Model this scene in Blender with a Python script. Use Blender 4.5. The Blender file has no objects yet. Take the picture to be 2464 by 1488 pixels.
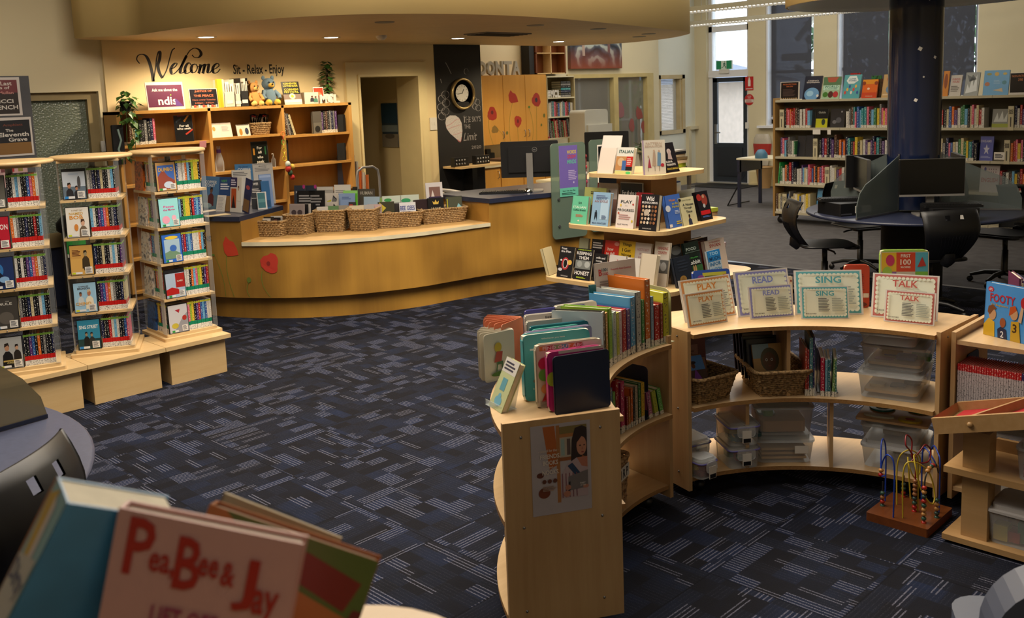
import bpy,math,random
from mathutils import Vector,Matrix,Euler
rnd=random.Random(11)
D=bpy.data
SC=bpy.context.scene
COL=SC.collection
PI=math.pi

def hx(s,a=1.0):
    s=s.lstrip('#')
    o=[]
    for i in(0,2,4):
        c=int(s[i:i+2],16)/255
        o.append(c/12.92 if c<=.04045 else((c+.055)/1.055)**2.4)
    return(o[0],o[1],o[2],a)

# ---------------------------------------------------------------- camera, world, lights, exposure
CAM_H=1.80
FPX,PCX,PCY=2305.0,1232.0,544.0 # focal length and principal point for a 2464x1488 frame
PITCH,ROLL,YAW=.1387,-.0373,.7888
c_,s_=math.cos(YAW),math.sin(YAW)
_r=Vector((c_,-s_,0)); _f=Vector((s_,c_,0)); _u=Vector((0,0,1))
FWD=_f*math.cos(PITCH)-_u*math.sin(PITCH)
_u2=_f*math.sin(PITCH)+_u*math.cos(PITCH)
RGT=_r*math.cos(ROLL)+_u2*math.sin(ROLL)
UPV=-_r*math.sin(ROLL)+_u2*math.cos(ROLL)
CPOS=Vector((0,0,CAM_H))
cd=D.cameras.new('camera'); cam=D.objects.new('camera',cd); COL.objects.link(cam)
M=Matrix.Identity(4)
for i in range(3):
    M[i][0]=RGT[i]; M[i][1]=UPV[i]; M[i][2]=-FWD[i]; M[i][3]=CPOS[i]
cam.matrix_world=M
cd.sensor_width=36; cd.lens=36*FPX/2464
cd.shift_y=-(744-PCY)/2464
cd.clip_start=.05; cd.clip_end=200
cd.dof.use_dof=True; cd.dof.focus_distance=5.2; cd.dof.aperture_fstop=6.5
SC.camera=cam
SC.view_settings.view_transform='Standard'; SC.view_settings.look='None'
SC.view_settings.gamma=1.0; SC.view_settings.use_curve_mapping=False
SC.view_settings.exposure=0.0

W_=D.worlds.new('sky'); SC.world=W_; W_.use_nodes=True
bg=W_.node_tree.nodes['Background']; bg.inputs[0].default_value=(.80,.90,1.0,1); bg.inputs[1].default_value=3.3

def area(name,loc,size,power,col,rot=(0,0,0),spread=PI):
    l=D.lights.new(name,'AREA'); l.shape='RECTANGLE'; l.size=size[0]; l.size_y=size[1]
    l.energy=power; l.color=col; l.spread=spread
    o=D.objects.new(name,l); o.location=loc; o.rotation_euler=rot; COL.objects.link(o); return o
# ceiling troffers of the hall (daylight white) and the warmer ones over the desk
area('ceiling_light_hall',(2.4,3.2,3.9),(3.5,2.5),155,(1,.90,.78))
area('ceiling_light_hall',(6.4,3.4,3.9),(3.5,2.4),230,(1,.88,.72))
area('ceiling_light_desk',(3.2,4.6,3.9),(4.0,1.2),190,(1,.86,.68))
area('fill_light_behind_camera',(.2,-1.6,3.9),(3,1.2),28,(1,.92,.82))  # unseen fill light added behind the camera to brighten the end-panel poster
area('ceiling_light_rear',(11.6,6.5,3.9),(4.5,4.0),150,(1,.95,.86))
area('ceiling_light_office',(11.2,9.1,3.7),(3.0,1.0),45,(1,.90,.76))

# ---------------------------------------------------------------- survey helper: a sighted pixel -> the real point on a known plane
def at(px,py,z=None,x=None,y=None):
    d=RGT*((px-PCX)/FPX)-UPV*((py-PCY)/FPX)+FWD
    if z is not None:t=(z-CPOS.z)/d.z
    elif x is not None:t=x/d.x
    else:t=y/d.y
    return CPOS+d*t
def span(l,r,z):
    """foot of an object between two sighted base corners on the plane z: centre, heading, width"""
    a,b=at(l[0],l[1],z=z),at(r[0],r[1],z=z)
    return(a+b)/2,math.atan2(b.y-a.y,b.x-a.x),(b-a).length

# ---------------------------------------------------------------- materials
MATS={}
def newmat(name):
    m=D.materials.new(name); m.use_nodes=True
    nt=m.node_tree; b=nt.nodes['Principled BSDF']; MATS[name]=m
    return m,nt,b
def N(nt,t,**k):
    n=nt.nodes.new(t)
    for a,v in k.items():
        if a[0]=='i' and a[1:].isdigit():n.inputs[int(a[1:])].default_value=v
        else:setattr(n,a,v)
    return n
def L(nt,a,b):nt.links.new(a,b)
def ramp(nt,stops,interp='LINEAR'):
    r=nt.nodes.new('ShaderNodeValToRGB'); r.color_ramp.interpolation=interp
    e=r.color_ramp.elements
    while len(e)<len(stops):e.new(.5)
    for i,(p,c)in enumerate(stops):e[i].position=p; e[i].color=c
    return r
def plain(name,col,rough=.5,metal=0,var=.08,scale=6,bump=0,bscale=60,spec=.5,coat=0):
    m,nt,b=newmat(name)
    c=hx(col)if isinstance(col,str)else col
    tc=N(nt,'ShaderNodeTexCoord'); no=N(nt,'ShaderNodeTexNoise'); no.inputs['Scale'].default_value=scale; no.inputs['Detail'].default_value=3
    L(nt,tc.outputs['Object'],no.inputs['Vector'])
    r=ramp(nt,[(.3,tuple(x*(1-var)for x in c[:3])+(1,)),(.7,tuple(min(1,x*(1+var))for x in c[:3])+(1,))])
    L(nt,no.outputs['Fac'],r.inputs[0]); L(nt,r.outputs[0],b.inputs['Base Color'])
    b.inputs['Roughness'].default_value=rough; b.inputs['Metallic'].default_value=metal
    b.inputs['Specular IOR Level'].default_value=spec; b.inputs['Coat Weight'].default_value=coat
    if bump:
        n2=N(nt,'ShaderNodeTexNoise'); n2.inputs['Scale'].default_value=bscale; L(nt,tc.outputs['Object'],n2.inputs['Vector'])
        bp=N(nt,'ShaderNodeBump'); bp.inputs['Strength'].default_value=bump; bp.inputs['Distance'].default_value=.004
        L(nt,n2.outputs['Fac'],bp.inputs['Height']); L(nt,bp.outputs[0],b.inputs['Normal'])
    return m
def wood(name,c1,c2,axis='Z',scale=3.0,rough=.38,blotch=.0):
    m,nt,b=newmat(name)
    tc=N(nt,'ShaderNodeTexCoord'); mp=N(nt,'ShaderNodeMapping')
    st={'X':(.12,2,2),'Y':(2,.12,2),'Z':(2,2,.12)}[axis]
    mp.inputs['Scale'].default_value=st; L(nt,tc.outputs['Object'],mp.inputs[0])
    no=N(nt,'ShaderNodeTexNoise'); no.inputs['Scale'].default_value=scale*7; no.inputs['Detail'].default_value=6; no.inputs['Roughness'].default_value=.65
    L(nt,mp.outputs[0],no.inputs['Vector'])
    n2=N(nt,'ShaderNodeTexNoise'); n2.inputs['Scale'].default_value=2.2; n2.inputs['Detail'].default_value=1; L(nt,tc.outputs['Object'],n2.inputs['Vector'])
    mx=N(nt,'ShaderNodeMath',operation='MULTIPLY_ADD'); mx.inputs[1].default_value=.6+blotch; mx.inputs[2].default_value=-.1-blotch/2
    ad=N(nt,'ShaderNodeMath',operation='ADD'); L(nt,n2.outputs['Fac'],mx.inputs[0]); L(nt,mx.outputs[0],ad.inputs[0])
    m3=N(nt,'ShaderNodeMath',operation='MULTIPLY'); m3.inputs[1].default_value=.55; L(nt,no.outputs['Fac'],m3.inputs[0]); L(nt,m3.outputs[0],ad.inputs[1])
    r=ramp(nt,[(.25,hx(c2)),(.75,hx(c1))]); L(nt,ad.outputs[0],r.inputs[0]); L(nt,r.outputs[0],b.inputs['Base Color'])
    b.inputs['Roughness'].default_value=rough
    bp=N(nt,'ShaderNodeBump'); bp.inputs['Strength'].default_value=.08; bp.inputs['Distance'].default_value=.002
    L(nt,no.outputs['Fac'],bp.inputs['Height']); L(nt,bp.outputs[0],b.inputs['Normal'])
    return m
def clear(name,col=(1,1,1,1),opac=.12,rough=.08,tint=None):
    """thin clear plastic / glass: mostly see-through with a glossy skin"""
    m,nt,b=newmat(name)
    out=nt.nodes['Material Output']
    tr=N(nt,'ShaderNodeBsdfTransparent'); tr.inputs[0].default_value=tint or(.97,.98,.98,1)
    b.inputs['Base Color'].default_value=col; b.inputs['Roughness'].default_value=rough
    lw=N(nt,'ShaderNodeLayerWeight'); lw.inputs[0].default_value=.25
    ma=N(nt,'ShaderNodeMath',operation='MULTIPLY_ADD'); ma.inputs[1].default_value=.5; ma.inputs[2].default_value=opac; ma.use_clamp=True
    L(nt,lw.outputs['Fresnel'],ma.inputs[0])
    mx=N(nt,'ShaderNodeMixShader'); L(nt,ma.outputs[0],mx.inputs[0]); L(nt,tr.outputs[0],mx.inputs[1]); L(nt,b.outputs[0],mx.inputs[2])
    L(nt,mx.outputs[0],out.inputs[0]); return m
def glow(name,col,s):
    m,nt,b=newmat(name); b.inputs['Base Color'].default_value=col
    b.inputs['Emission Color'].default_value=col; b.inputs['Emission Strength'].default_value=s; return m
def objcol(name,rough=.4,zones=None,art=False,band=None):
    """ink on the object's own colour; zones = (z, rgb) bands up the spine, art = blocky print"""
    m,nt,b=newmat(name)
    oi=N(nt,'ShaderNodeObjectInfo'); tc=N(nt,'ShaderNodeTexCoord')
    sp=N(nt,'ShaderNodeSeparateXYZ'); L(nt,tc.outputs['Generated'],sp.inputs[0])
    # lettering-like marks running up the spine
    ad=N(nt,'ShaderNodeVectorMath',operation='ADD'); L(nt,tc.outputs['Generated'],ad.inputs[0])
    cm=N(nt,'ShaderNodeCombineXYZ'); L(nt,oi.outputs['Random'],cm.inputs[0]); L(nt,oi.outputs['Random'],cm.inputs[2])
    sc=N(nt,'ShaderNodeVectorMath',operation='SCALE'); sc.inputs['Scale'].default_value=40; L(nt,cm.outputs[0],sc.inputs[0]); L(nt,sc.outputs[0],ad.inputs[1])
    mp=N(nt,'ShaderNodeMapping'); mp.inputs['Scale'].default_value=(2.4,.5,17)if not art else(2.2,.5,3.2); L(nt,ad.outputs[0],mp.inputs[0])
    vo=N(nt,'ShaderNodeTexNoise'); vo.inputs['Scale'].default_value=1.6 if not art else 1.3; vo.inputs['Detail'].default_value=2 if not art else 3; L(nt,mp.outputs[0],vo.inputs['Vector'])
    th=N(nt,'ShaderNodeMath',operation='GREATER_THAN'); th.inputs[1].default_value=.59; L(nt,vo.outputs['Fac'],th.inputs[0])
    # ink is white on dark stock, dark on light stock
    bw=N(nt,'ShaderNodeRGBToBW'); L(nt,oi.outputs['Color'],bw.inputs[0])
    lt=N(nt,'ShaderNodeMath',operation='LESS_THAN'); lt.inputs[1].default_value=.3; L(nt,bw.outputs[0],lt.inputs[0])
    ink=N(nt,'ShaderNodeMix',data_type='RGBA'); ink.inputs[6].default_value=(.03,.03,.05,1); ink.inputs[7].default_value=(.8,.78,.7,1); L(nt,lt.outputs[0],ink.inputs[0])
    mx=N(nt,'ShaderNodeMix',data_type='RGBA'); L(nt,oi.outputs['Color'],mx.inputs[6]); L(nt,ink.outputs[2],mx.inputs[7])
    # marks only in the middle of the spine width
    if not art:
        x2=N(nt,'ShaderNodeMath',operation='SUBTRACT'); x2.inputs[1].default_value=.5; L(nt,sp.outputs[0],x2.inputs[0])
        xa=N(nt,'ShaderNodeMath',operation='ABSOLUTE'); L(nt,x2.outputs[0],xa.inputs[0])
        xl=N(nt,'ShaderNodeMath',operation='LESS_THAN'); xl.inputs[1].default_value=.27; L(nt,xa.outputs[0],xl.inputs[0])
        mu=N(nt,'ShaderNodeMath',operation='MULTIPLY'); L(nt,xl.outputs[0],mu.inputs[0]); L(nt,th.outputs[0],mu.inputs[1]); L(nt,mu.outputs[0],mx.inputs[0])
        cur=mx.outputs[2]
    else:
        hs=N(nt,'ShaderNodeHueSaturation'); L(nt,oi.outputs['Color'],hs.inputs['Color']); L(nt,vo.outputs['Color'],hs.inputs['Color'])
        rr=ramp(nt,[(.38,(.2,.2,.25,1)),(.47,(1,1,1,1)),(.55,(1,.9,.8,1)),(.62,(.35,.3,.3,1)),(.7,(1.6,1.5,1.4,1))]); L(nt,vo.outputs['Fac'],rr.inputs[0])
        mul=N(nt,'ShaderNodeMix',data_type='RGBA',blend_type='MULTIPLY'); mul.inputs[0].default_value=1
        L(nt,oi.outputs['Color'],mul.inputs[6]); L(nt,rr.outputs[0],mul.inputs[7]); cur=mul.outputs[2]
    for(z0,z1,col,mark)in(zones or[]):
        a=N(nt,'ShaderNodeMath',operation='GREATER_THAN'); a.inputs[1].default_value=z0; L(nt,sp.outputs[2],a.inputs[0])
        c=N(nt,'ShaderNodeMath',operation='LESS_THAN'); c.inputs[1].default_value=z1; L(nt,sp.outputs[2],c.inputs[0])
        mu=N(nt,'ShaderNodeMath',operation='MULTIPLY'); L(nt,a.outputs[0],mu.inputs[0]); L(nt,c.outputs[0],mu.inputs[1])
        z=N(nt,'ShaderNodeMix',data_type='RGBA'); L(nt,mu.outputs[0],z.inputs[0]); L(nt,cur,z.inputs[6])
        if mark:
            zz=N(nt,'ShaderNodeMix',data_type='RGBA'); zz.inputs[6].default_value=col; zz.inputs[7].default_value=(.03,.03,.03,1)
            L(nt,th.outputs[0],zz.inputs[0]); L(nt,zz.outputs[2],z.inputs[7])
        else:z.inputs[7].default_value=col
        cur=z.outputs[2]
    L(nt,cur,b.inputs['Base Color']); b.inputs['Roughness'].default_value=rough
    return m
def inkmat(name,rough=.35):
    m,nt,b=newmat(name); a=N(nt,'ShaderNodeVertexColor'); a.layer_name='Col'
    L(nt,a.outputs[0],b.inputs['Base Color']); b.inputs['Roughness'].default_value=rough; return m

INK=inkmat('printed_ink',.32); INKM=inkmat('matt_ink',.7)
WALL=plain('cream_wall_paint','#cfc4a4',.75,var=.03,scale=1.5,bump=.05,bscale=90)
WALLD=plain('cream_wall_paint_warm','#d8c496',.7,var=.03,scale=1.5,bump=.05,bscale=90)
WALLW=plain('white_wall_paint','#dedfd2',.7,var=.02,scale=1.5)
CEIL=plain('ceiling_white','#d9d6cc',.85,var=.02)
FASC=plain('bulkhead_paint','#dcc183',.62,var=.03,scale=.8)
TRIMC=plain('cream_gloss_trim','#d6c596',.4,var=.03)
BIRCH=wood('birch_ply','#c7a678','#a9865a','Z',2.2)
BIRCHX=wood('birch_ply_flat','#d0b186','#b39368','X',2.2)
EDGE=wood('ply_edge','#b98f57','#7d5730','X',9)
BEECH=wood('beech_laminate','#c69755','#aa7a3a','Z',1.6)
BEECHD=wood('desk_veneer','#ae8238','#87622a','Z',.6,.3,.7)
CUPB=wood('cupboard_laminate','#d9a04a','#c88e3c','Z',.8)
MAPLE=wood('maple_top','#d3b88a','#bb9a68','X',2.0)
NAVY=plain('navy_laminate','#23283c',.35,var=.12,scale=40)
NAVYC=plain('navy_column_paint','#141f3c',.16,var=.1,scale=2,coat=.3)
CREAML=plain('cream_laminate_edge','#cfc6a8',.45)
BLACK=plain('black_plastic','#0c0c0e',.42,var=.2,scale=20)
BLACKM=plain('matt_black','#08080a',.7)
CHALK=plain('chalkboard','#0d0b0c',.65,var=.4,scale=3)
STEEL=plain('brushed_steel','#8d8d8f',.32,metal=.9)
GREYP=plain('grey_plastic','#77746f',.4)
WHITEP=plain('white_plastic','#cfccc4',.4,var=.03)
PAPER=plain('book_pages','#cfc6ae',.85,var=.06,scale=50)
WPAP=plain('white_card','#dcd6cc',.6,var=.02)
DGRN=plain('leaf_green','#2f5420',.45,var=.35,scale=14)
ACRY=clear('clear_acrylic',(.85,.87,.87,1),.06,.05)
TUBP=clear('clear_tub_plastic',(.82,.83,.83,1),.22,.15)
FROST=clear('frosted_screen',hx('#6a7472'),.42,.35)
SPINE=objcol('spine_ink')
COVER=objcol('cover_ink',art=True)
DVDR=objcol('disc_spine_red_label',.25,[(0,.16,hx('#d8d4cc'),True),(.16,.30,hx('#b8201c'),False),(.92,.985,hx('#7fae48'),False)])
DVDG=objcol('disc_spine_green_label',.25,[(0,.17,hx('#d8d4cc'),True),(.17,.30,hx('#1d7a5a'),False),(.92,.985,hx('#c4c63c'),False)])
LBSP=objcol('labelled_spine',.4,[(0,.14,hx('#d2cdc0'),True)])

# ---------------------------------------------------------------- mesh builder
class MB:
    def __init__(s):s.v=[]; s.f=[]; s.m=[]; s.c=[]; s.sm=[]
    def add(s,vs,fs,mi=0,col=(1,1,1),smooth=False,mat=None):
        o=len(s.v)
        s.v+=[tuple(mat@Vector(p))if mat else tuple(p)for p in vs]
        for f in fs:s.f.append([i+o for i in f]); s.m.append(mi); s.c.append(col); s.sm.append(smooth)
        return s
    def box(s,x0,x1,y0,y1,z0,z1,mi=0,col=(1,1,1),mat=None):
        v=[(x,y,z)for z in(z0,z1)for y in(y0,y1)for x in(x0,x1)]
        return s.add(v,[(0,2,3,1),(4,5,7,6),(0,1,5,4),(2,6,7,3),(0,4,6,2),(1,3,7,5)],mi,col,False,mat)
    def rbox(s,x0,x1,y0,y1,z0,z1,r=.01,mi=0,seg=3,axis='z',mat=None,smooth=False):
        """box with rounded corners in the plane across axis"""
        if axis=='z':p=rrect(x0,x1,y0,y1,r,seg); return s.prism(p,z0,z1,mi,mat=mat,smooth=smooth)
        if axis=='y':
            p=rrect(x0,x1,z0,z1,r,seg); n=len(p)
            v=[(a,y0,b)for a,b in p]+[(a,y1,b)for a,b in p]
        else:
            p=rrect(y0,y1,z0,z1,r,seg); n=len(p)
            v=[(x1,a,b)for a,b in p]+[(x0,a,b)for a,b in p]
        fs=[tuple(range(n)),tuple(range(2*n-1,n-1,-1))]+[(i+n,(i+1)%n+n,(i+1)%n,i)for i in range(n)]
        return s.add(v,fs,mi,mat=mat)
    def prism(s,poly,z0,z1,mi=0,mat=None,side=None,smooth=False):
        n=len(poly); v=[(x,y,z0)for x,y in poly]+[(x,y,z1)for x,y in poly]
        s.add(v,[tuple(range(n-1,-1,-1)),tuple(range(n,2*n))],mi,mat=mat)
        o=len(s.v)-2*n
        for i in range(n):
            s.f.append([o+i,o+(i+1)%n,o+n+(i+1)%n,o+n+i]); s.m.append(mi if side is None else side); s.c.append((1,1,1)); s.sm.append(smooth)
        return s
    def tube(s,pts,r,seg=8,mi=0,closed=False,mat=None,cap=True):
        pts=[Vector(p)for p in pts]; n=len(pts); vs=[]; pr=None
        for i,p in enumerate(pts):
            a=pts[(i-1)%n]if(closed or i>0)else p; b=pts[(i+1)%n]if(closed or i<n-1)else p
            t=(b-a).normalized()
            if pr is None:
                u=t.cross(Vector((0,0,1)));
                if u.length<.1:u=t.cross(Vector((1,0,0)))
            else:u=pr-t*pr.dot(t)
            u.normalize(); pr=u; w=t.cross(u); rr=r[i]if isinstance(r,(list,tuple))else r
            vs+=[p+u*rr*math.cos(2*PI*k/seg)+w*rr*math.sin(2*PI*k/seg)for k in range(seg)]
        fs=[]
        for i in range(n if closed else n-1):
            j=(i+1)%n
            for k in range(seg):k2=(k+1)%seg; fs.append((i*seg+k,i*seg+k2,j*seg+k2,j*seg+k))
        s.add(vs,fs,mi,smooth=True,mat=mat)
        if not closed and cap:s.add(vs[:seg],[tuple(range(seg-1,-1,-1))],mi,mat=mat); s.add(vs[-seg:],[tuple(range(seg))],mi,mat=mat)
        return s
    def lathe(s,prof,seg=16,mi=0,mat=None,smooth=True,sx=1,sy=1):
        n=len(prof); vs=[(r*sx*math.cos(2*PI*k/seg),r*sy*math.sin(2*PI*k/seg),z)for r,z in prof for k in range(seg)]
        fs=[(i*seg+k,i*seg+(k+1)%seg,(i+1)*seg+(k+1)%seg,(i+1)*seg+k)for i in range(n-1)for k in range(seg)]
        s.add(vs,fs,mi,smooth=smooth,mat=mat)
        if prof[0][0]>.0002 and abs(prof[0][1]-prof[1][1])>1e-6:s.add(vs[:seg],[tuple(range(seg-1,-1,-1))],mi,mat=mat)
        if prof[-1][0]>.0002 and abs(prof[-1][1]-prof[-2][1])>1e-6:s.add(vs[-seg:],[tuple(range(seg))],mi,mat=mat)
        return s
    def ball(s,c,r,seg=10,mi=0,sx=1,sy=1,sz=1):
        k=max(4,seg//2); pf=[(r*math.sin(PI*i/k)+1e-5,-r*sz*math.cos(PI*i/k))for i in range(k+1)]
        return s.lathe(pf,seg,mi,mat=Matrix.Translation(c),sx=sx,sy=sy)
    def build(s,name,mats,parent=None,loc=None,rot=None,kind=None,col=None):
        me=D.meshes.new(name); me.from_pydata(s.v,[],s.f)
        if not isinstance(mats,(list,tuple)):mats=[mats]
        for m in mats:me.materials.append(m)
        me.polygons.foreach_set('material_index',s.m); me.polygons.foreach_set('use_smooth',s.sm)
        if any(c!=(1,1,1)for c in s.c):
            ca=me.color_attributes.new('Col','FLOAT_COLOR','CORNER'); a=[]
            for p,c in zip(s.f,s.c):a+=[c[0],c[1],c[2],1]*len(p)
            ca.data.foreach_set('color',a)
        me.update(); o=D.objects.new(name,me); COL.objects.link(o)
        if parent:o.parent=parent
        if loc is not None:o.location=loc
        if rot is not None:o.rotation_euler=rot if not isinstance(rot,(int,float))else(0,0,rot)
        if kind:o['kind']=kind
        if col is not None:o.color=col
        return o
def rrect(x0,x1,y0,y1,r,seg=3):
    r=min(r,(x1-x0)/2*.99,(y1-y0)/2*.99); p=[]
    for cx,cy,a in((x1-r,y1-r,0),(x0+r,y1-r,90),(x0+r,y0+r,180),(x1-r,y0+r,270)):
        for k in range(seg+1):t=math.radians(a+90*k/seg); p.append((cx+r*math.cos(t),cy+r*math.sin(t)))
    return p
def arcpoly(c,r0,r1,a0,a1,n=24):
    o=[]
    for k in range(n+1):t=math.radians(a0+(a1-a0)*k/n); o.append((c[0]+r1*math.cos(t),c[1]+r1*math.sin(t)))
    for k in range(n,-1,-1):t=math.radians(a0+(a1-a0)*k/n); o.append((c[0]+r0*math.cos(t),c[1]+r0*math.sin(t)))
    return o
def tag(o,label=None,cat=None,group=None,kind=None):
    if label:o['label']=label
    if cat:o['category']=cat
    if group:o['group']=group
    if kind:o['kind']=kind
    return o
def thing(name,label,cat,loc=(0,0,0),rz=0,group=None,rot=None):
    o=D.objects.new(name,None); COL.objects.link(o); o.empty_display_size=.05
    o.location=loc; o.rotation_euler=rot if rot else(0,0,rz)
    return tag(o,label,cat,group)
def struct(name,mb,mats,parent=None,**k):
    o=mb.build(name,mats,parent,**k)
    if not parent:o['kind']='structure'
    return o
_tc={}
def textgeo(t,bold=0,shear=0):
    k=(t,bold,shear)
    if k not in _tc:
        cu=D.curves.new('t','FONT'); cu.body=t; cu.size=1; cu.align_x='CENTER'; cu.align_y='CENTER'; cu.offset=bold; cu.resolution_u=2; cu.shear=shear; cu.space_line=.9
        ob=D.objects.new('t',cu); me=D.meshes.new_from_object(ob)
        v=[(p.co.x,p.co.y)for p in me.vertices]; f=[tuple(p.vertices)for p in me.polygons]
        D.objects.remove(ob); D.curves.remove(cu); D.meshes.remove(me)
        xs=[p[0]for p in v]or[0]; ys=[p[1]for p in v]or[0]
        _tc[k]=(v,f,min(xs),max(xs),min(ys),max(ys))
    return _tc[k]
def art(shapes,w,h,eps=.0006):
    """flat print in the x-z plane facing -y; shapes in 0..1 of w x h (x right, y up)"""
    mb=MB(); d=0
    for s in shapes:
        d+=eps*.35; y=-d-eps; k=s[0]; col=hx(s[-1])[:3]
        if k=='r':_,a,b,c,e,_c=s; pts=[(a,b),(c,b),(c,e),(a,e)]
        elif k=='p':pts=s[1]
        elif k=='e':
            _,a,b,rx,ry,_c=s; pts=[(a+rx*math.cos(2*PI*i/18),b+ry*math.sin(2*PI*i/18))for i in range(18)]
        elif k=='t':# text: string, cx, cy, width(fraction of w), max height (fraction of h)
            _,t,cx,cy,tw,th,_c=s
            v,f,x0,x1,y0,y1=textgeo(t,.02)
            sx=tw*w/max(1e-4,x1-x0); sz=min(th*h/max(1e-4,y1-y0),sx*1.7); sx=min(sx,sz*1.5)
            mb.add([((cx-.5)*w+(p[0]-(x0+x1)/2)*sx,y-.0002,cy*h+(p[1]-(y0+y1)/2)*sz)for p in v],f,0,col); continue
        elif k=='l':# rows of body copy: x0,y0,x1,y1,n
            _,a,b,c,e,n,_c=s
            for i in range(n):
                zz=e-(e-b)*(i+.5)/n; hh=(e-b)/n*.28; xe=a+(c-a)*(.72+.28*((i*37)%10)/10)
                mb.add([((p[0]-.5)*w,y,p[1]*h)for p in((a,zz-hh),(xe,zz-hh),(xe,zz+hh),(a,zz+hh))],[(0,1,2,3)],0,col)
            continue
        mb.add([((p[0]-.5)*w,y,p[1]*h)for p in pts],[tuple(range(len(pts)))],0,col)
    return mb
def dup(root,loc,rot=None,label=None,group=None,col=None):
    r=root.copy(); COL.objects.link(r); r.location=loc
    if rot is not None:r.rotation_euler=rot if not isinstance(rot,(int,float))else(0,0,rot)
    if label:r['label']=label
    if group:r['group']=group
    if col:r.color=col
    for ch in list(root.children):
        c=ch.copy(); COL.objects.link(c); c.parent=r
        for g in list(ch.children):
            d=g.copy(); COL.objects.link(d); d.parent=c
    return r
ORD='first second third fourth fifth sixth seventh eighth ninth tenth eleventh twelfth thirteenth fourteenth fifteenth sixteenth seventeenth eighteenth nineteenth twentieth'.split()
def ordn(i):
    if i<20:return ORD[i]
    t,u=divmod(i+1,10)
    if u==0:return('','','twentieth','thirtieth','fortieth','fiftieth','sixtieth','seventieth')[t]
    return('','','twenty','thirty','forty','fifty','sixty','seventy')[t]+'-'+ORD[u-1]
CN={'black':'#15151a','white':'#cfcac0','cream':'#c4b68e','red':'#a01c1e','blue':'#26508f','navy':'#161d40','green':'#2c6b3c','teal':'#2a7f82','yellow':'#d2b43a',
      'orange':'#c8641e','pink':'#c4566e','purple':'#4c2c66','grey':'#6e6c6a','brown':'#4e3220','lime':'#8fae3a','sky-blue':'#6ea6c8'}
def ccol(n):return hx(CN[n])
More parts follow.
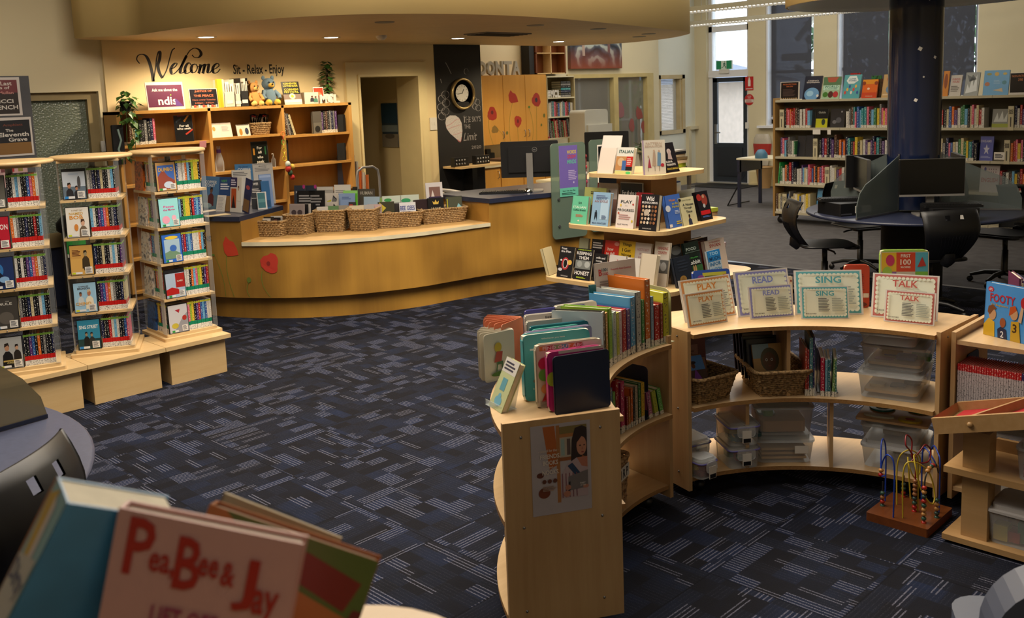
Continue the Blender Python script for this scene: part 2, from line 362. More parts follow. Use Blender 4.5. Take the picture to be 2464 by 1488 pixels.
# ================================================================ FLOOR
def carpet():
    m,nt,b=newmat('navy_tile_carpet')
    tc=N(nt,'ShaderNodeTexCoord'); geo=tc.outputs['Object']
    def vm(op,a,b_=None,**k):
        n=N(nt,'ShaderNodeVectorMath',operation=op); L(nt,a,n.inputs[0])
        if b_ is not None:
            if isinstance(b_,tuple):n.inputs[1].default_value=b_
            else:L(nt,b_,n.inputs[1])
        return n.outputs[0]
    def mt(op,a,b_=0,c=None):
        n=N(nt,'ShaderNodeMath',operation=op)
        for i,x in enumerate((a,b_,c)):
            if x is None:continue
            if isinstance(x,(int,float)):n.inputs[i].default_value=x
            else:L(nt,x,n.inputs[i])
        return n.outputs[0]
    p=vm('MULTIPLY',vm('ADD',geo,(10.14,10.13,0)),(2,2,0))# half-metre tiles
    cell=vm('FLOOR',p); fr=vm('FRACTION',p)
    cs=N(nt,'ShaderNodeSeparateXYZ'); L(nt,cell,cs.inputs[0]); fs=N(nt,'ShaderNodeSeparateXYZ'); L(nt,fr,fs.inputs[0])
    par=mt('FLOORED_MODULO',mt('ADD',cs.outputs[0],cs.outputs[1]),2)# quarter turn: stripes alternate
    inv=mt('SUBTRACT',1,par)
    u=mt('ADD',mt('MULTIPLY',fs.outputs[0],par),mt('MULTIPLY',fs.outputs[1],inv))# across the stripes
    v=mt('ADD',mt('MULTIPLY',fs.outputs[1],par),mt('MULTIPLY',fs.outputs[0],inv))
    # fine ribs
    su=mt('FRACT',mt('MULTIPLY',u,30)); rib=mt('LESS_THAN',mt('ABSOLUTE',mt('SUBTRACT',su,.5)),.16)
    # blocky patches inside each tile; every tile shifted differently
    wn=N(nt,'ShaderNodeTexWhiteNoise',noise_dimensions='2D'); L(nt,cell,wn.inputs['Vector'])
    uv=N(nt,'ShaderNodeCombineXYZ'); L(nt,mt('MULTIPLY',u,7.5),uv.inputs[0]); L(nt,mt('MULTIPLY',v,5),uv.inputs[1])
    off=vm('SCALE',wn.outputs['Color']); nt.nodes[-1].inputs['Scale'].default_value=60
    q=vm('FLOOR',vm('ADD',uv.outputs[0],off))
    w2=N(nt,'ShaderNodeTexWhiteNoise',noise_dimensions='3D'); L(nt,q,w2.inputs['Vector'])
    uv2=N(nt,'ShaderNodeCombineXYZ'); L(nt,mt('MULTIPLY',u,15),uv2.inputs[0]); L(nt,mt('MULTIPLY',v,3),uv2.inputs[1])
    w3=N(nt,'ShaderNodeTexWhiteNoise',noise_dimensions='3D'); L(nt,vm('FLOOR',vm('ADD',uv2.outputs[0],off)),w3.inputs['Vector'])
    on=mt('MAXIMUM',mt('GREATER_THAN',w2.outputs['Value'],.78),mt('GREATER_THAN',w3.outputs['Value'],.88))
    no=N(nt,'ShaderNodeTexNoise'); no.inputs['Scale'].default_value=260; no.inputs['Detail'].default_value=1; L(nt,geo,no.inputs['Vector'])
    brk=mt('GREATER_THAN',no.outputs['Fac'],.44)
    lo=mt('MULTIPLY',mt('MULTIPLY',rib,mt('GREATER_THAN',w2.outputs['Value'],.28)),mt('GREATER_THAN',no.outputs['Fac'],.55))
    f=mt('ADD',mt('MULTIPLY',mt('MULTIPLY',on,rib),mt('MULTIPLY',brk,.85)),mt('MULTIPLY',lo,.13))
    n3=N(nt,'ShaderNodeTexNoise'); n3.inputs['Scale'].default_value=5; L(nt,geo,n3.inputs['Vector'])
    base=ramp(nt,[(.3,hx('#17171c')),(.6,hx('#191c27')),(.8,hx('#1b2236'))])
    w2b=mt('ADD',mt('MULTIPLY',w2.outputs['Value'],.55),mt('MULTIPLY',n3.outputs['Fac'],.5)); L(nt,w2b,base.inputs[0])
    mx=N(nt,'ShaderNodeMix',data_type='RGBA'); L(nt,f,mx.inputs[0]); L(nt,base.outputs[0],mx.inputs[6]); mx.inputs[7].default_value=hx('#62626f')
    # tile seams
    e=mt('MINIMUM',mt('MINIMUM',fs.outputs[0],mt('SUBTRACT',1,fs.outputs[0])),mt('MINIMUM',fs.outputs[1],mt('SUBTRACT',1,fs.outputs[1])))
    sm=mt('LESS_THAN',e,.006)
    m2=N(nt,'ShaderNodeMix',data_type='RGBA'); L(nt,mt('MULTIPLY',sm,.6),m2.inputs[0]); L(nt,mx.outputs[2],m2.inputs[6]); m2.inputs[7].default_value=hx('#0c0c10')
    L(nt,m2.outputs[2],b.inputs['Base Color']); b.inputs['Roughness'].default_value=.95; b.inputs['Specular IOR Level'].default_value=.1
    bp=N(nt,'ShaderNodeBump'); bp.inputs['Strength'].default_value=.5; bp.inputs['Distance'].default_value=.004; L(nt,no.outputs['Fac'],bp.inputs['Height']); L(nt,bp.outputs[0],b.inputs['Normal'])
    return m
CARP=carpet()
CARG=plain('grey_loop_carpet','#5c5a5c',.95,var=.14,scale=9,bump=.5,bscale=400,spec=.1)
struct('floor',MB().box(-3.5,8.4,-4,11.2,-.1,0),CARP)
struct('floor',MB().box(8.42,15.6,-4,11.2,-.1,0),CARG)
struct('trim_1',MB().box(8.385,8.435,-4,8.8,-.1,.004),STEEL)

# ================================================================ WALLS
WY=9.0
def wallx(name,x0,x1,y0,y1,z0,z1,holes,mats):
    """wall running along x between y0,y1 with rectangular holes (xa,xb,za,zb)"""
    mb=MB(); xs=sorted({x0,x1,*[h[0]for h in holes],*[h[1]for h in holes]})
    for a,b in zip(xs,xs[1:]):
        hs=sorted([h for h in holes if h[0]<=a+1e-6 and h[1]>=b-1e-6],key=lambda h:h[2]); z=z0
        for h in hs:
            if h[2]>z:mb.box(a,b,y0,y1,z,h[2])
            z=h[3]
        if z<z1:mb.box(a,b,y0,y1,z,z1)
    return struct(name,mb,mats)
def wally(name,x0,x1,y0,y1,z0,z1,holes,mats):
    mb=MB(); ys=sorted({y0,y1,*[h[0]for h in holes],*[h[1]for h in holes]})
    for a,b in zip(ys,ys[1:]):
        hs=sorted([h for h in holes if h[0]<=a+1e-6 and h[1]>=b-1e-6],key=lambda h:h[2]); z=z0
        for h in hs:
            if h[2]>z:mb.box(x0,x1,a,b,z,h[2])
            z=h[3]
        if z<z1:mb.box(x0,x1,a,b,z,z1)
    return struct(name,mb,mats)
GD0,GD1,GDZ=2.86,3.70,1.95 # frosted glass door recess
DR0,DR1,DRZ=6.62,7.50,2.05 # office doorway
wallx('wall_back_left',-3.5,3.76,WY,WY+.35,0,4.0,[(GD0,GD1,0,GDZ)],WALL)
wallx('wall_back',3.76,7.86,WY-.03,WY+.35,0,4.0,[(DR0,DR1,0,DRZ)],WALLD)
struct('wall_pier',MB().box(7.86,8.575,WY-.03,WY+1.0,0,4.0),WALLD)
OY=10.05
wallx('wall_office',8.5,13.9,OY,OY+.12,0,4.0,[(11.52,12.62,.75,1.98),(12.70,13.62,.75,1.98)],WALL)
wallx('wall_far',13.9,15.6,OY+.06,OY+.2,0,4.0,[(14.0,14.66,1.02,1.93)],WALLW)
WX=15.1
WIN=[(7.76,8.66),(6.46,7.36),(5.16,6.06)]
wally('wall_right',WX,WX+.32,-4,OY+.2,0,4.0,[(9.0,9.86,0,3.7)]+[(a,b,1.05,3.7)for a,b in WIN],WALL)
struct('wall_left',MB().box(-3.6,-3.5,-4,WY+.3,0,4.0),WALL)
struct('wall_front',MB().box(-3.6,15.4,-4.1,-4,0,4.0),WALL)
struct('ceiling',MB().box(-3.6,15.5,-4.1,11.3,4.0,4.1),CEIL)
# skirtings
struct('baseboard_back',MB().box(GD1+.08,6.45,WY-.055,WY-.03,0,.16).box(-3.5,GD0-.05,WY-.03,WY,0,.16),TRIMC)
struct('baseboard_right',MB().box(WX-.03,WX,3,8.95,0,.24).box(WX-.045,WX,3,8.95,0,.05),TRIMC)
struct('baseboard_far',MB().box(13.95,15.05,OY+.03,OY+.06,0,.24),TRIMC)
# white wainscot pilasters beside the outside door
struct('trim_2',MB().box(14.80,14.88,OY+.0,OY+.06,.24,1.05).box(14.84,15.1,OY-.02,OY+.06,1.0,1.06),WALL)

# glass door recess (behind the disc towers)
struct('trim_3',MB().box(GD0,GD0+.06,WY+.05,WY+.2,0,GDZ).box(GD1-.09,GD1,WY+.05,WY+.2,0,GDZ).box(GD0+.06,GD1-.09,WY+.05,WY+.2,GDZ-.07,GDZ).box(GD0+.06,GD1-.09,WY+.05,WY+.2,.55,.68),plain('old_door_frame','#8a7a55',.5))
def frosted():
    m,nt,b=newmat('pebbled_glass')
    b.inputs['Base Color'].default_value=hx('#8a9484'); b.inputs['Roughness'].default_value=.22; b.inputs['Transmission Weight'].default_value=.5
    tc=N(nt,'ShaderNodeTexCoord'); vo=N(nt,'ShaderNodeTexVoronoi'); vo.inputs['Scale'].default_value=55; L(nt,tc.outputs['Object'],vo.inputs['Vector'])
    bp=N(nt,'ShaderNodeBump'); bp.inputs['Strength'].default_value=.9; bp.inputs['Distance'].default_value=.006; L(nt,vo.outputs['Distance'],bp.inputs['Height']); L(nt,bp.outputs[0],b.inputs['Normal'])
    return m
struct('window_1',MB().box(GD0+.06,GD1-.09,WY+.10,WY+.115,.68,GDZ-.07),frosted())
struct('door_1',MB().box(GD0+.06,GD1-.09,WY+.09,WY+.13,0,.55),NAVY)
struct('wall_passage',MB().box(GD0-.6,GD1+.6,WY+1.1,WY+1.15,0,2.6),plain('passage_dark_grey','#39413f',.8))  # plain dark grey wall beyond the pebbled glass

# office doorway: architrave, passage, dark inner door
struct('trim_4',MB().box(DR0-.17,DR0,WY-.06,WY-.03,0,DRZ+.15).box(DR1,DR1+.13,WY-.06,WY-.03,0,DRZ+.15).box(DR0,DR1,WY-.06,WY-.03,DRZ,DRZ+.15)
       .box(DR0-.012,DR0+.015,WY-.075,WY+.34,0,DRZ-.016).box(DR1-.015,DR1+.012,WY-.075,WY+.34,0,DRZ-.016).box(DR0-.012,DR1+.012,WY-.075,WY+.34,DRZ-.015,DRZ+.012),TRIMC)
struct('wall_corridor',MB().box(7.58,7.66,WY+.35,WY+2.1,0,2.6).box(5.9,7.66,WY+2.1,WY+2.16,0,2.6).box(5.9,5.98,WY+.35,WY+2.1,0,2.6).box(5.9,7.66,WY+.35,WY+2.1,2.55,2.6),WALLD)
idoor=struct('door_2',MB().box(6.55,7.22,WY+.95,WY+.99,0,1.98),plain('dark_navy_door','#0c1017',.45))
notes=[(6.60,.26,1.44,1.74),(6.88,.10,1.34,1.74),(6.62,.17,.96,1.30),(6.82,.13,.98,1.28),(6.63,.10,.74,.90),(6.80,.16,.66,.92)]
for i,(x,w,z0,z1)in enumerate(notes):
    MB().box(x,x+w,WY+.943,WY+.95,z0,z1).build('notice_sheet',WPAP if i else plain('buff_paper','#b7ae94',.8),idoor)
t=thing('calendar','seaside picture calendar pinned on the corridor wall','calendar',(7.575,WY+.62,1.17),-PI/2)
MB().box(-.16,.16,-.004,0,0,.55).build('sheet',WPAP,t)
art([('r',0,.0,1,1,'#3c4a55'),('r',0,.55,1,1,'#2f4a5e'),('r',0,.35,1,.5,'#7c8a8f'),('r',0,.0,1,.3,'#8a8172'),('e',.5,.25,.3,.06,'#60574c')],.32,.55,.006).build('picture',INK,t)

# bulkhead: curved soffit over the desk
BZ=2.41
def smooth_poly(pts,n=6):
    out=[]; m_=len(pts)
    for i in range(m_):
        p0,p1,p2,p3=[Vector(pts[(i+k)%m_])for k in(-1,0,1,2)]
        for k in range(n):
            t_=k/n; out.append(tuple(.5*((2*p1)+(p2-p0)*t_+(2*p0-5*p1+4*p2-p3)*t_**2+(3*p1-p0-3*p2+p3)*t_**3)))
    return out
bp_=[(3.80,8.90),(3.75,8.2),(3.77,7.5),(3.86,6.80),(4.04,6.24),(4.33,5.87),(4.74,5.64),(5.27,5.52),(6.0,5.53),(6.75,5.67),(7.6,5.88),(8.6,6.14),(9.2,6.30),(9.62,6.50),(9.95,6.80),(10.3,7.25),(10.5,7.7),(10.6,8.25),(10.35,8.75),(9.9,9.0),(8.7,8.95)]
bpo=smooth_poly(bp_)
bpo=[p for p in bpo]
struct('ceiling_bulkhead',MB().prism(bpo,BZ,3.98,0,side=1,smooth=True),[plain('soffit_paint','#d0b585',.55,var=.04),FASC])
DLM=glow('downlight_glow',(1,.93,.80,1),14)
def downlight(x,y,p=120):
    t=thing('downlight','lit round recessed downlight in the curved soffit','ceiling light',(x,y,BZ),0,'lit downlights in the soffit')
    MB().lathe([(.066,-.002),(.09,-.006),(.095,0),(.075,.001)],20).build('trim_ring',WHITEP,t)
    MB().lathe([(.0001,-.003),(.068,-.003)],20).build('lamp',DLM,t)
    l=D.lights.new('downlight','SPOT'); l.energy=p; l.color=(1,.80,.52); l.spot_size=2.75; l.spot_blend=.55; l.shadow_soft_size=.06
    o=D.objects.new('downlight_beam',l); o.location=(0,0,-.02); o.parent=t; COL.objects.link(o)
lbl=['nearest the lettered wall corner','above the soft toys','above the chalkboard','above the poppy cupboards']
for i,(x,y)in enumerate([(4.46,8.32),(5.70,8.11),(7.24,7.92),(9.17,8.16)]):
    downlight(x,y); D.objects[-1]
for i,o in enumerate([o for o in D.objects if o.name.startswith('downlight')and o.type=='EMPTY']):o['label']='lit round recessed downlight, '+lbl[i]; del o['group']
for x,y,lb in((5.0,6.35,'above the basket ledge'),(6.65,6.2,'near the middle of the front curve'),(7.75,6.35,'right of the front curve middle'),(9.15,6.75,'close to the right end'),(9.5,7.15,'at the right end of the soffit')):
    t=thing('unlit_downlight','unlit square recessed fitting in the soffit, '+lb,'ceiling light',(x,y,BZ))
    MB().lathe([(.05,-.001),(.08,-.006),(.085,.001)],16).build('trim_ring',GREYP,t); MB().lathe([(.0001,.0),(.052,-.002)],16).build('lens',GREYP,t)
t=thing('smoke_detector','small round smoke detector under the soffit','detector',(6.05,7.75,BZ)); MB().lathe([(.055,0),(.055,-.02),(.03,-.045),(.0001,-.045)],16).build('housing',WHITEP,t)
t=thing('ceiling_vent','flat rectangular air vent in the soffit above the chalkboard','vent',(7.15,7.2,BZ),.05)
MB().box(-.35,.35,-.16,.16,-.012,0).build('frame',GREYP,t)
for k in range(5):MB().box(-.32,.32,-.13+k*.06,-.10+k*.06,-.018,-.012).build('slat',BLACKM,t)

# column with round canopy
CX,CY=7.88,3.17
t=thing('structural_column','glossy navy round column rising through the computer table','column',(CX,CY,0)); t['kind']='structure'
MB().lathe([(.205,.74),(.205,3.98)],40).build('shaft',NAVYC,t)
for a,z,s in((-2.6,2.02,.014),(-2.72,1.62,.012),(-2.0,1.95,.01),(-2.3,2.4,.009),(-2.45,1.8,.006)):
    MB().box(-s,s,-.0015,.0015,-s,s,mat=Matrix.Rotation(.5,4,'Y')).build('paint_chip',WPAP,t,loc=(.206*math.cos(a),.206*math.sin(a),z),rot=(0,0,a+PI/2))
t=struct('ceiling_canopy',MB().lathe([(.21,2.62),(.45,2.60),(.72,2.52),(.90,2.43),(.985,2.40),(1.0,2.41),(1.0,2.95),(.2,2.98)],48),[plain('canopy_underside','#cdd4d4',.3,var=.02)],loc=(CX,CY,0))
MB().lathe([(1.001,2.405),(1.012,2.405),(1.012,2.96),(1.0,2.96)],48).build('canopy_band',FASC,t)

# linear pendants
def pendant(x,y0,y1,z,lb):
    t=thing('linear_pendant',lb,'ceiling light',(x,(y0+y1)/2,z)); h=(y1-y0)/2
    MB().box(-.05,.05,-h,h,0,.06).build('housing',plain('pendant_grey','#8b8775',.5),t)
    mb=MB()
    k=-h
    while k<h:mb.box(-.045,.045,k,k+.012,-.03,0); k+=.06
    mb.build('louvre',WHITEP,t,kind='stuff')
    MB().box(-.03,.03,-h,h,-.006,-.001).build('tube_lamp',glow('tube_glow'+lb[:5],(1,.97,.9,1),1.3),t)
    for s in(-.8,.8):MB().tube([(0,s*h,.06),(0,s*h,4.0-z)],.004,6).build('suspension_wire',STEEL,t)
pendant(11.25,5.0,8.6,2.8,'nearer long grey linear pendant with white louvre')
pendant(13.8,4.6,9.6,2.8,'farther long grey linear pendant hanging near the window wall')

# ================================================================ WINDOWS in the right wall
FRAMEW=plain('white_window_frame','#dfe0e4',.4,var=.02)
BLIND=clear('mesh_blind',hx('#484b57'),.86,.8,(.75,.8,.9,1))
GLASS=clear('window_glass',(.9,.95,1,1),.05,.02)
for i,(a,b)in enumerate(WIN):
    w=struct('window_%d'%(i+2),MB().box(WX+.16,WX+.22,a,a+.09,1.08,3.7).box(WX+.16,WX+.22,b-.09,b,1.08,3.7).box(WX+.16,WX+.22,a,b,1.05,1.16).box(WX+.16,WX+.2,a,b,1.95,2.0)
           .box(WX+.02,WX+.16,b-.03,b,1.05,3.7).box(WX+.02,WX+.16,a,a+.02,1.05,3.7),FRAMEW)
    MB().box(WX+.185,WX+.19,a+.09,b-.09,1.16,3.7).build('pane',GLASS,w)
    MB().box(WX-.09,WX+.3,a-.12,b+.12,1.02,1.06).build('window_sill',FRAMEW,w)
    t=thing('roller_blind','dark mesh roller blind in the %s tall window from the door'%ORD[i],'blind',(WX+.03,(a+b)/2-.02,1.22))
    MB().box(-.002,.002,-.37,.37,0,2.45).build('fabric',BLIND,t); MB().tube([(0,-.37,0),(0,.37,0)],.012,8).build('bottom_bar',GREYP,t)
# outside door
d=struct('door_3',MB().box(WX+.10,WX+.15,9.07,9.79,.03,.74).box(WX+.10,WX+.15,9.07,9.16,.74,1.92).box(WX+.10,WX+.15,9.70,9.79,.74,1.92).box(WX+.10,WX+.15,9.07,9.79,1.84,1.92),plain('slate_door','#232b36',.4))
MB().box(WX+.12,WX+.125,9.16,9.70,.74,1.84).build('pane',GLASS,d)
MB().box(WX+.085,WX+.10,9.17,9.69,.14,.66).build('kick_panel',plain('slate_panel','#1d232d',.45),d)
MB().tube([(WX+.1,9.72,.93),(WX+.04,9.72,.93),(WX+.04,9.60,.93)],.012,8).box(WX+.085,WX+.1,9.70,9.755,.72,1.08).build('door_handle',STEEL,d)
struct('window_5',MB().box(WX+.08,WX+.2,9.0,9.07,0,3.7).box(WX+.08,WX+.2,9.79,9.86,0,3.7).box(WX+.06,WX+.2,9.0,9.86,1.93,2.05).box(WX+.08,WX+.2,9.0,9.86,2.74,2.84),FRAMEW)
MB().box(WX+.12,WX+.125,9.07,9.79,2.05,3.7).build('pane',GLASS,D.objects['window_5'])
struct('trim_5',MB().box(WX-.02,WX+.2,9.0,9.86,0,.025),plain('aluminium_sill','#b5b2a8',.4,metal=.4))
# outdoors: paving, a timber house with a hipped iron roof, brick pier, tree, eave bracket
struct('floor_outside',MB().box(WX+.4,60,-10,40,-.25,-.15),plain('pale_paving','#b8b0a4',.9))
t=thing('outbuilding','timber outbuilding with blue iron roof seen through the door glass','building',(24,15.9,-.15))
MB().box(-1.4,3,-.8,4,0,2.0).build('wall',plain('timber_wall','#c8b8ac',.8),t)
MB().add([(-1.9,-1.3,2.0),(3.5,-1.3,2.0),(3.5,4.5,2.0),(-1.9,4.5,2.0),(.8,1.6,3.1)],[(0,1,4),(1,2,4),(2,3,4),(3,0,4),(3,2,1,0)]).build('roof',plain('iron_roof','#59657c',.5),t)
MB().box(-1.42,-1.38,.4,1.6,.5,1.5).build('window',FRAMEW,t)
t=thing('wall_bracket','pale timber eave bracket outside the first tall window','bracket',(16.4,8.45,2.18))
MB().box(-.5,.5,-.35,.35,0,.12).build('beam',WHITEP,t); MB().box(-.04,.04,-.75,.1,-.04,.04,mat=Matrix.Translation((0,.25,.45))@Matrix.Rotation(-.85,4,'X')).build('brace',WHITEP,t)
MB().box(-.04,.04,-.4,.1,-.04,.04,mat=Matrix.Translation((0,.25,-.15))@Matrix.Rotation(.55,4,'X')).build('strut',WHITEP,t)
def leafball(mb,c,r,n,s,sd):
    rr=random.Random(sd)
    for _ in range(n):
        d_=Vector((rr.gauss(0,1),rr.gauss(0,1),rr.gauss(0,1))).normalized()*r*(rr.random()**.4); p=Vector(c)+d_
        m_=Matrix.Translation(p)@Euler((rr.uniform(0,6),rr.uniform(0,6),rr.uniform(0,6))).to_matrix().to_4x4()
        mb.add([(-s,0,0),(0,-s*.45,0),(s,0,.1*s),(0,s*.45,0)],[(0,1,2,3)],mat=m_)
t=thing('garden_tree','leafy green tree outside the tall windows','tree',(22,9.3,-.15))
MB().tube([(0,0,0),(.1,0,1.5),(0,.2,2.6)],[.16,.12,.08],8).build('trunk',plain('bark','#4a3a2c',.9),t)
mb=MB(); leafball(mb,(0,0,3.2),2.1,2600,.14,4); mb.build('foliage',DGRN,t,kind='stuff')
# small window and louvre in far wall, glass partition of office
w=struct('window_6',MB().box(13.92,14.0,OY+.03,OY+.1,.95,2.0).box(14.66,14.74,OY+.03,OY+.1,.95,2.0).box(13.92,14.74,OY+.03,OY+.1,1.93,2.0).box(13.92,14.74,OY+.03,OY+.1,.95,1.02).box(14.60,14.66,OY+.05,OY+.2,1.02,1.93),plain('oak_frame','#b9a67c',.5))
MB().box(14.0,14.6,OY+.13,OY+.135,1.02,1.93).build('pane',GLASS,w)
mb=MB()
for k in range(34):mb.box(14.01,14.6,OY+.15,OY+.175,1.03+k*.0265,1.038+k*.0265)
mb.build('venetian_slats',plain('blind_slat','#a08a78',.6),w,kind='stuff')
struct('trim_6',MB().box(13.4,15.2,OY+1.4,OY+1.5,0,3),plain('tan_brick','#9b7a5a',.8))  # even tan brick colour outside the small far window
t=thing('ivy_shrub','yellow-green shrub outside the small far window','shrub',(14.4,OY+.9,0)); MB().tube([(0,0,0),(0,0,1.2)],.03,6).build('stem',DGRN,t)
mb=MB(); leafball(mb,(.1,0,1.6),.38,300,.05,9); mb.build('foliage',plain('yellow_green_leaf','#a8ac5a',.6,var=.3),t,kind='stuff')  # foliage in a pale yellow-green leaf colour
fr=plain('partition_frame','#b8a56d',.5)
w=struct('window_7',MB().box(11.45,13.7,OY-.03,OY+.02,1.98,2.04).box(11.45,13.7,OY-.03,OY+.02,.70,.76).box(12.60,12.72,OY-.03,OY+.1,.76,1.98).box(13.52,13.70,OY-.03,OY+.1,.76,1.98).box(11.45,11.52,OY-.03,OY+.02,.76,1.98),fr)
PGL=clear('partition_glass',(.5,.52,.5,1),.10,.02,(.62,.60,.56,1))
MB().box(11.52,12.6,OY+.06,OY+.065,.76,1.98).build('pane',PGL,w); MB().box(12.72,13.52,OY+.06,OY+.065,.76,1.98).build('pane',PGL,w)
struct('wall_meeting_room',MB().box(11.0,13.9,OY+1.6,OY+1.7,0,2.8),plain('meeting_room_wall','#4a3c32',.8))
# poppies frosted on the partition glass
def flower(cx,cy,rx,ry,col,sd,bud=False):
    rr=random.Random(sd); n=22; pts=[]
    for k in range(n):
        a=2*PI*k/n; q=1+.10*math.sin(3*a+sd)+.07*rr.uniform(-1,1)
        pts.append((cx+rx*q*math.cos(a),cy+ry*q*math.sin(a)))
    return('p',pts,col)
def cup(cx,cy,rx,ry,col):return('p',[(cx-rx*.9,cy-ry*.5),(cx-rx,cy+ry*.3),(cx-rx*.55,cy+ry),(cx-rx*.1,cy+ry*.62),(cx+rx*.45,cy+ry*.45),(cx+rx*.8,cy-ry*.1),(cx+rx,cy-ry*.75),(cx+rx*.2,cy-ry*.85),(cx-rx*.5,cy-ry*.9)],col)
def stem(x0,y0,x1,y1,bend,col='#5f7a2c',wd=.0022,w=1,h=1):
    o=[]; P=[(x0+(x1-x0)*t_+bend*math.sin(PI*t_),y0+(y1-y0)*t_)for t_ in[k/8 for k in range(9)]]
    for a,b in zip(P,P[1:]):o.append(('p',[(a[0]-wd/w,a[1]),(a[0]+wd/w,a[1]),(b[0]+wd/w,b[1]),(b[0]-wd/w,b[1])],col))
    return o
W1,H1=2.2,1.22
art([cup(.30,.38,.055,.10,'#93504c'),flower(.62,.55,.05,.11,'#8a5a5c',3),flower(.76,.33,.035,.09,'#8d4a44',4),cup(.86,.50,.045,.10,'#8d4a44'),flower(.92,.30,.04,.09,'#8d4a44',6)]+stem(.76,0,.76,.3,0,w=W1)+stem(.62,0,.62,.45,0,w=W1),W1,H1,.001).build('poppy_decal',INKM,w,loc=(12.6,OY+.055,.76))
# ================================================================ LOW BENCHES under the disc towers
def bench(x0,x1,y,lb):
    t=thing('low_bench',lb,'bench',((x0+x1)/2,y,0)); w=(x1-x0)/2
    MB().box(-w,w,-.03,.36,.235,.262).build('top_board',MAPLE,t)
    MB().box(-w+.035,w-.03,0,.018,0,.235).build('front_panel',MAPLE,t)
    for s,n in((-1,0),(1,0)):MB().box(s*(w-.05)-.009,s*(w-.05)+.009,.018,.33,0,.235).build('side_panel',MAPLE,t)
bench(1.62,2.16,5.83,'left pale wooden bench under the left disc tower'); bench(2.163,2.655,5.83,'middle pale wooden bench under the middle disc tower'); bench(2.658,3.115,5.83,'right pale wooden bench under the right disc tower')

# ================================================================ DISC TOWERS
def dvd_mesh():
    mb=MB(); mb.box(-.0072,.0072,0,.135,0,.19,0); return mb
def face_dvd():return MB().box(-.0675,.0675,0,.0145,0,.19)
SPL=['black','black','white','blue','white','red','navy','grey','pink','black','white','cream','navy','orange','purple','sky-blue']
SPR=['sky-blue','yellow','red','blue','white','pink','yellow','blue','white','orange','lime','purple','sky-blue','white']
_dm={}
def dvd(loc,rz,colname,label,mat,group,lean=0):
    if mat.name not in _dm:
        o=dvd_mesh().build('disc_case',[mat]); _dm[mat.name]=o.data
    else:
        o=D.objects.new('disc_case',_dm[mat.name]); COL.objects.link(o)
    o.location=loc; o.rotation_euler=(0,lean,rz); o.color=ccol(colname)
    return tag(o,label,'DVD',group)
def tower(tn,cx,cy,rz,tiers,spalette,smat,faces,sides):
    t=thing('disc_tower',tn[1],'display stand',(cx,cy,.262),rz); h=.176
    MB().rbox(-.20,.20,-.20,.20,0,.02,.01).build('plinth_board',MAPLE,t)
    MB().rbox(-.175,.175,-.175,.175,.02,.04,.01).build('turning_board',MAPLE,t)
    MB().lathe([(.02,.04),(.02,1.2)],12).build('spindle',STEEL,t)
    z0,dz=.04,.236
    for k in range(tiers):
        z=z0+k*dz
        if k:MB().box(-h,h,-h,h,z-.016,z).build('shelf',MAPLE,t)
        MB().box(-.005,.005,-.03,h-.01,z,z+.2).box(-h+.02,-.03,-.005,.005,z,z+.2).build('divider',ACRY,t)
        for j in(-.09,-.03):MB().ball((j,-h-.001,z-.008),.004,6).build('screw',STEEL,t)if k else None
    ztop=z0+tiers*dz
    for sx,sy in((-1,-1),(1,-1),(1,1),(-1,1)):
        a=(sx*h,sy*h)
        if sx*sy>0:MB().box(a[0]-.002,a[0]+.002,a[1]-.0 if sy>0 else a[1],(a[1]-.06*sy)if sy<0 else a[1]-.06,.04,ztop).build('acrylic_guard',ACRY,t)
        else:MB().box(min(a[0],a[0]-.03*sx),max(a[0],a[0]-.03*sx),a[1]-.002,a[1]+.002,.04,ztop).build('acrylic_guard',ACRY,t)
    MB().box(-h,h,-h,h,ztop-.01,ztop+.004).build('top_shelf',MAPLE,t)
    MB().lathe([(.235,0),(.245,.006),(.245,.018),(.235,.024)],40,mat=Matrix.Translation((0,.0,ztop+.004))).build('round_top',MAPLE,t)
    # contents: a face-out case then spines on each populated side
    cr,sr=math.cos(rz),math.sin(rz)
    def wp(x,y,z):return(cx+cr*x-sr*y,cy+sr*x+cr*y,.262+z)
    for si,ang in enumerate(sides):
        for k in range(tiers):
            z=z0+k*dz+.001; row=tiers-1-k; ca,sa=math.cos(ang),math.sin(ang)
            def loc(x,y):return wp(ca*x-sa*y,sa*x+ca*y,z)
            gname='%s tray of the %s tower%s'%(ORD[row],tn[0],'' if si==0 else ', left side')
            if si==0:
                nm,lab,shp,base=faces[row]
                f=thing('disc_case',lab,'DVD',loc(-.088,-h+.003),rz+ang,None); f.rotation_euler=(-.06,0,rz+ang)
                fm=face_dvd().build('case',[BLACK],f); art(shp,.128,.183).build('cover_print',INK,f,loc=(0,0,.0035))
                xs,n=-.008,11
            else:
                f=face_dvd().build('disc_case',[COVER],loc=loc(-.084,-h+.003),rot=(-.06,0,rz+ang),col=ccol(spalette[(k*5+3)%len(spalette)]))
                tag(f,'face-out DVD case at the left corner, %s'%gname,'DVD'); xs,n=-.008,11
            for j in range(n):
                cn=spalette[(j*5+k*3+si*5+len(tn[0]))%len(spalette)]if rnd.random()<.8 else 'black'
                dvd(loc(xs+j*.0150,-h+.02+rnd.uniform(0,.005)),rz+ang,cn,'%s-spined DVD case, %s from the left, %s'%(cn,ordn(j),gname),smat,'DVD cases in the %s tower'%tn[0])
def cov(bg,*s):return[('r',.0,.0,1,1,bg)]+list(s)
LAB=[('r',.62,.03,.95,.26,'#d6d2ca'),('l',.66,.06,.92,.24,5,'#55555a'),('r',.04,.03,.5,.10,'#cfcfcf'),('r',.05,.035,.2,.095,'#b7c61e')]
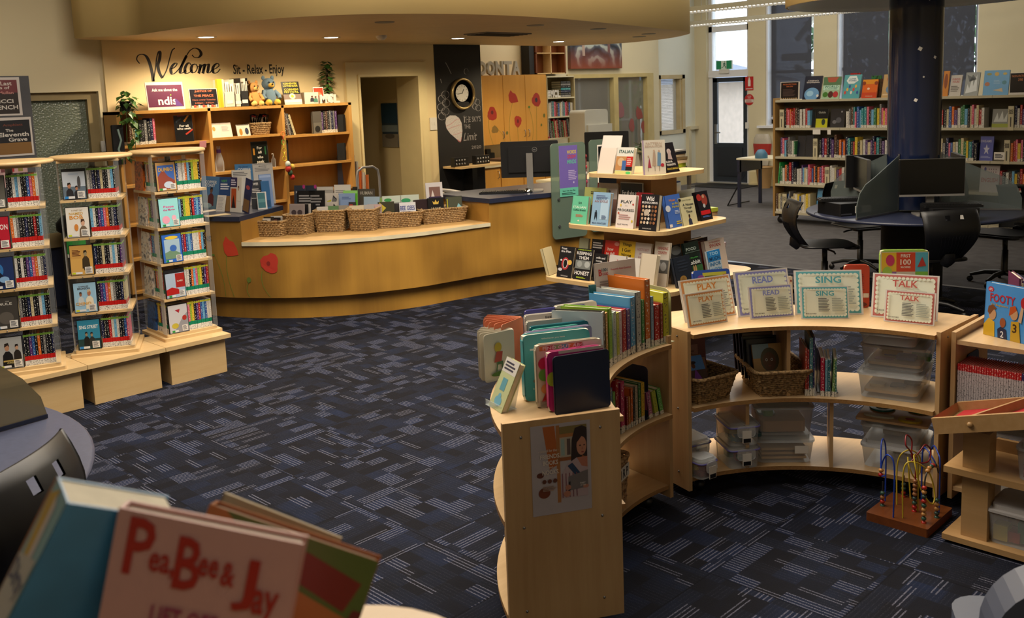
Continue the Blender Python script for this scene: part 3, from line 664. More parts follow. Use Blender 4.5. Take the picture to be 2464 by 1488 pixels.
LABG=[('r',.66,.03,.95,.24,'#d6d2ca'),('l',.69,.06,.92,.22,5,'#55555a'),('r',.10,.02,.45,.09,'#cfd2cf'),('r',.11,.02,.26,.09,'#2d8a3c')]
LABB=[('r',.62,.03,.95,.26,'#d6d2ca'),('l',.66,.06,.92,.24,5,'#55555a'),('r',.04,.02,.5,.10,'#cfcfcf'),('r',.05,.02,.22,.10,'#2a78b8')]
def man(x,y,s,skin='#a9765a',coat='#26262b',hair='#241c18'):
    return[('p',[(x-.13*s,y-.3*s),(x-.11*s,y-.05*s),(x-.04*s,y+.02*s),(x+.05*s,y+.02*s),(x+.12*s,y-.05*s),(x+.15*s,y-.3*s)],coat),('e',x,y+.09*s,.055*s,.065*s,skin),('p',[(x-.06*s,y+.10*s),(x-.05*s,y+.17*s),(x+.04*s,y+.18*s),(x+.065*s,y+.10*s),(x+.02*s,y+.135*s)],hair)]
F1=[('a','DVD with blue misty cover, two faces and a dark upright shape',cov('#b9c2cc',('r',0,.0,1,.42,'#5e6d7a'),('r',0,.92,1,1,'#1a1a1c'),('t','ARRIVAL',.5,.84,.6,.04,'#8fa6c0'),('e',.72,.55,.075,.22,'#4b4a4c'),*man(.28,.33,1.3),*man(.6,.27,1.0),*LABB),0),
      ('b','DVD with a white cover lettered A STREET CAT NAMED BOB',cov('#d4cfc6',('t','A STREET CAT',.5,.9,.5,.05,'#8a7440'),('t','NAMED',.45,.8,.62,.09,'#c09a4a'),('t','BOB',.45,.67,.6,.13,'#c98526'),*man(.72,.34,1.5,'#c49a80','#6b5a48','#4a3020'),('e',.42,.33,.09,.12,'#c27a34'),*LAB),0),
      ('c','DVD with a golden desert cover and a standing man',cov('#b98e4a',('r',0,0,1,.55,'#c49a52'),('l',.1,.64,.5,.86,5,'#5a2f1c'),*man(.68,.6,1.3,'#8c8060','#3a3020','#1e1a14'),('r',.58,.15,.66,.25,'#2a2418'),('r',.72,.15,.80,.25,'#2a2418'),*LAB),0),
      ('d','DVD with a sky cover, two hatted men, lettered CHARLES BRONSON',cov('#8fb6cf',('t','CHARLES',.45,.88,.45,.05,'#3a2c22'),('t','BRONSON',.45,.81,.55,.07,'#2e2219'),*man(.3,.52,1.0,'#8a5a40','#b9c0c2','#3a2f28'),*man(.68,.52,1.4,'#a5694a','#d8cfb8','#b9a98c'),('t','CHINO',.4,.3,.7,.1,'#c9963c'),*LAB),0),
      ('e','DVD with a teal cover lettered SING STREET',cov('#2e7d9c',('t','SING STREET',.5,.76,.86,.12,'#d9e2e2'),('r',0,0,1,.35,'#1d3a3c'),*man(.38,.42,1.0,'#8a7a60','#1a1c1c'),*man(.62,.4,1.0,'#8a7a60','#2a2c2a'),*LABB),0)]
F2=[('a','DVD lettered DUMBO with a tan frame round a blue and red sky picture',cov('#b58c54',('r',.07,.05,.93,.9,'#3f62a8'),('p',[(.07,.05),(.07,.5),(.35,.75),(.6,.5),(.93,.35),(.93,.05)],'#8a4438'),('e',.6,.2,.25,.12,'#b9c6d6'),('t','DUMBO',.5,.75,.75,.14,'#caa24a'),*LABG),0),
      ('b','DVD with a pale blue cover and pink cursive title',cov('#8fd0d2',('t','Peppa',.5,.70,.55,.10,'#d2428c'),('t','the Movie',.5,.6,.6,.07,'#c23c80'),('e',.3,.25,.2,.14,'#dc9ab0'),('e',.72,.3,.12,.10,'#e0a8b8'),*LABG),0),
      ('c','DVD with a rounded bright blue cover frame and train-yard print',cov('#2d62ba',('r',.1,.12,.9,.82,'#9db6c6'),('e',.5,.88,.34,.06,'#d7b83a'),('p',[(.1,.12),(.1,.35),(.5,.45),(.9,.3),(.9,.12)],'#6b8a70'),('e',.55,.5,.18,.12,'#3a64b0'),*LABG),0),
      ('d','DVD with a stormy sky cover and one red panel',cov('#9fb0c4',('r',0,.88,1,1,'#1c1c20'),('r',.52,.35,1,.86,'#9a2420'),('p',[(0,.1),(.0,.3),(.3,.38),(.62,.3),(.8,.12)],'#a61e1c'),('t','CARS',.74,.58,.3,.06,'#d8c8b8'),*LABG),0),
      ('e','DVD with a pale grey cover, racing track and small red badge',cov('#b9b8bc',('p',[(.2,.0),(.75,.55),(1,.7),(1,.0)],'#8a8a90'),('p',[(.35,.82),(.62,.84),(.55,.7)],'#9c2a34'),('e',.3,.25,.18,.1,'#b7a63a'),('e',.82,.5,.12,.09,'#a03028'),*LABG),0)]
F3=[('a','DVD with a grey-brown portrait cover on the left tower',cov('#5a5850',*man(.5,.5,1.8,'#8a7868','#3a3a36'),('t','ENGLISH',.45,.22,.8,.1,'#d0ccc4'),*LABB),0),
      ('b','DVD with a plain red cover lettered ON in white',cov('#a8182c',('t','WATSON',.5,.68,.9,.17,'#d8ccc8'),*man(.55,.3,1.0,'#7a3a34','#5a1420'),*LAB),0),
      ('c','DVD with a dark blue action cover on the left tower',cov('#1b2c58',('e',.3,.6,.3,.25,'#2c6aa8'),*man(.4,.5,1.3,'#8a7a80','#14182c'),('e',.6,.3,.2,.1,'#7aa0c8'),*LABB),0),
      ('d','DVD with a smoky grey cover lettered THE MULE',cov('#3a3733',('e',.5,.35,.3,.2,'#55504a'),('t','THE',.6,.88,.15,.03,'#b0aca4'),('t','MULE',.5,.8,.6,.08,'#b8b4ac'),*LABB),0),
      ('e','DVD with a man in a dinner jacket beside a woman, gold title band',cov('#9a9c9c',*man(.38,.52,1.7,'#a27a60','#151517'),*man(.78,.55,1.2,'#b08a70','#26221e','#1e1612'),('r',.2,.22,.95,.27,'#a08a4a'),('t','CASINO',.6,.18,.6,.05,'#c0b070'),*LAB),0)]
cM,cR,cL=at(262,856,z=.262),at(440,812,z=.262),at(60,893,z=.262)
tower(('middle','middle square disc tower with clear sides and round wooden top'),2.430,6.12,math.radians(-29),5,SPL,DVDR,F1,[0])
tower(('right','right square disc tower holding the childrens films'),2.93,6.12,math.radians(-3),5,SPR,DVDG,F2,[0,-PI/2])
tower(('left','left square disc tower cut by the photo edge'),1.93,6.08,math.radians(-20),5,SPL,DVDR,F3,[0])

# ================================================================ CIRCULATION DESK
K_=[(3.80,8.30),(3.795,7.95),(3.826,7.64),(3.93,7.262),(4.214,6.817),(4.602,6.479),(5.095,6.26),(5.50,6.19),(5.867,6.13),(6.556,5.95),(7.3,5.74),(7.9,5.5)]
def resample(pts,n=60):
    out=[]; m_=len(pts)
    for i in range(m_-1):
        p0=Vector(pts[max(0,i-1)]); p1=Vector(pts[i]); p2=Vector(pts[i+1]); p3=Vector(pts[min(m_-1,i+2)])
        for k in range(6):
            t_=k/6; out.append(.5*((2*p1)+(p2-p0)*t_+(2*p0-5*p1+4*p2-p3)*t_**2+(3*p1-p0-3*p2+p3)*t_**3))
    out.append(Vector(pts[-1])); return out
KL=resample(K_)
def offs(line,d):
    o=[]
    for i,p in enumerate(line):
        a=line[max(0,i-1)]; b=line[min(len(line)-1,i+1)]; t_=(b-a).normalized(); o.append(p+Vector((t_.y,-t_.x))*-d)# +d = towards the staff side
    return o
def ribbon(line,d0,d1):return[tuple(p)for p in offs(line,d0)]+[tuple(p)for p in reversed(offs(line,d1))]
i1=min(range(len(KL)),key=lambda i:(KL[i]-Vector((4.0,7.11))).length); i2=min(range(len(KL)),key=lambda i:(KL[i]-Vector((5.867,6.13))).length)
desk=thing('circulation_desk','long curved honey-veneer library desk with navy tops and a low ledge','desk')
segs=[(0,i1),(i1,i2),(i2,len(KL)-1)]
for n_,(a,b)in enumerate(segs):
    ln=KL[a:b+1]
    MB().prism(ribbon(ln,.03,.07),0,.19).build('kick_panel',BEECHD,desk)
    top=.66-.03 if n_==1 else .83
    MB().prism(ribbon(ln,-.03,.0),.185,top).build('front_panel',BEECHD,desk)
    if n_==1:MB().prism(ribbon(ln,-.045,.46),.625,.657,side=1).build('ledge_top',[plain('ledge_cream','#b8935c',.5),CREAML],desk); MB().prism(ribbon(ln,.44,.46),.0,.63).build('back_panel',BEECHD,desk)
hl=KL[:i1+1]
pl=[tuple(p)for p in offs(hl,-.045)]+[(4.62,7.47),(4.62,8.30)]
MB().prism(pl,.83,.87).build('desk_top',NAVY,desk)
MB().prism([tuple(hl[-1]),(4.60,7.45),(4.58,7.48),(hl[-1].x-.03,hl[-1].y+.03)],.19,.83).build('end_panel',BEECHD,desk)
hr=KL[i2:]
pl=[tuple(p)for p in offs(hr,-.045)]+[(8.2,6.25),(7.35,6.62),(6.1,6.88),(5.92,6.86)]
MB().prism(pl,.83,.87).build('desk_top',NAVY,desk)
e0=hr[0]; MB().prism([tuple(e0),(e0.x+.02,e0.y),(6.0,6.82),(5.95,6.82)],.19,.83).build('end_panel',BEECHD,desk)
# wrapped decals on the left face: slot, lettering, poppies
def wrap(mb,line,s0,d=-.034):
    ln=offs(line,d); cum=[0]
    for a,b in zip(ln,ln[1:]):cum.append(cum[-1]+(b-a).length)
    out=[]
    for x,y,z in mb.v:
        s=s0+x; i=max([j for j in range(len(cum)-1)if cum[j]<=s]or[0]); t_=(s-cum[i])/(cum[i+1]-cum[i]); p=ln[i].lerp(ln[i+1],t_)
        tg=(ln[i+1]-ln[i]).normalized(); p=p+Vector((tg.y,-tg.x))*(-y); out.append((p.x,p.y,z))
    mb.v=out; return mb
def slen(line,p):
    ln=offs(line,-.034); c=0; best=(9,0)
    for a,b in zip(ln,ln[1:]):
        best=min(best,((a-Vector(p)).length,c)); c+=(b-a).length
    return best[1]
# grid of the drawn area: from sighting (490) to (640)
sA=slen(KL,(3.80,7.63)); sB=slen(KL,(4.05,7.0))
PW=1.15; s0=sA+PW/2
def pop(x):return x/PW
pd=[cup(.36,.755,.055,.075,'#b3331c'),flower(.66,.50,.072,.072,'#ad2c18',2),('e',.655,.475,.016,.02,'#6e1a10')]
pd=[cup(.40,.66,.062,.135,'#b8371e'),('e',.655,.60,.001,.001,'#ad2c18'),flower(.70,.45,.066,.125,'#b03020',5),('e',.69,.45,.014,.03,'#7c1c14'),('e',.53,.24,.018,.035,'#5e6a24'),('e',.24,.55,.016,.012,'#5a7a2a'),('p',[(.03,.55),(.10,.50),(.05,.48)],'#8c3020')]
pd+=stem(.40,.02,.36,.55,-.02,w=PW)+stem(.69,.02,.64,.36,-.03,w=PW)+stem(.53,.02,.53,.22,-.02,w=PW)+stem(.33,.02,.26,.54,.02,w=PW)+stem(.15,.3,.04,.52,.03,w=PW)
wrap(art(pd,PW,.66,.0004),KL,s0).build('poppy_print',INKM,desk,loc=(0,0,.18))
wrap(MB().box(-.16,.0,-.004,0,.735,.80),KL,sA+.21).build('returns_slot',BLACKM,desk)
wrap(art([('t','RETURNS',.5,.5,.9,.8,'#2a1c14')],.34,.06,.0005),KL,sA+.12).build('lettering',INKM,desk,loc=(0,0,.65))

# ================================================================ WELCOME BOOKCASE against the back wall
BX0,BX1,BY=3.70,6.295,8.66
bk=thing('display_bookcase','beech bookcase of three bays under the Welcome lettering','bookcase',(BX0,BY,0))
Wd=BX1-BX0; dv=[(0,.035),(.895,.925),(1.715,1.745),(Wd-.04,Wd)]
for a,b in dv:MB().box(a,b,0,.29,.07,1.755).build('upright',BEECH,bk)
MB().box(0,Wd,0,.29,1.728,1.757).build('top_board',BEECH,bk)
MB().box(.0,Wd,.275,.29,.07,1.73).build('back_board',BEECH,bk)
MB().box(0.02,Wd-.02,.05,.07,0,.07).build('kick_board',BEECH,bk)
SH=[[1.445,1.08,.72,.40,.09],[1.465,1.125,.78,.42,.09],[1.44,1.13,.84,.45,.09]]
for i in range(3):
    a,b=dv[i][1],dv[i+1][0]
    for z in SH[i]:MB().box(a,b,.005,.275,z-.024,z).build('shelf',BEECH,bk)

# ================================================================ ROUND COMPUTER TABLE
ct=thing('computer_table','round navy computer table built round the column','table',(CX,CY,0))
MB().lathe([(.205,.695),(.83,.695),(.84,.70),(.84,.715),(.83,.72),(.205,.72)],64).build('table_top',NAVY,ct)
MB().lathe([(.24,0),(.24,.695)],32).build('pedestal',BLACKM,ct)
def screen_panel(ang,lb):
    t=thing('desk_screen',lb,'divider',(CX,CY,.722),math.radians(ang))
    pf=[(.215,.012),(.80,.012),(.80,.10),(.76,.20),(.68,.265),(.56,.31),(.215,.46)]
    v=[(x,-.004,z)for x,z in pf]+[(x,.004,z)for x,z in pf]; n=len(pf)
    MB().add(v,[tuple(range(n)),tuple(range(2*n-1,n-1,-1))]+[(i+n,(i+1)%n+n,(i+1)%n,i)for i in range(n)]).build('frosted_pane',FROST,t)
    MB().box(.215,.80,-.008,.008,0,.014).build('foot_rail',STEEL,t); MB().box(.207,.216,-.006,.006,0,.47).build('edge_rail',STEEL,t)
for a,l in((79,'left frosted screen on the computer table, beyond the two black monitors'),(172,'frosted screen facing sideways left of the navy column'),(-67,'right frosted screen on the computer table'),(-12,'frosted screen behind the navy column')):screen_panel(a,l)
def monitor(loc,rz,w,h,lb,back=False,stand_h=.14):
    t=thing('computer_monitor',lb,'monitor',loc,rz)
    z=stand_h
    MB().rbox(-w/2,w/2,-.012,.018,z,z+h,.006,axis='y').build('bezel',BLACK,t)
    MB().box(-w/2+.006,w/2-.006,-.0135,-.012,z+.018,z+h-.006).build('display',plain('dark_screen','#060607',.18),t)if not back else None
    MB().box(-w/2,w/2,-.014,-.011,z,z+.016).build('chin',GREYP,t)
    MB().box(-w/2+.003,w/2-.003,-.0132,-.009,z+h-.004,z+h+.001).box(w/2-.002,w/2+.001,-.013,.016,z,z+h).build('silver_edge',STEEL,t)
    MB().box(-.028,.028,.02,.05,0,z+h*.75).build('stand_column',GREYP if not back else STEEL,t)
    MB().rbox(-.12,.12,-.06,.12,0,.012,.02).build('stand_foot',GREYP,t)
    return t
def keyboard(loc,rz,lb):
    t=thing('keyboard',lb,'keyboard',loc,rz)
    MB().rbox(-.21,.21,-.07,.07,0,.018,.01).build('tray',BLACK,t)
    mb=MB()
    for r in range(5):
        for c in range(20):mb.box(-.2+c*.02,-.184+c*.02,-.06+r*.025,-.04+r*.025,.018,.025)
    mb.build('keys',BLACK,t,kind='stuff')
def mouse(loc,rz,lb):
    t=thing('computer_mouse',lb,'mouse',loc,rz); MB().ball((0,0,.006),.03,10,sx=.85,sy=1.5,sz=.6).build('shell',BLACK,t); MB().tube([(0,.045,.006),(.02,.1,.004),(.0,.18,.003)],.002,5).build('cable',BLACK,t)
def pc(loc,rz,lb):
    t=thing('desktop_computer',lb,'computer',loc,rz)
    MB().rbox(-.17,.17,-.15,.15,0,.10,.008).build('case',BLACK,t); MB().box(-.03,.12,-.152,-.15,.02,.075).build('label',WPAP,t); MB().box(-.025,.03,-.154,-.152,.025,.07).build('barcode',BLACK,t); MB().box(-.16,-.06,-.153,-.15,.01,.02).build('badge',STEEL,t)
TZ=.7205
def tp(r,a):return(CX+r*math.cos(math.radians(a)),CY+r*math.sin(math.radians(a)),TZ)
p=at(2252,468,z=TZ); monitor((7.62,2.92,TZ),math.radians(-52),.49,.295,'wide black monitor right of the column facing the room',stand_h=.15)
pc((7.45,2.72,TZ),math.radians(-52),'black desktop computer lying under the front monitor'); keyboard((7.44,2.70,TZ+.101),math.radians(-55),'keyboard lying on the desktop computer right of the column')
monitor((7.76,3.55,TZ),math.radians(-142),.46,.285,'black monitor turned edge-on at the left of the column',stand_h=.14)
monitor((8.06,3.62,TZ),math.radians(130),.40,.28,'black monitor seen from behind left of the column',True,.15)
monitor((8.25,2.95,TZ),math.radians(30),.46,.285,'black monitor seen from behind right of the column, with a white tag',True,.15)
pc((7.42,3.52,TZ),math.radians(-28),'black desktop computer with a white label at the left of the table'); keyboard((7.45,3.55,TZ+.101),math.radians(-50),'keyboard lying on the labelled desktop computer')
mouse(tuple(at(1975,510,z=TZ)),math.radians(100),'black mouse on the left side of the round table')

def chair(loc,rz,lb,castors=True):
    """black moulded shell chair on a five-star base; faces local +y"""
    t=thing('swivel_chair',lb,'chair',loc,rz,None)
    # one-piece back: curved sheet leaning backwards with an oval hand hole and flutes
    pts=[]; nz,nx=10,12; vs=[]; fs=[]
    def sh(u,v_):# u -1..1 across, v 0..1 up
        hw=.15+.07*math.sin(min(1,v_*1.3)*PI/2); x=u*hw
        y=-.20-.10*math.sin(v_*PI*.9)+.06*v_**2*0-.02+.05*u*u
        z=.46+.38*v_-.012*u*u*v_; y+=-.03*v_
        return(x,y,z)
    for k in range(2):
        for i in range(nz+1):
            for j in range(nx+1):
                x,y,z=sh(-1+2*j/nx,i/nz); vs.append((x,y-k*.008,z))
    W2=nx+1; off=(nz+1)*W2
    for i in range(nz):
        for j in range(nx):
            if i==nz-2 and j in(4,7):continue
            a=i*W2+j; fs.append((a,a+1,a+W2+1,a+W2)); fs.append((a+off+W2,a+off+W2+1,a+off+1,a+off))
    for i in range(nz):
        for j in(0,nx):a=i*W2+j; fs.append((a,a+W2,a+off+W2,a+off))
    for j in range(nx):a=nz*W2+j; fs.append((a,a+1,a+off+1,a+off))
    MB().add(vs,fs,smooth=True).build('backrest',BLACK,t)
    fl=MB()
    for j in range(9):
        u=-.5+j*.125; fl.tube([Vector(sh(u,v_))+Vector((0,-.011,0))for v_ in(.08,.2,.35,.5)],.003,5)
    fl.build('fluting',BLACK,t)
    s=rrect(-.21,.21,-.22,.21,.09,5); MB().prism(s,.44,.455,smooth=True).prism(rrect(-.2,.2,.12,.24,.05,4),.425,.445).build('seat',BLACK,t)
    MB().tube([(0,-.21,.445),(0,-.25,.47),(0,-.24,.5)],.05,8).build('back_bracket',BLACK,t)
    MB().lathe([(.028,.09),(.028,.3),(.022,.3),(.022,.42),(.06,.435)],14).build('gas_column',BLACK,t)
    MB().tube([(.02,0,.41),(.16,.03,.405),(.2,.03,.395)],.008,6).build('lever',BLACK,t)
    for k in range(5):
        a=2*PI*k/5+.3; c,s2=math.cos(a),math.sin(a)
        l=MB().tube([(0,0,.10),(c*.15,s2*.15,.095),(c*.27,s2*.27,.062)],[.026,.02,.014],8).build('base_arm',BLACK,t)
        MB().lathe([(.0001,-.012),(.025,-.012),(.025,.012),(.0001,.012)],12,mat=Matrix.Translation((c*.27,s2*.27,.026))@Matrix.Rotation(a+PI/2,4,'Z')@Matrix.Rotation(PI/2,4,'Y')).build('castor',BLACK,l)
    return t
c1=chair((7.45,3.72,.0),math.radians(-138),'black swivel chair seen from the side left of the round table')
dup(c1,(7.30,2.80,0),math.radians(-38),'black swivel chair with its back to the camera at the round table')
dup(c1,(8.62,3.95,0),math.radians(150),'black swivel chair behind the table, left of the column')
dup(c1,(8.75,2.72,0),math.radians(80),'black swivel chair behind the table at the right')

# ================================================================ NEAR-LEFT TABLE
nt_=thing('computer_table','round grey-blue table at the left edge near the camera','table',(.07,3.46,0))
R0=1.14
MB().lathe([(.05,.695),(R0-.01,.695),(R0,.705),(R0,.713),(R0-.01,.72),(.05,.72)],72).build('table_top',plain('slate_laminate','#454a5e',.33,var=.1,scale=60),nt_)
MB().lathe([(.2,0),(.2,.695)],24).build('pedestal',BLACKM,nt_)
ns=thing('desk_screen','curved-top tan screen standing on the near left table','divider',(0,0,0),0)
A,B=at(113,1005,z=.722),at(-120,1072,z=.722); d_=B-A; ln_=d_.length; ns.location=A; ns.rotation_euler=(0,0,math.atan2(d_.y,d_.x))
pf=[(0,.012),(ln_,.012),(ln_,.40),(.26,.30),(.16,.245),(.07,.16),(.015,.08)]; v=[(x,-.004,z)for x,z in pf]+[(x,.004,z)for x,z in pf]; n=len(pf)
MB().add(v,[tuple(range(n)),tuple(range(2*n-1,n-1,-1))]+[(i+n,(i+1)%n+n,(i+1)%n,i)for i in range(n)]).build('pane',clear('tan_screen',hx('#8d8163'),.78,.3),ns)
MB().box(0,ln_,-.009,.009,0,.014).build('foot_rail',NAVY,ns)
nc_=dup(c1,(.606,2.755,0),math.radians(40),'black swivel chair back close to the camera at the left edge'); nc_.scale=(1,1,1.11)

# ================================================================ LONG BOOKCASE by the window wall
RX,RY0,RY1=11.08,1.9,6.22
rb=thing('library_bookcase','long double-sided steel bookcase with timber end, full of spines','bookcase',(RX,0,0))
MB().box(0,.5,RY1,RY1+.028,.09,1.60).build('end_panel',wood('timber_end','#a98550','#8f6d3c','Z',2),rb)
MB().box(0,.5,RY0-.03,RY0,.09,1.60).build('end_panel',BEECH,rb)
MB().box(.24,.26,RY0,RY1,.12,1.56).build('back_panel',plain('steel_back','#57513f',.6),rb)
STL=plain('cream_steel_shelf','#b3ab92',.45,var=.03)
RSH=[.155,.515,.862,1.226,1.575]
for z in RSH:
    for k in range(5):
        a=RY0+(RY1-RY0)*k/5; b=RY0+(RY1-RY0)*(k+1)/5-.004
        MB().box(0,.5,a,b,z-.028,z).build('shelf',STL,rb)
for y_ in(RY1-.05,RY0+.1):
    for x_ in(.06,.44):
        MB().lathe([(.0001,-.015),(.04,-.015),(.045,0),(.04,.015),(.0001,.015)],14,mat=Matrix.Translation((x_,y_,.045))@Matrix.Rotation(PI/2,4,'Y')).box(x_-.01,x_+.01,y_-.02,y_+.02,.07,.13).build('castor',BLACK,rb)

# ================================================================ TIERED DISPLAY STAND
TC=(5.53,4.12); T1,T2,T3=1.21,.85,.475; H1,H2,H3=.325,.435,.56
ds=thing('tiered_display_stand','three-tier square birch book display stand','display stand',(TC[0],TC[1],0))
for nm,z,h in(('top_tier',T1,H1),('middle_tier',T2,H2),('bottom_tier',T3,H3)):
    MB().prism(rrect(-h,h,-h,h,.12,8),z-.028,z,side=1,smooth=False).build(nm,[MAPLE,plain('pale_edge_band','#c9a877',.4)],ds)
for z0,z1,s in((T2,T1-.028,.152),(T3,T2-.028,.222),(0.0,T3-.028,.24)):MB().box(-s,s,-s,s,z0,z1).build('core_box',plain('core_laminate','#a57c52',.5,var=.06,scale=3),ds)

# ================================================================ CHILDRENS RING OF CURVED SHELVES
KC=(3.11,1.49)
def ring_unit(a0,a1,label,zt,panel_top,divs,lip=True):
    """ring sector from angle a0 to a1 (degrees)"""
    t=thing('curved_shelf_unit',label,'shelf unit',(KC[0],KC[1],0)); Ri,Ro=.845,1.235
    for z,nm in((zt,'top_board'),(.42,'shelf'),(.095,'bottom_board')):
        MB().prism(arcpoly((0,0),Ri+(-.03 if z>.3 else-.0),Ro,a0+.6,a1-.6,30),z-.018,z,side=1).build(nm,[BIRCHX,EDGE],t)
    for a in(a0,a1):
        pn=MB().box(Ri-.01,Ro+.0,-.009,.009,.04,panel_top,mat=Matrix.Rotation(math.radians(a),4,'Z')).build('end_panel',BIRCH,t)
        for r in(Ri+.06,Ro-.06):
            for z in(.11,.40,zt-.02):
                m_=Matrix.Rotation(math.radians(a),4,'Z'); s_o=.0095 if a==max(a0,a1)else-.0095
                MB().ball(m_@Vector((r,s_o,z)),.005,6).build('bolt',STEEL,pn)
    for a,z0,z1 in divs:
        MB().box(Ri+.0,Ro-.02,-.008,.008,z0,z1-.018,mat=Matrix.Rotation(math.radians(a),4,'Z')).build('divider',BIRCH,t)
    for a in(a0+6,a1-6):
        for r in(Ri+.05,Ro-.06):
            MB().ball((r*math.cos(math.radians(a)),r*math.sin(math.radians(a)),.03),.028,10).build('castor',BLACK,t)
    return t
ring_unit(80.5,150,'left curved birch shelf unit with a poster on its end panel',.725,.757,[(112,.095,.42),(112,.42,.725)])
ring_unit(-1.5,73,'middle curved birch shelf unit holding baskets and clear tubs',.745,.757,[(40.5,.42,.745),(53,.095,.42),(28,.095,.42)])
cu=thing('straight_shelf_unit','right birch shelf unit with a row of red and white readers','shelf unit',(3.985,1.43,0))
for z,nm in((.725,'top_board'),(.42,'shelf'),(.095,'bottom_board')):MB().box(0 if z<.7 else .0,.37,-.98,-.018,z-.018,z).build(nm,BIRCHX,cu)
for y in(-.009,-.989):MB().box(-.005,.375,y-.009,y+.009,.04,.757).build('end_panel',BIRCH,cu)
MB().box(.02,.37,-.52,-.504,.095,.402).box(.02,.37,-.52,-.504,.42,.707).build('divider',BIRCH,cu)
for x in(.06,.31):
    for y in(-.08,-.9):MB().ball((x,y,.03),.028,10).build('castor',BLACK,cu)
# ================================================================ BOOKS, STANDS, BASKETS
def unit_book(mats):
    mb=MB(); mb.box(-.5,-.44,0,1,0,1).box(.44,.5,0,1,0,1).box(-.5,.5,0,.03,0,1).box(-.44,.44,.03,.97,.02,.975,1); return mb.build('book',mats)
_ub={}
def sbook(loc,rz,t,d,h,cn,label,group=None,mat=None,lean=0,name='book',cat='book',ccl=None):
    """upright shelved book, spine facing local -y"""
    mat=mat or SPINE
    if mat.name not in _ub:
        o=unit_book([mat,PAPER]); _ub[mat.name]=o.data; D.objects.remove(o)
    o=D.objects.new(name,_ub[mat.name]); COL.objects.link(o)
    o.location=loc; o.scale=(t,d,h); o.rotation_euler=(0,lean,rz); o.color=hx(ccl)if ccl else ccol(cn)
    return tag(o,label,cat,group)
def book(loc,rz,w,h,t,colr,label,shapes=None,lean=0,name='book',roll=0,cat='book',rounded=0,open_=0,group=None,pages=True):
    o=thing(name,label,cat,loc,rz,group); o.rotation_euler=(-lean,roll,rz)
    cm=MB()
    if rounded:cm.rbox(-w/2,w/2,0,.003,0,h,rounded,axis='y').rbox(-w/2,w/2,t-.003,t,0,h,rounded,axis='y').box(-w/2,-w/2+.004,0,t,rounded,h-rounded)
    else:cm.box(-w/2,w/2,0,.0025,0,h).box(-w/2,w/2,t-.0025,t,0,h).box(-w/2,-w/2+.003,0,t,0,h)
    c=cm.build('cover',[SOLID],o,col=hx(colr))
    if pages:MB().box(-w/2+.003,w/2-.004,.0025,t-.0025,.004,h-.004).build('pages',PAPER,o)
    if shapes:art(shapes,w,h).build('cover_print',INK,o)
    return o
m_,nt_m,b_m=newmat('solid_cover'); _oi=N(nt_m,'ShaderNodeObjectInfo'); L(nt_m,_oi.outputs['Color'],b_m.inputs['Base Color']); b_m.inputs['Roughness'].default_value=.3; SOLID=m_
def fx(pl,pr,pb,x0):# two sighted corners on a plane x = x0
    a,b=at(pl,pb,x=x0),at(pr,pb,x=x0); return(a.y+b.y)/2,abs(a.y-b.y)
def fb(side,pl0,pl,pr,pt,pb,z0,label,colr,shapes,lean=.22,t=.018,name='book',cat='book',**k):
    """face-out book standing on height z0 with its front foot in the plane x=pl0 (side 'x') or y=pl0 (side 'y')"""
    if side=='x':a,b=at(pl,pb,x=pl0),at(pr,pb,x=pl0); w=abs(a.y-b.y); loc=(pl0,(a.y+b.y)/2,z0); rz=-PI/2; top=at((pl+pr)/2,pt,x=pl0)
    else:a,b=at(pl,pb,y=pl0),at(pr,pb,y=pl0); w=abs(a.x-b.x); loc=((a.x+b.x)/2,pl0,z0); rz=0; top=at((pl+pr)/2,pt,y=pl0)
    h=(top.z-z0)*(1.0 if lean<.3 else 1.06)
    return book(loc,rz,w,h,t,colr,label,shapes,lean,name,cat=cat,**k)
def sp(l,r,pt,z0,label,colr,shapes,lean=.2,t=.012,name='book',cat='book',**k):
    """face-out thing from two sighted base corners on height z0; height from the sighted top row"""
    c,rz,w=span(l,r,z0); n=Vector((math.sin(rz),-math.cos(rz),0))
    d=RGT*(((l[0]+r[0])/2-PCX)/FPX)-UPV*((pt-PCY)/FPX)+FWD
    tt=((c-CPOS).dot(n))/d.dot(n); h=(CPOS+d*tt).z-z0
    # a leaning panel reaches its sighted top a little later
    return book(tuple(c),rz,w,h/max(.6,math.cos(lean)*.98),t,colr,label,shapes,lean,name,cat=cat,**k)
def card(*a,**k):
    k.setdefault('t',.006); k.setdefault('pages',False); return sp(*a,**k)
def easel(loc,rz,w,h,label):
    t=thing('book_easel',label,'stand',loc,rz)
    MB().box(-w/2,w/2,.02,.023,0,h,mat=Matrix.Rotation(-.25,4,'X')).box(-w/2,w/2,-.03,.03,0,.003).box(-w/2,w/2,-.03,-.027,0,.02).build('acrylic',ACRY,t); return t
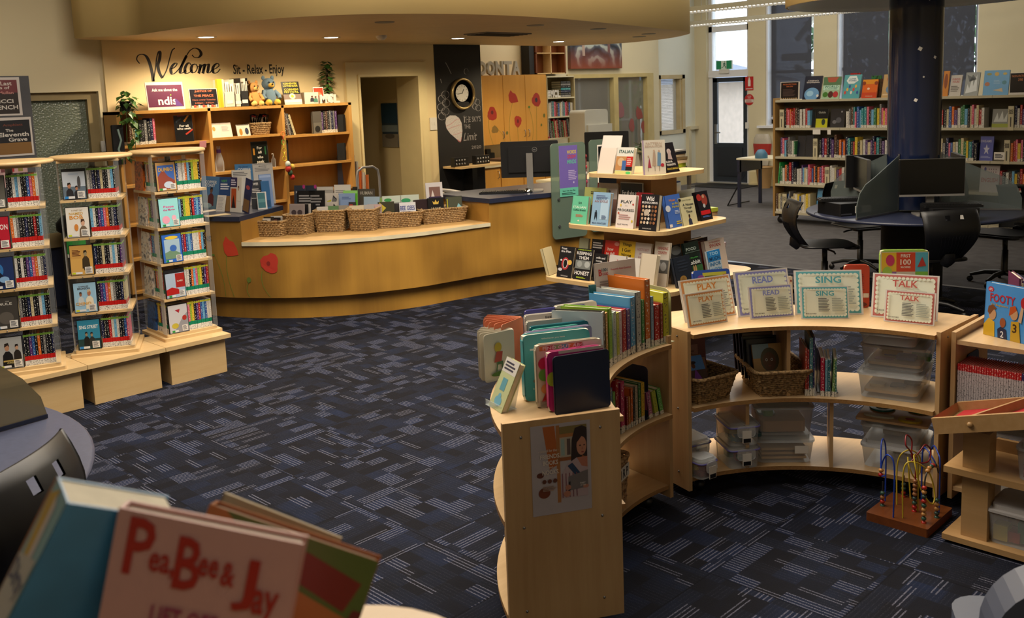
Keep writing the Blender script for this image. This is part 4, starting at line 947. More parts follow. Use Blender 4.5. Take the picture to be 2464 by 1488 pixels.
def basket(name,loc,rz,w,d,h,label,taper=.82,rows=9,col=None,group=None,openweave=False):
    """woven basket: w,d at the rim, tapering to the base"""
    o=thing(name,label,'basket',loc,rz,group); m=col or WICK
    def ring(z,grow=0,zig=0,ph=0):
        k=taper+(1-taper)*z/h; pts=rrect(-w/2*k-grow,w/2*k+grow,-d/2*k-grow,d/2*k+grow,.03,2); out=[]
        n_=len(pts)
        for i in range(n_):
            a,b=Vector(pts[i]),Vector(pts[(i+1)%n_]); L_=(b-a).length; q=max(1,int(L_/.014))
            for j in range(q):out.append(a.lerp(b,j/q))
        return[Vector((p.x*(1+0),p.y,z))+Vector((p.x,p.y,0)).normalized()*(zig if(i+ph)%2 else-zig)for i,p in enumerate(out)]
    if not openweave:
        k=taper; MB().box(-w/2*k,w/2*k,-d/2*k,d/2*k,0,.008).build('base',m,o)
        lin=MB()
        for(x0,x1,y0,y1)in((-w/2,w/2,-d/2,-d/2),(-w/2,w/2,d/2,d/2),(-w/2,-w/2,-d/2,d/2),(w/2,w/2,-d/2,d/2)):
            q=.97; lin.add([(x0*k*q,y0*k*q,0),(x1*k*q,y1*k*q,0),(x1*q,y1*q,h),(x0*q,y0*q,h)],[(0,1,2,3)])
        lin.build('lining',m,o)
    wv=MB()
    for r in range(rows):wv.tube(ring(h*(r+.5)/rows,0,.004 if not openweave else .002,r),h/rows*(.62 if not openweave else .22),5,closed=True)
    wv.build('weave',m,o,kind='stuff')
    if openweave:
        st=MB(); rg=ring(0)
        for i in range(0,len(rg),2):
            a=rg[i]; b=Vector((a.x/taper,a.y/taper,h)); st.tube([a,(a+b)/2+Vector((.004,0,0)),b],.006,5)
        st.build('stakes',m,o,kind='stuff')
    MB().tube(ring(h,.003),.009,7,closed=True).build('rim',m,o)
    return o
def wicker(name,c1,c2):
    m,nt,b=newmat(name); tc=N(nt,'ShaderNodeTexCoord'); wv=N(nt,'ShaderNodeTexNoise'); wv.inputs['Scale'].default_value=90; wv.inputs['Detail'].default_value=2; L(nt,tc.outputs['Object'],wv.inputs['Vector'])
    r=ramp(nt,[(.35,hx(c2)),(.62,hx(c1))]); L(nt,wv.outputs['Fac'],r.inputs[0]); L(nt,r.outputs[0],b.inputs['Base Color']); b.inputs['Roughness'].default_value=.7
    bp=N(nt,'ShaderNodeBump'); bp.inputs['Strength'].default_value=.7; bp.inputs['Distance'].default_value=.004; L(nt,wv.outputs['Fac'],bp.inputs['Height']); L(nt,bp.outputs[0],b.inputs['Normal']); return m
WICK=wicker('seagrass','#a8885a','#5d4526'); WICKL=wicker('pale_rush','#b8966c','#7a5230')
def tub(loc,rz,w,d,h,label,lidcol=None,taper=.88,name='storage_tub',lidh=.018,group=None,label_plate=None):
    o=thing(name,label,'storage box',loc,rz,group)
    v=[]
    k=taper
    b0=rrect(-w/2*k,w/2*k,-d/2*k,d/2*k,.025,3); b1=rrect(-w/2*.97,w/2*.97,-d/2*.97,d/2*.97,.025,3); n=len(b0)
    vs=[(x,y,0)for x,y in b0]+[(x,y,h-lidh)for x,y in b1]
    MB().add(vs,[tuple(range(n-1,-1,-1))]+[(i,(i+1)%n,(i+1)%n+n,i+n)for i in range(n)]).build('body',TUBP,o)
    mb=MB().prism(rrect(-w/2,w/2,-d/2,d/2,.03,4),h-lidh-.008,h-lidh+.002).prism(rrect(-w/2*.86,w/2*.86,-d/2*.84,d/2*.84,.02,3),h-lidh,h)
    mb.build('lid',TUBP if not lidcol else lidcol,o)
    return o
def filler(o,items):
    """coloured solids lying inside a tub: (x0,x1,y0,y1,z0,z1,colour)"""
    for it in items:MB().box(*it[:6]).build('content_piece',[SOLID],o,col=hx(it[6]))
def plush(loc,rz,body,face,label,s=1.0):
    """plain seated soft toy"""
    o=thing('soft_toy',label,'soft toy',loc,rz); a=plain('plush_'+body[1:],body,.95,var=.1,bump=.6,bscale=200); b=plain('plush_'+face[1:],face,.95,var=.06,bump=.6,bscale=200)
    MB().lathe([(.001,0),(.05*s,.005*s),(.058*s,.05*s),(.05*s,.10*s),(.03*s,.13*s),(.001,.14*s)],18).build('body',a,o)
    hd=MB().ball((0,-.005*s,.165*s),.052*s,16,sx=1.05,sy=.9,sz=.9).build('head',a,o)
    MB().ball((0,-.045*s,.155*s),.024*s,12,sx=1.1,sy=.8,sz=.8).build('muzzle',b,hd)
    for x in(-1,1):
        MB().ball((x*.04*s,0,.212*s),.018*s,10,sx=.9,sy=.5,sz=1.1).build('ear',a,hd); MB().ball((x*.019*s,-.049*s,.178*s),.006*s,8).build('eye',BLACK,hd)
        MB().ball((x*.038*s,-.055*s,.022*s),.026*s,12,sy=1.3).build('leg',b,o); MB().tube([(x*.045*s,-.01*s,.11*s),(x*.07*s,-.035*s,.075*s),(x*.062*s,-.055*s,.05*s)],[.018*s,.017*s,.015*s],10).build('arm',a,o)
    MB().ball((0,-.066*s,.162*s),.007*s,8).build('nose',BLACK,hd)
    return o
def foliage(o,leaves,mat,size):
    """leaves: list of (pos, dir angle, droop, scale); each a folded blade"""
    for p,a,dr,s in leaves:
        sz=size*s; m=Matrix.Translation(p)@Matrix.Rotation(a,4,'Z')@Matrix.Rotation(dr,4,'Y')
        MB().add([(0,0,0),(sz*.35,sz*.38,sz*.05),(sz,0,0),(sz*.35,-sz*.38,sz*.05),(sz*.45,0,-sz*.04)],[(0,4,1),(1,4,2),(2,4,3),(3,4,0)],mat=m).build('leaf',mat,o)
# ================================================================ WALL LETTERING
def stroke_letters(paths,name,parent,mat,plane_y,z0):
    for pts in paths:MB().tube(pts,0,4).build(name,mat,parent)
def brush(mb,pts,wd):
    """calligraphy stroke: poly line (x,z) drawn as a flat ribbon whose thickness follows its direction"""
    P=[Vector(p)for p in pts]; Q=[]
    for i in range(len(P)-1):
        p0,p1,p2,p3=P[max(0,i-1)],P[i],P[i+1],P[min(len(P)-1,i+2)]
        for k in range(7):
            t_=k/7; Q.append(.5*((2*p1)+(p2-p0)*t_+(2*p0-5*p1+4*p2-p3)*t_**2+(3*p1-p0-3*p2+p3)*t_**3))
    Q.append(P[-1]); v=[]; 
    for i,q in enumerate(Q):
        t_=(Q[min(i+1,len(Q)-1)]-Q[max(i-1,0)]); t_=t_.normalized()if t_.length else Vector((1,0)); n_=Vector((-t_.y,t_.x))
        w=wd*(.30+.9*max(0,-t_.y)**1.5+.25*abs(t_.y))*.5; v+=[(q.x+n_.x*w,0,q.y+n_.y*w),(q.x-n_.x*w,0,q.y-n_.y*w)]
    mb.add(v,[(2*i,2*i+1,2*i+3,2*i+2)for i in range(len(Q)-1)])
# strokes noted in wall pixels, taken to the wall plane y = WY-.03
WP=WY-.031
def wpx(px,py):p=at(px,py,y=WP); return(p.x,p.z)
wel=thing('wall_lettering','large black calligraphy word Welcome on the cream wall','lettering',(0,WP,0))
BLK=plain('vinyl_black','#171012',.5)
ltr={'W':[[(336,153),(329,143),(333,133),(344,131),(353,137),(360,152),(366,175),(369,196)],[(369,196),(374,165),(377,140),(381,125),(385,126),(384,142),(380,158),(384,176),(391,188)],[(391,188),(401,168),(408,142),(414,122),(421,116)]],
       'e':[[(411,166),(420,162),(426,154),(422,152),(415,158),(411,168),(414,178),(421,176),(430,167)]],
       'l':[[(430,167),(441,150),(449,134),(457,122),(468,116),(479,120),(484,130),(478,138),(468,138),(462,132)],[(449,134),(441,150),(435,165),(434,175),(440,175),(447,168)]],
       'c':[[(459,156),(455,151),(449,156),(445,166),(447,176),(455,175),(463,167)]],
       'o':[[(470,154),(463,157),(460,167),(464,175),(471,172),(475,162),(471,154)],[(475,160),(482,161)]],
       'm':[[(483,155),(481,166),(478,177)],[(480,170),(487,158),(492,155),(491,164),(488,177)],[(489,170),(496,157),(502,155),(501,165),(500,174),(505,175),(510,168)]],
       'f':[[(510,168),(519,165),(527,158),(524,153),(517,156),(512,165),(514,175),(522,175),(530,166)]]}
for ch,sts in ltr.items():
    mb=MB()
    for s in sts:brush(mb,[wpx(*p)for p in s],.022)
    mb.build('letter',BLK,wel)
c_=at(624,171,y=WP); l_=at(563,171,y=WP); r_=at(686,171,y=WP)
o=thing('wall_lettering','thin black handwritten words Sit Relax Enjoy on the cream wall','lettering',(c_.x,WP,c_.z-.06))
art([('t','Sit - Relax - Enjoy',.5,.5,1,1,'#1c1614')],r_.x-l_.x,.13,.0003).build('lettering',INKM,o)

# ================================================================ ON TOP OF THE BOOKCASE
BT=1.7575
fb('y',8.70,357,447,197,266,BT,'white acrylic sign with a plum panel lettered Ask me about the ndis','#cfc2b8',[('r',.03,.10,.97,.90,'#5c2a44'),('t','Ask me about the',.5,.72,.68,.11,'#e0d2cc'),('t','ndis',.54,.32,.5,.3,'#e4d8d2'),('e',.645,.53,.018,.025,'#7fae3c')]+[('p',[(.75,.12),(.95,.12),(.78,.38),(.74,.36)],'#5a3a78')],.12,.004,'acrylic_sign','sign',pages=False)
fb('y',8.70,459,528,213,262,BT,'black framed sign lettered JUSTICE OF THE PEACE','#d2c6b4',[('r',.03,.04,.97,.97,'#1c1a20'),('t','JUSTICE OF',.5,.86,.7,.12,'#c86a4a'),('t','THE PEACE',.5,.64,.68,.12,'#c86a4a'),('t','Here every Tuesday',.5,.42,.86,.1,'#9a5a48'),('t','3:00pm - 3:30pm',.5,.26,.7,.1,'#a06048')]+[('r',.05+.075*i,.04,.115+.075*i,.14+.03*(i%2),['#c8b090','#a8443a','#c87a4a','#8fa0b0'][i%4])for i in range(12)],.10,.004,'framed_sign','sign',pages=False)
def mag_holder(pl,pr,pt,pb,colr,label,papers=5):
    a,b=at(pl,pb,y=8.68),at(pr,pb,y=8.68); w=abs(a.x-b.x); t_=at(pl,pt,y=8.68); h=t_.z-BT
    o=thing('magazine_holder',label,'holder',((a.x+b.x)/2,8.68,BT))
    m=plain('holder_'+colr[1:],colr,.5)
    MB().box(-w/2,w/2,0,.004,0,h*.55).box(-w/2,-w/2+.003,0,.2,0,h).box(w/2-.003,w/2,0,.2,0,h).box(-w/2,w/2,.2,.203,0,h).box(-w/2,w/2,0,.2,0,.003).build('box',m,o)
    for i in range(papers):x=-w/2+.008+(w-.016)*i/max(1,papers-1); MB().box(x,x+.003,.006,.19,.004,h*(.8+.2*rnd.random())).build('paper',WPAP,o)
    MB().box(-.03,.03,-.002,0,h*.12,h*.24).build('label',WPAP,o)
fb('y',8.70,527,541,190,262,BT,'yellow plastic folder at the left of the magazine holders','#c8a42e',None,.03,.03,'folder','folder')
mag_holder(542,567,191,262,'#cfc4b2','white magazine holder with label beside the yellow folder'); mag_holder(569,581,200,261,'#c8c0b4','narrow pale magazine holder full of papers',3); mag_holder(582,600,188,260,'#1a181a','black magazine holder stuffed with papers')
a_=at(617,256,y=8.70); plush((a_.x,8.74,BT),.1,'#c0894a','#d2b064','tan seated soft toy, smaller one beside the black magazine holder',1.12)
a_=at(652,255,y=8.70); plush((a_.x+.02,8.76,BT),0,'#5f7484','#c8a040','blue-grey seated soft toy, larger one with a yellow muzzle',1.32)
fb('y',8.70,686,728,195,252,BT,'festival flyer with yellow letters on black, lower photo strip','#d0c6ae',[('r',0,.45,1,1,'#1d1c1a'),('t','KERNEWEK',.5,.92,.8,.08,'#c0b43a'),('t','LOWENDER',.5,.82,.84,.08,'#c0b43a'),('t','CORNISH',.5,.66,.8,.09,'#c0b43a'),('t','FESTIVAL',.5,.55,.84,.09,'#c0b43a'),('r',0,.22,1,.45,'#7a6a60'),('e',.5,.36,.17,.13,'#d6cdb0'),('e',.5,.36,.08,.06,'#c4a82c'),('r',0,.08,1,.22,'#d6cfc2')],.22,.004,'flyer','flyer',pages=False)
fb('y',8.72,733,767,222,251,BT,'white boxed book showing two standing figures on top of the bookcase','#c8beae',[('r',.35,0,1,1,'#bfb6b0'),*man(.55,.5,1.1,'#6a4434','#3a3a44'),*man(.8,.45,1.1,'#6a4434','#4a7a6a')],.0,.06,'boxed_book','book')
fb('y',8.74,757,782,209,246,BT,'red and white greeting card behind the white letters','#d8cfc8',[('r',.06,.06,.94,.94,'#a8422c'),('e',.5,.5,.3,.2,'#c87850'),('e',.5,.35,.12,.15,'#6a2418')],.12,.003,'greeting_card','card',pages=False)
def solid_letters(name,text,pl,pr,pt,pb,y,z,label,m,dep=.02,parent=None):
    a,b=at(pl,pb,y=y),at(pr,pb,y=y); tp_=at(pl,pt,y=y); h=tp_.z-a.z; w=b.x-a.x
    o=thing(name,label,'letters',(a.x,y,z)); n_=len(text); cw=w/n_
    for i,ch in enumerate(text):
        v,f,x0,x1,y0,y1=textgeo(ch,.045); sx=cw*.92/(x1-x0); sz=h/(y1-y0); mb=MB(); nn=len(v)
        q=[((p[0]-x0)*sx+i*cw,(p[1]-y0)*sz)for p in v]
        mb.add([(p[0],0,p[1])for p in q],f); mb.add([(p[0],dep,p[1])for p in q],[tuple(reversed(t_))for t_ in f])
        ed={}
        for t_ in f:
            for a1,b1 in zip(t_,t_[1:]+t_[:1]):ed[(a1,b1)]=ed.get((a1,b1),0)+1
        for(a1,b1)in ed:
            if(b1,a1)not in ed:mb.add([(q[a1][0],0,q[a1][1]),(q[a1][0],dep,q[a1][1]),(q[b1][0],dep,q[b1][1]),(q[b1][0],0,q[b1][1])],[(0,1,2,3)])
        mb.build('letter',m,o)
    return o
solid_letters('standing_letters','MCL',772,820,229,250,8.68,BT,'white standing letters MCL on the right end of the bookcase',WHITEP)
# climbing plant in a white pot
a_=at(796,245,y=8.80); pl_=thing('potted_plant','bushy climbing houseplant in a white pot on the bookcase','plant',(a_.x,8.84,BT))
MB().lathe([(.045,0),(.06,.10),(.055,.10),(.04,.01)],18).build('pot',WHITEP,pl_); MB().tube([(0,0,.05),(0,0,.40)],.012,7).build('moss_pole',plain('moss_pole','#3a2c1a',.9),pl_)
rr=random.Random(5); lv=[]
for i in range(70):
    z=.10+.36*i/70; a=i*2.4; r=(.055 if z<.36 else .03); lv.append(((r*.4*math.cos(a),r*.4*math.sin(a),z),a,rr.uniform(-.1,.7),rr.uniform(.8,1.25)))
foliage(pl_,lv,DGRN,.075)
# trailing plant at the left end
a_=at(298,300,y=8.70); pl_=thing('trailing_plant','trailing green pothos hanging at the left end of the bookcase','plant',(a_.x,8.62,BT+.02))
MB().lathe([(.04,-.02),(.055,.07),(.05,.07),(.035,-.01)],16).build('pot',BLACK,pl_); lv=[]
for i in range(95):
    if i<62:a=rr.uniform(0,6.28); r=rr.uniform(.02,.085); p=(r*math.cos(a)+.0,r*math.sin(a)-.03,rr.uniform(-.12,.17))
    else:k=(i-62)/33; a=rr.uniform(0,6.28); p=(-.0+.05*math.sin(k*5)+rr.uniform(-.03,.03),-.06+rr.uniform(-.02,.02),-.10-.36*k)
    lv.append((p,a,rr.uniform(.2,1.3),rr.uniform(.7,1.2)))
foliage(pl_,lv,plain('pothos_green','#41662a',.4,var=.35,scale=20),.07)
for dx in(-.03,.02):MB().tube([(0,-.03,.05),(dx,-.05,-.1),(dx*1.6,-.06,-.3),(dx*.8,-.06,-.42)],.003,5).build('vine',DGRN,pl_)
a_=at(286,345,y=8.62); t=thing('hanging_bag','narrow black bag with a pale ribbon hanging below the pothos','bag',(a_.x,8.63,1.28))
MB().rbox(-.05,.05,-.01,.02,0,.36,.01,axis='y').build('pouch',BLACKM,t); MB().tube([(0,-.014,.32),(.02,-.016,.22),(-.01,-.016,.14),(.01,-.016,.05)],.010,6).build('ribbon',plain('pale_teal_ribbon','#8fa8a0',.7),t)

# ================================================================ BOOKCASE BAYS
S1,S2,S3=1.4455,1.4655,1.4405
def row_y(y0,x0,x1,z,hs,cols,dep,where,group,mat=None,tmin=.018,tmax=.034,skip=None):
    x=x0; i=0
    while x<x1:
        t_=rnd.uniform(tmin,tmax); h=rnd.uniform(*hs); cn=cols[i%len(cols)]
        sbook((x+t_/2,y0+rnd.uniform(0,.012),z),0,t_*.96,dep,h,cn,'%s-spined book, %s from the left, %s'%(cn,ordn(i),where),group,mat); x+=t_; i+=1
row_y(8.69,at(314,350,y=8.69).x,at(374,350,y=8.69).x,S1,(.19,.24),['brown','cream','teal','green','black','black','grey','black','navy','pink','teal','orange'],.15,'top shelf of the left bookcase bay','books in the left bookcase bay',LBSP)
fb('y',8.70,424,468,277,344,S1,'black poster lettered For all who seek, left bay','#30303a',[('r',.02,.02,.98,.98,'#101114'),('t','For all',.52,.60,.5,.09,'#cfcac0'),('t','who seek.',.52,.50,.8,.09,'#cfcac0'),('p',[(.5,.78),(.58,.74),(.85,.98),(.75,.98)],'#b8762a'),('p',[(.55,.3),(.6,.25),(.98,.42),(.98,.48)],'#a8382a'),('p',[(.08,.78),(.1,.72),(.4,.85),(.38,.9)],'#2c3440'),('r',.2,.96,.6,.985,'#7c1a1c')],.06,.003,'poster','poster',pages=False)
a_=at(489,349,y=8.655); t=MB().box(-.035,.035,-.001,.001,-.065,0).build('sticky_note',plain('pink_note','#d8929a',.8),loc=(a_.x,8.653,S1-.002),rot=(.2,0,0)); tag(t,'pink sticky note hanging from the left bay shelf edge','note')
# desk calendars
fb('y',8.70,508,561,295,332,S2,'white open calendar held by a bulldog clip, middle bay','#cfc4b8',[('r',.5,.03,.505,.97,'#a8a098'),*flower(.2,.6,.08,.2,'#b88a4a',2)[0:0],('e',.2,.6,.07,.16,'#b88a4a'),('l',.55,.4,.9,.8,5,'#a8a4a0')],.25,.006,'desk_calendar','calendar',pages=False)
fb('y',8.70,572,604,299,328,S2,'spiral calendar with two bird drawings, middle bay','#ccc2b4',[('e',.3,.35,.12,.3,'#a8762a'),('e',.75,.4,.14,.3,'#2a3448'),('r',.05,.93,.95,.99,'#3a3430')],.22,.006,'desk_calendar','calendar',pages=False)
b_=at(632,327,y=8.72); bk1=basket('tray_basket',(b_.x,8.80,S2),0,.235,.15,.115,'small brown woven basket of tagged packets, middle bay',.8,6)
for i in range(9):
    o=thing('tagged_packet','black packet with a white tag, %s from the left in the small shelf basket'%ordn(i),'packet',(b_.x-.085+.021*i,8.79+.01*(i%2),S2+.02)); o.rotation_euler=(0,rnd.uniform(-.5,.5),0)
    MB().rbox(-.028,.028,-.004,.004,0,.19,.01,axis='y').build('sleeve',BLACK,o); MB().box(-.014,.014,-.0055,-.004,.11,.16).build('tag',WPAP,o); MB().box(-.012,.012,-.0055,-.004,.165,.178).build('stripe',plain('tag_red','#a82c34',.5),o)
# carafe, poster, dispenser, link chain, toy
b_=at(535,414,y=8.72); o=thing('water_bottle','clear glass carafe with a purple band, second shelf of middle bay','bottle',(b_.x,8.76,1.1255))
MB().lathe([(.001,0),(.042,0),(.044,.09),(.03,.15),(.017,.19),(.017,.23)],20).build('glass',clear('carafe_glass',(.8,.85,.9,1),.18,.05),o); MB().lathe([(.02,.185),(.022,.19),(.022,.215),(.02,.22)],16).build('band',plain('purple_band','#5a2a6a',.5),o); MB().lathe([(.017,.22),(.018,.25),(.0001,.25)],12).build('stopper',ACRY,o)
fb('y',8.70,608,648,340,393,1.1255,'black poster lettered For all who seek, middle bay','#50504e',[('r',.02,.02,.98,.98,'#101310'),('t','For',.5,.76,.3,.1,'#cfcac0'),('t','all',.5,.60,.2,.1,'#cfcac0'),('t','who',.5,.42,.35,.1,'#cfcac0'),('t','seek',.5,.25,.45,.12,'#cfcac0'),('r',.1,.5,.2,.75,'#a8742a'),('r',.8,.5,.88,.8,'#2a5a3a')],.06,.003,'poster','poster',pages=False)
b_=at(661,393,y=8.70); o=thing('hand_sanitiser','clear pump bottle beside the middle bay poster','bottle',(b_.x,8.72,1.1255)); MB().lathe([(.0001,0),(.022,0),(.022,.08),(.01,.095),(.01,.11)],14).build('bottle',ACRY,o); MB().tube([(0,0,.11),(0,0,.135),(-.02,-.01,.135)],.005,6).build('pump',WHITEP,o)
ch=thing('link_chain','chain of coloured plastic rings hanging from the middle bay upright','toy',(5.40,8.64,1.50))
for i,c in enumerate(['#c8641e','#a83a1c','#4a8a34','#b8a42c','#b8a42c','#c8b42c','#c8b42c']):
    r=.024; mb=MB().tube([(r*math.cos(a),0,r*math.sin(a))for a in[k*PI/6 for k in range(12)]],.004,6,closed=True); mb.build('ring',plain('ring%d'%i,c,.35),ch,loc=(.0,0,-.04-i*.042),rot=(0,0,(i%2)*1.1))
o=thing('hanging_toy','small hanging red, white and yellow baby toy below the ring chain','toy',(5.43,8.60,1.04))
for(x,z,r,c)in((-.02,.11,.028,'#b8c2c0'),(-.02,.06,.030,'#a82420'),(.03,.08,.026,'#c8a84a'),(.0,.02,.026,'#2a4a34'),(.025,-.03,.024,'#a01c1c')):MB().ball((x,0,z),r,10,sz=1.2).build('pad',plain('toy'+c[1:],c,.8),o)
# right bay books
x=at(686,330,y=8.69).x
for i,(cn,h,le)in enumerate([('black',.25,0),('brown',.24,.12),('grey',.23,.2),('black',.23,.24),('cream',.22,.28)]):
    sbook((x+.018+.028*i,8.70,S3-.0+.0),0,.024,.16,h,cn,'%s-spined book leaning, %s from the left in the right bay'%(cn,ordn(i)),'leaning books in the right bay',None,-le)
row_y(8.70,at(772,328,y=8.69).x,at(812,326,y=8.69).x,S3,(.22,.24),['grey','purple','black','brown','black','grey','navy'],.16,'upright group in the right bay','upright books in the right bay',LBSP,.02,.03)
fb('y',8.69,755,776,268,326,S3,'glossy grey book face-out beside the right bay books','#6a655c',[('r',0,.5,1,1,'#57524c'),('e',.5,.2,.3,.15,'#2a2826')],.0,.03)
MB
for(pl0,pr0,pt,pb,z,lb)in((815,833,276,323,S3,'black metal bookend at the right end of the top right shelf'),(813,834,345,389,1.1305,'black metal bookend alone on the second right bay shelf'),(689,697,337,398,1.1305,'thin black folder standing at the left of the second right bay shelf')):
    a,b=at(pl0,pb,y=8.70),at(pr0,pb,y=8.70); t_=at(pl0,pt,y=8.70); o=thing('bookend',lb,'bookend',((a.x+b.x)/2,8.70,z)); w=(b.x-a.x)/2
    MB().rbox(-w,w,0,.003,0,t_.z-z,.012,axis='y').build('upright_plate',BLACKM,o); MB().box(-w,w,0,.12,0,.002).build('foot_plate',BLACKM,o)

# ================================================================ CHALKBOARD PIER
cb=thing('chalkboard','tall black chalkboard panel with chalk clouds and balloon','chalkboard',(8.17,WY-.031,0))
bx0,bx1=at(1050,250,y=WY-.035).x,at(1160,250,y=WY-.035).x; cb.location.x=(bx0+bx1)/2; w=bx1-bx0
MB().box(-w/2,w/2,-.006,0,.3,2.6).build('board',CHALK,cb)
def cp(px,py):p=at(px,py,y=WY-.04); return(p.x-cb.location.x,p.z)
ck=plain('chalk','#8e8a8a',.95,var=.25,scale=60); pk=plain('pink_chalk','#b06a6e',.95,var=.2,scale=60)
def chalk(paths,m,wd=.006,name='chalk_line'):
    for pts in paths:
        mb=MB(); brush(mb,[cp(*p)for p in pts],wd); mb.build(name,m,cb,loc=(0,-.0075,0))
def ringp(cx,cy,rx,ry,a0=0,a1=360,n=9):return[(cx+rx*math.cos(math.radians(a0+(a1-a0)*k/n)),cy-ry*math.sin(math.radians(a0+(a1-a0)*k/n)))for k in range(n+1)]
bl=[cp(*p)for p in[(1072,296),(1074,284),(1083,278),(1096,278),(1105,284),(1111,296),(1113,315),(1111,333),(1109,341),(1100,336),(1084,322),(1075,310)]]
MB().add([(x,0,z)for x,z in bl],[tuple(range(len(bl)))]).build('balloon',plain('chalk_fill','#b5b0ae',.95,var=.15,scale=70),cb,loc=(0,-.007,0))
chalk([[(1073,304),(1086,298),(1098,288),(1106,286)],[(1076,312),(1090,306),(1110,300)],[(1090,325),(1102,322),(1112,318)],[(1101,336),(1108,342),(1111,330)]],pk,.012)
chalk([ringp(1064+dx,238+dy,9,9)for dx,dy in((0,0),(10,10),(-2,20),(8,30),(0,42),(8,-10))]+[ringp(1135+dx,250+dy,6,7)for dx,dy in((0,0),(8,6),(14,-4),(6,-10),(16,10))]+[[(1072,150),(1080,165),(1086,178)],ringp(1122,172,5,7,0,270),[(1060,190),(1063,200)]],ck,.008)
chalk([[(1114,280),(1120,279)],[(1117,280),(1118,296)],[(1122,280),(1123,296)],[(1122,288),(1127,287)],[(1127,280),(1128,295)]],ck,.006)
def chtext(t,px0,px1,py,hh,m=ck,italic=0,nm='chalk_word'):
    a,b=cp(px0,py),cp(px1,py); v,f,x0,x1,y0,y1=textgeo(t,.0,italic); s=(b[0]-a[0])/(x1-x0); sz=hh/(y1-y0)
    MB().add([(a[0]+(p[0]-x0)*s,0,a[1]+(p[1]-(y0+y1)/2)*sz)for p in v],f).build(nm,m,cb,loc=(0,-.0075,0))
chtext("THE SKY'S",1116,1157,288,.07); chtext('THE',1117,1132,305,.05); chtext('Limit',1115,1148,330,.10,italic=.4); chtext('2020',1135,1158,355,.04)
# clock
p0,p1=at(1085,226,y=WY-.06),at(1141,226,y=WY-.06); rc=(p1.x-p0.x)/2; pc_=at(1113,226,y=WY-.06)
ck_=thing('wall_clock','round gold-rimmed clock with blue ring on the chalkboard','clock',(pc_.x,WY-.04,pc_.z)); RX90=Matrix.Rotation(PI/2,4,'X')
rv=rc*1.0; GOLD=plain('brushed_gold','#b09a6c',.3,metal=.8)
MB().lathe([(rc*.9,0),(rc,.005),(rc,.04),(rc*.93,.055),(rc*.86,.045),(rc*.86,.02)],40,mat=RX90).build('rim',GOLD,ck_); MB().lathe([(.0001,.02),(rc*.87,.02)],40,mat=RX90).build('blue_ring',plain('clock_blue','#2a48b8',.3,var=.3,scale=14),ck_)
MB().lathe([(.0001,.024),(rc*.54,.024)],32,mat=RX90).build('dial',WHITEP,ck_,loc=(-.01,0,.01)); MB().prism(rrect(-rc*.55,rc*.55,-rc*.86,-rc*.5,.03),.021,.023,mat=RX90).build('pendulum_window',BLACK,ck_)
for k in range(12):
    a=k*PI/6; MB().box(-.002,.002,-.026,-.025,rc*.42,rc*.5,mat=Matrix.Rotation(a,4,'Y')).build('hour_mark',BLACK,ck_,loc=(-.01,0,.01))
MB().box(-.003,.003,-.028,-.026,-.01,rc*.3,mat=Matrix.Rotation(.55,4,'Y')).build('hour_hand',BLACK,ck_,loc=(-.01,0,.01)); MB().box(-.002,.002,-.030,-.028,-.01,rc*.42,mat=Matrix.Rotation(-1.7,4,'Y')).build('minute_hand',BLACK,ck_,loc=(-.01,0,.01))
o=thing('light_switch','white double switch plate on the cream pier','switch',tuple(at(1042,298,y=WY-.032))); MB().rbox(-.055,.055,-.01,0,-.075,.075,.006,axis='y').build('plate',WHITEP,o)
for x in(-.02,.02):MB().box(x-.009,x+.009,-.014,-.01,-.015,.02).build('rocker',WHITEP,o)
o=thing('light_switch','small white switch box on the wall left of the pothos','switch',tuple(at(251,352,y=WY-.002))); MB().rbox(-.035,.035,-.02,0,-.05,.05,.005,axis='y').build('plate',WHITEP,o); MB().box(-.01,.01,-.024,-.02,-.015,.015).build('rocker',WHITEP,o)
# shelf bracket desk with sockets strip
pb_=at(1130,396,y=8.85); o=thing('wall_shelf','small wooden wall shelf with a bank of round knobs before the chalkboard','shelf',(pb_.x,8.78,pb_.z))
MB().box(-.35,.50,-.16,.18,-.025,0).build('board',MAPLE,o); MB().box(-.04,.04,-.02,.15,-.9,-.025).build('post',BLACK,o)
for(cx_,n_)in((-.24,4),(.12,5)):
    q=MB().box(cx_-.12,cx_+.12,-.05,.02,0,.11,mat=Matrix.Identity(4)).build('socket_bank',BLACK,o)
    for i in range(n_):
        for j in(0,1):MB().ball((cx_-.09+i*.045,-.055,.03+j*.045),.012,8).build('knob',STEEL,q)
o=thing('laptop','closed brown laptop on the office bench','laptop',(pb_.x+.75,8.9,pb_.z)); MB().rbox(-.28,.28,-.15,.15,0,.03,.01).build('case',plain('brown_lid','#3c2a22',.4),o)

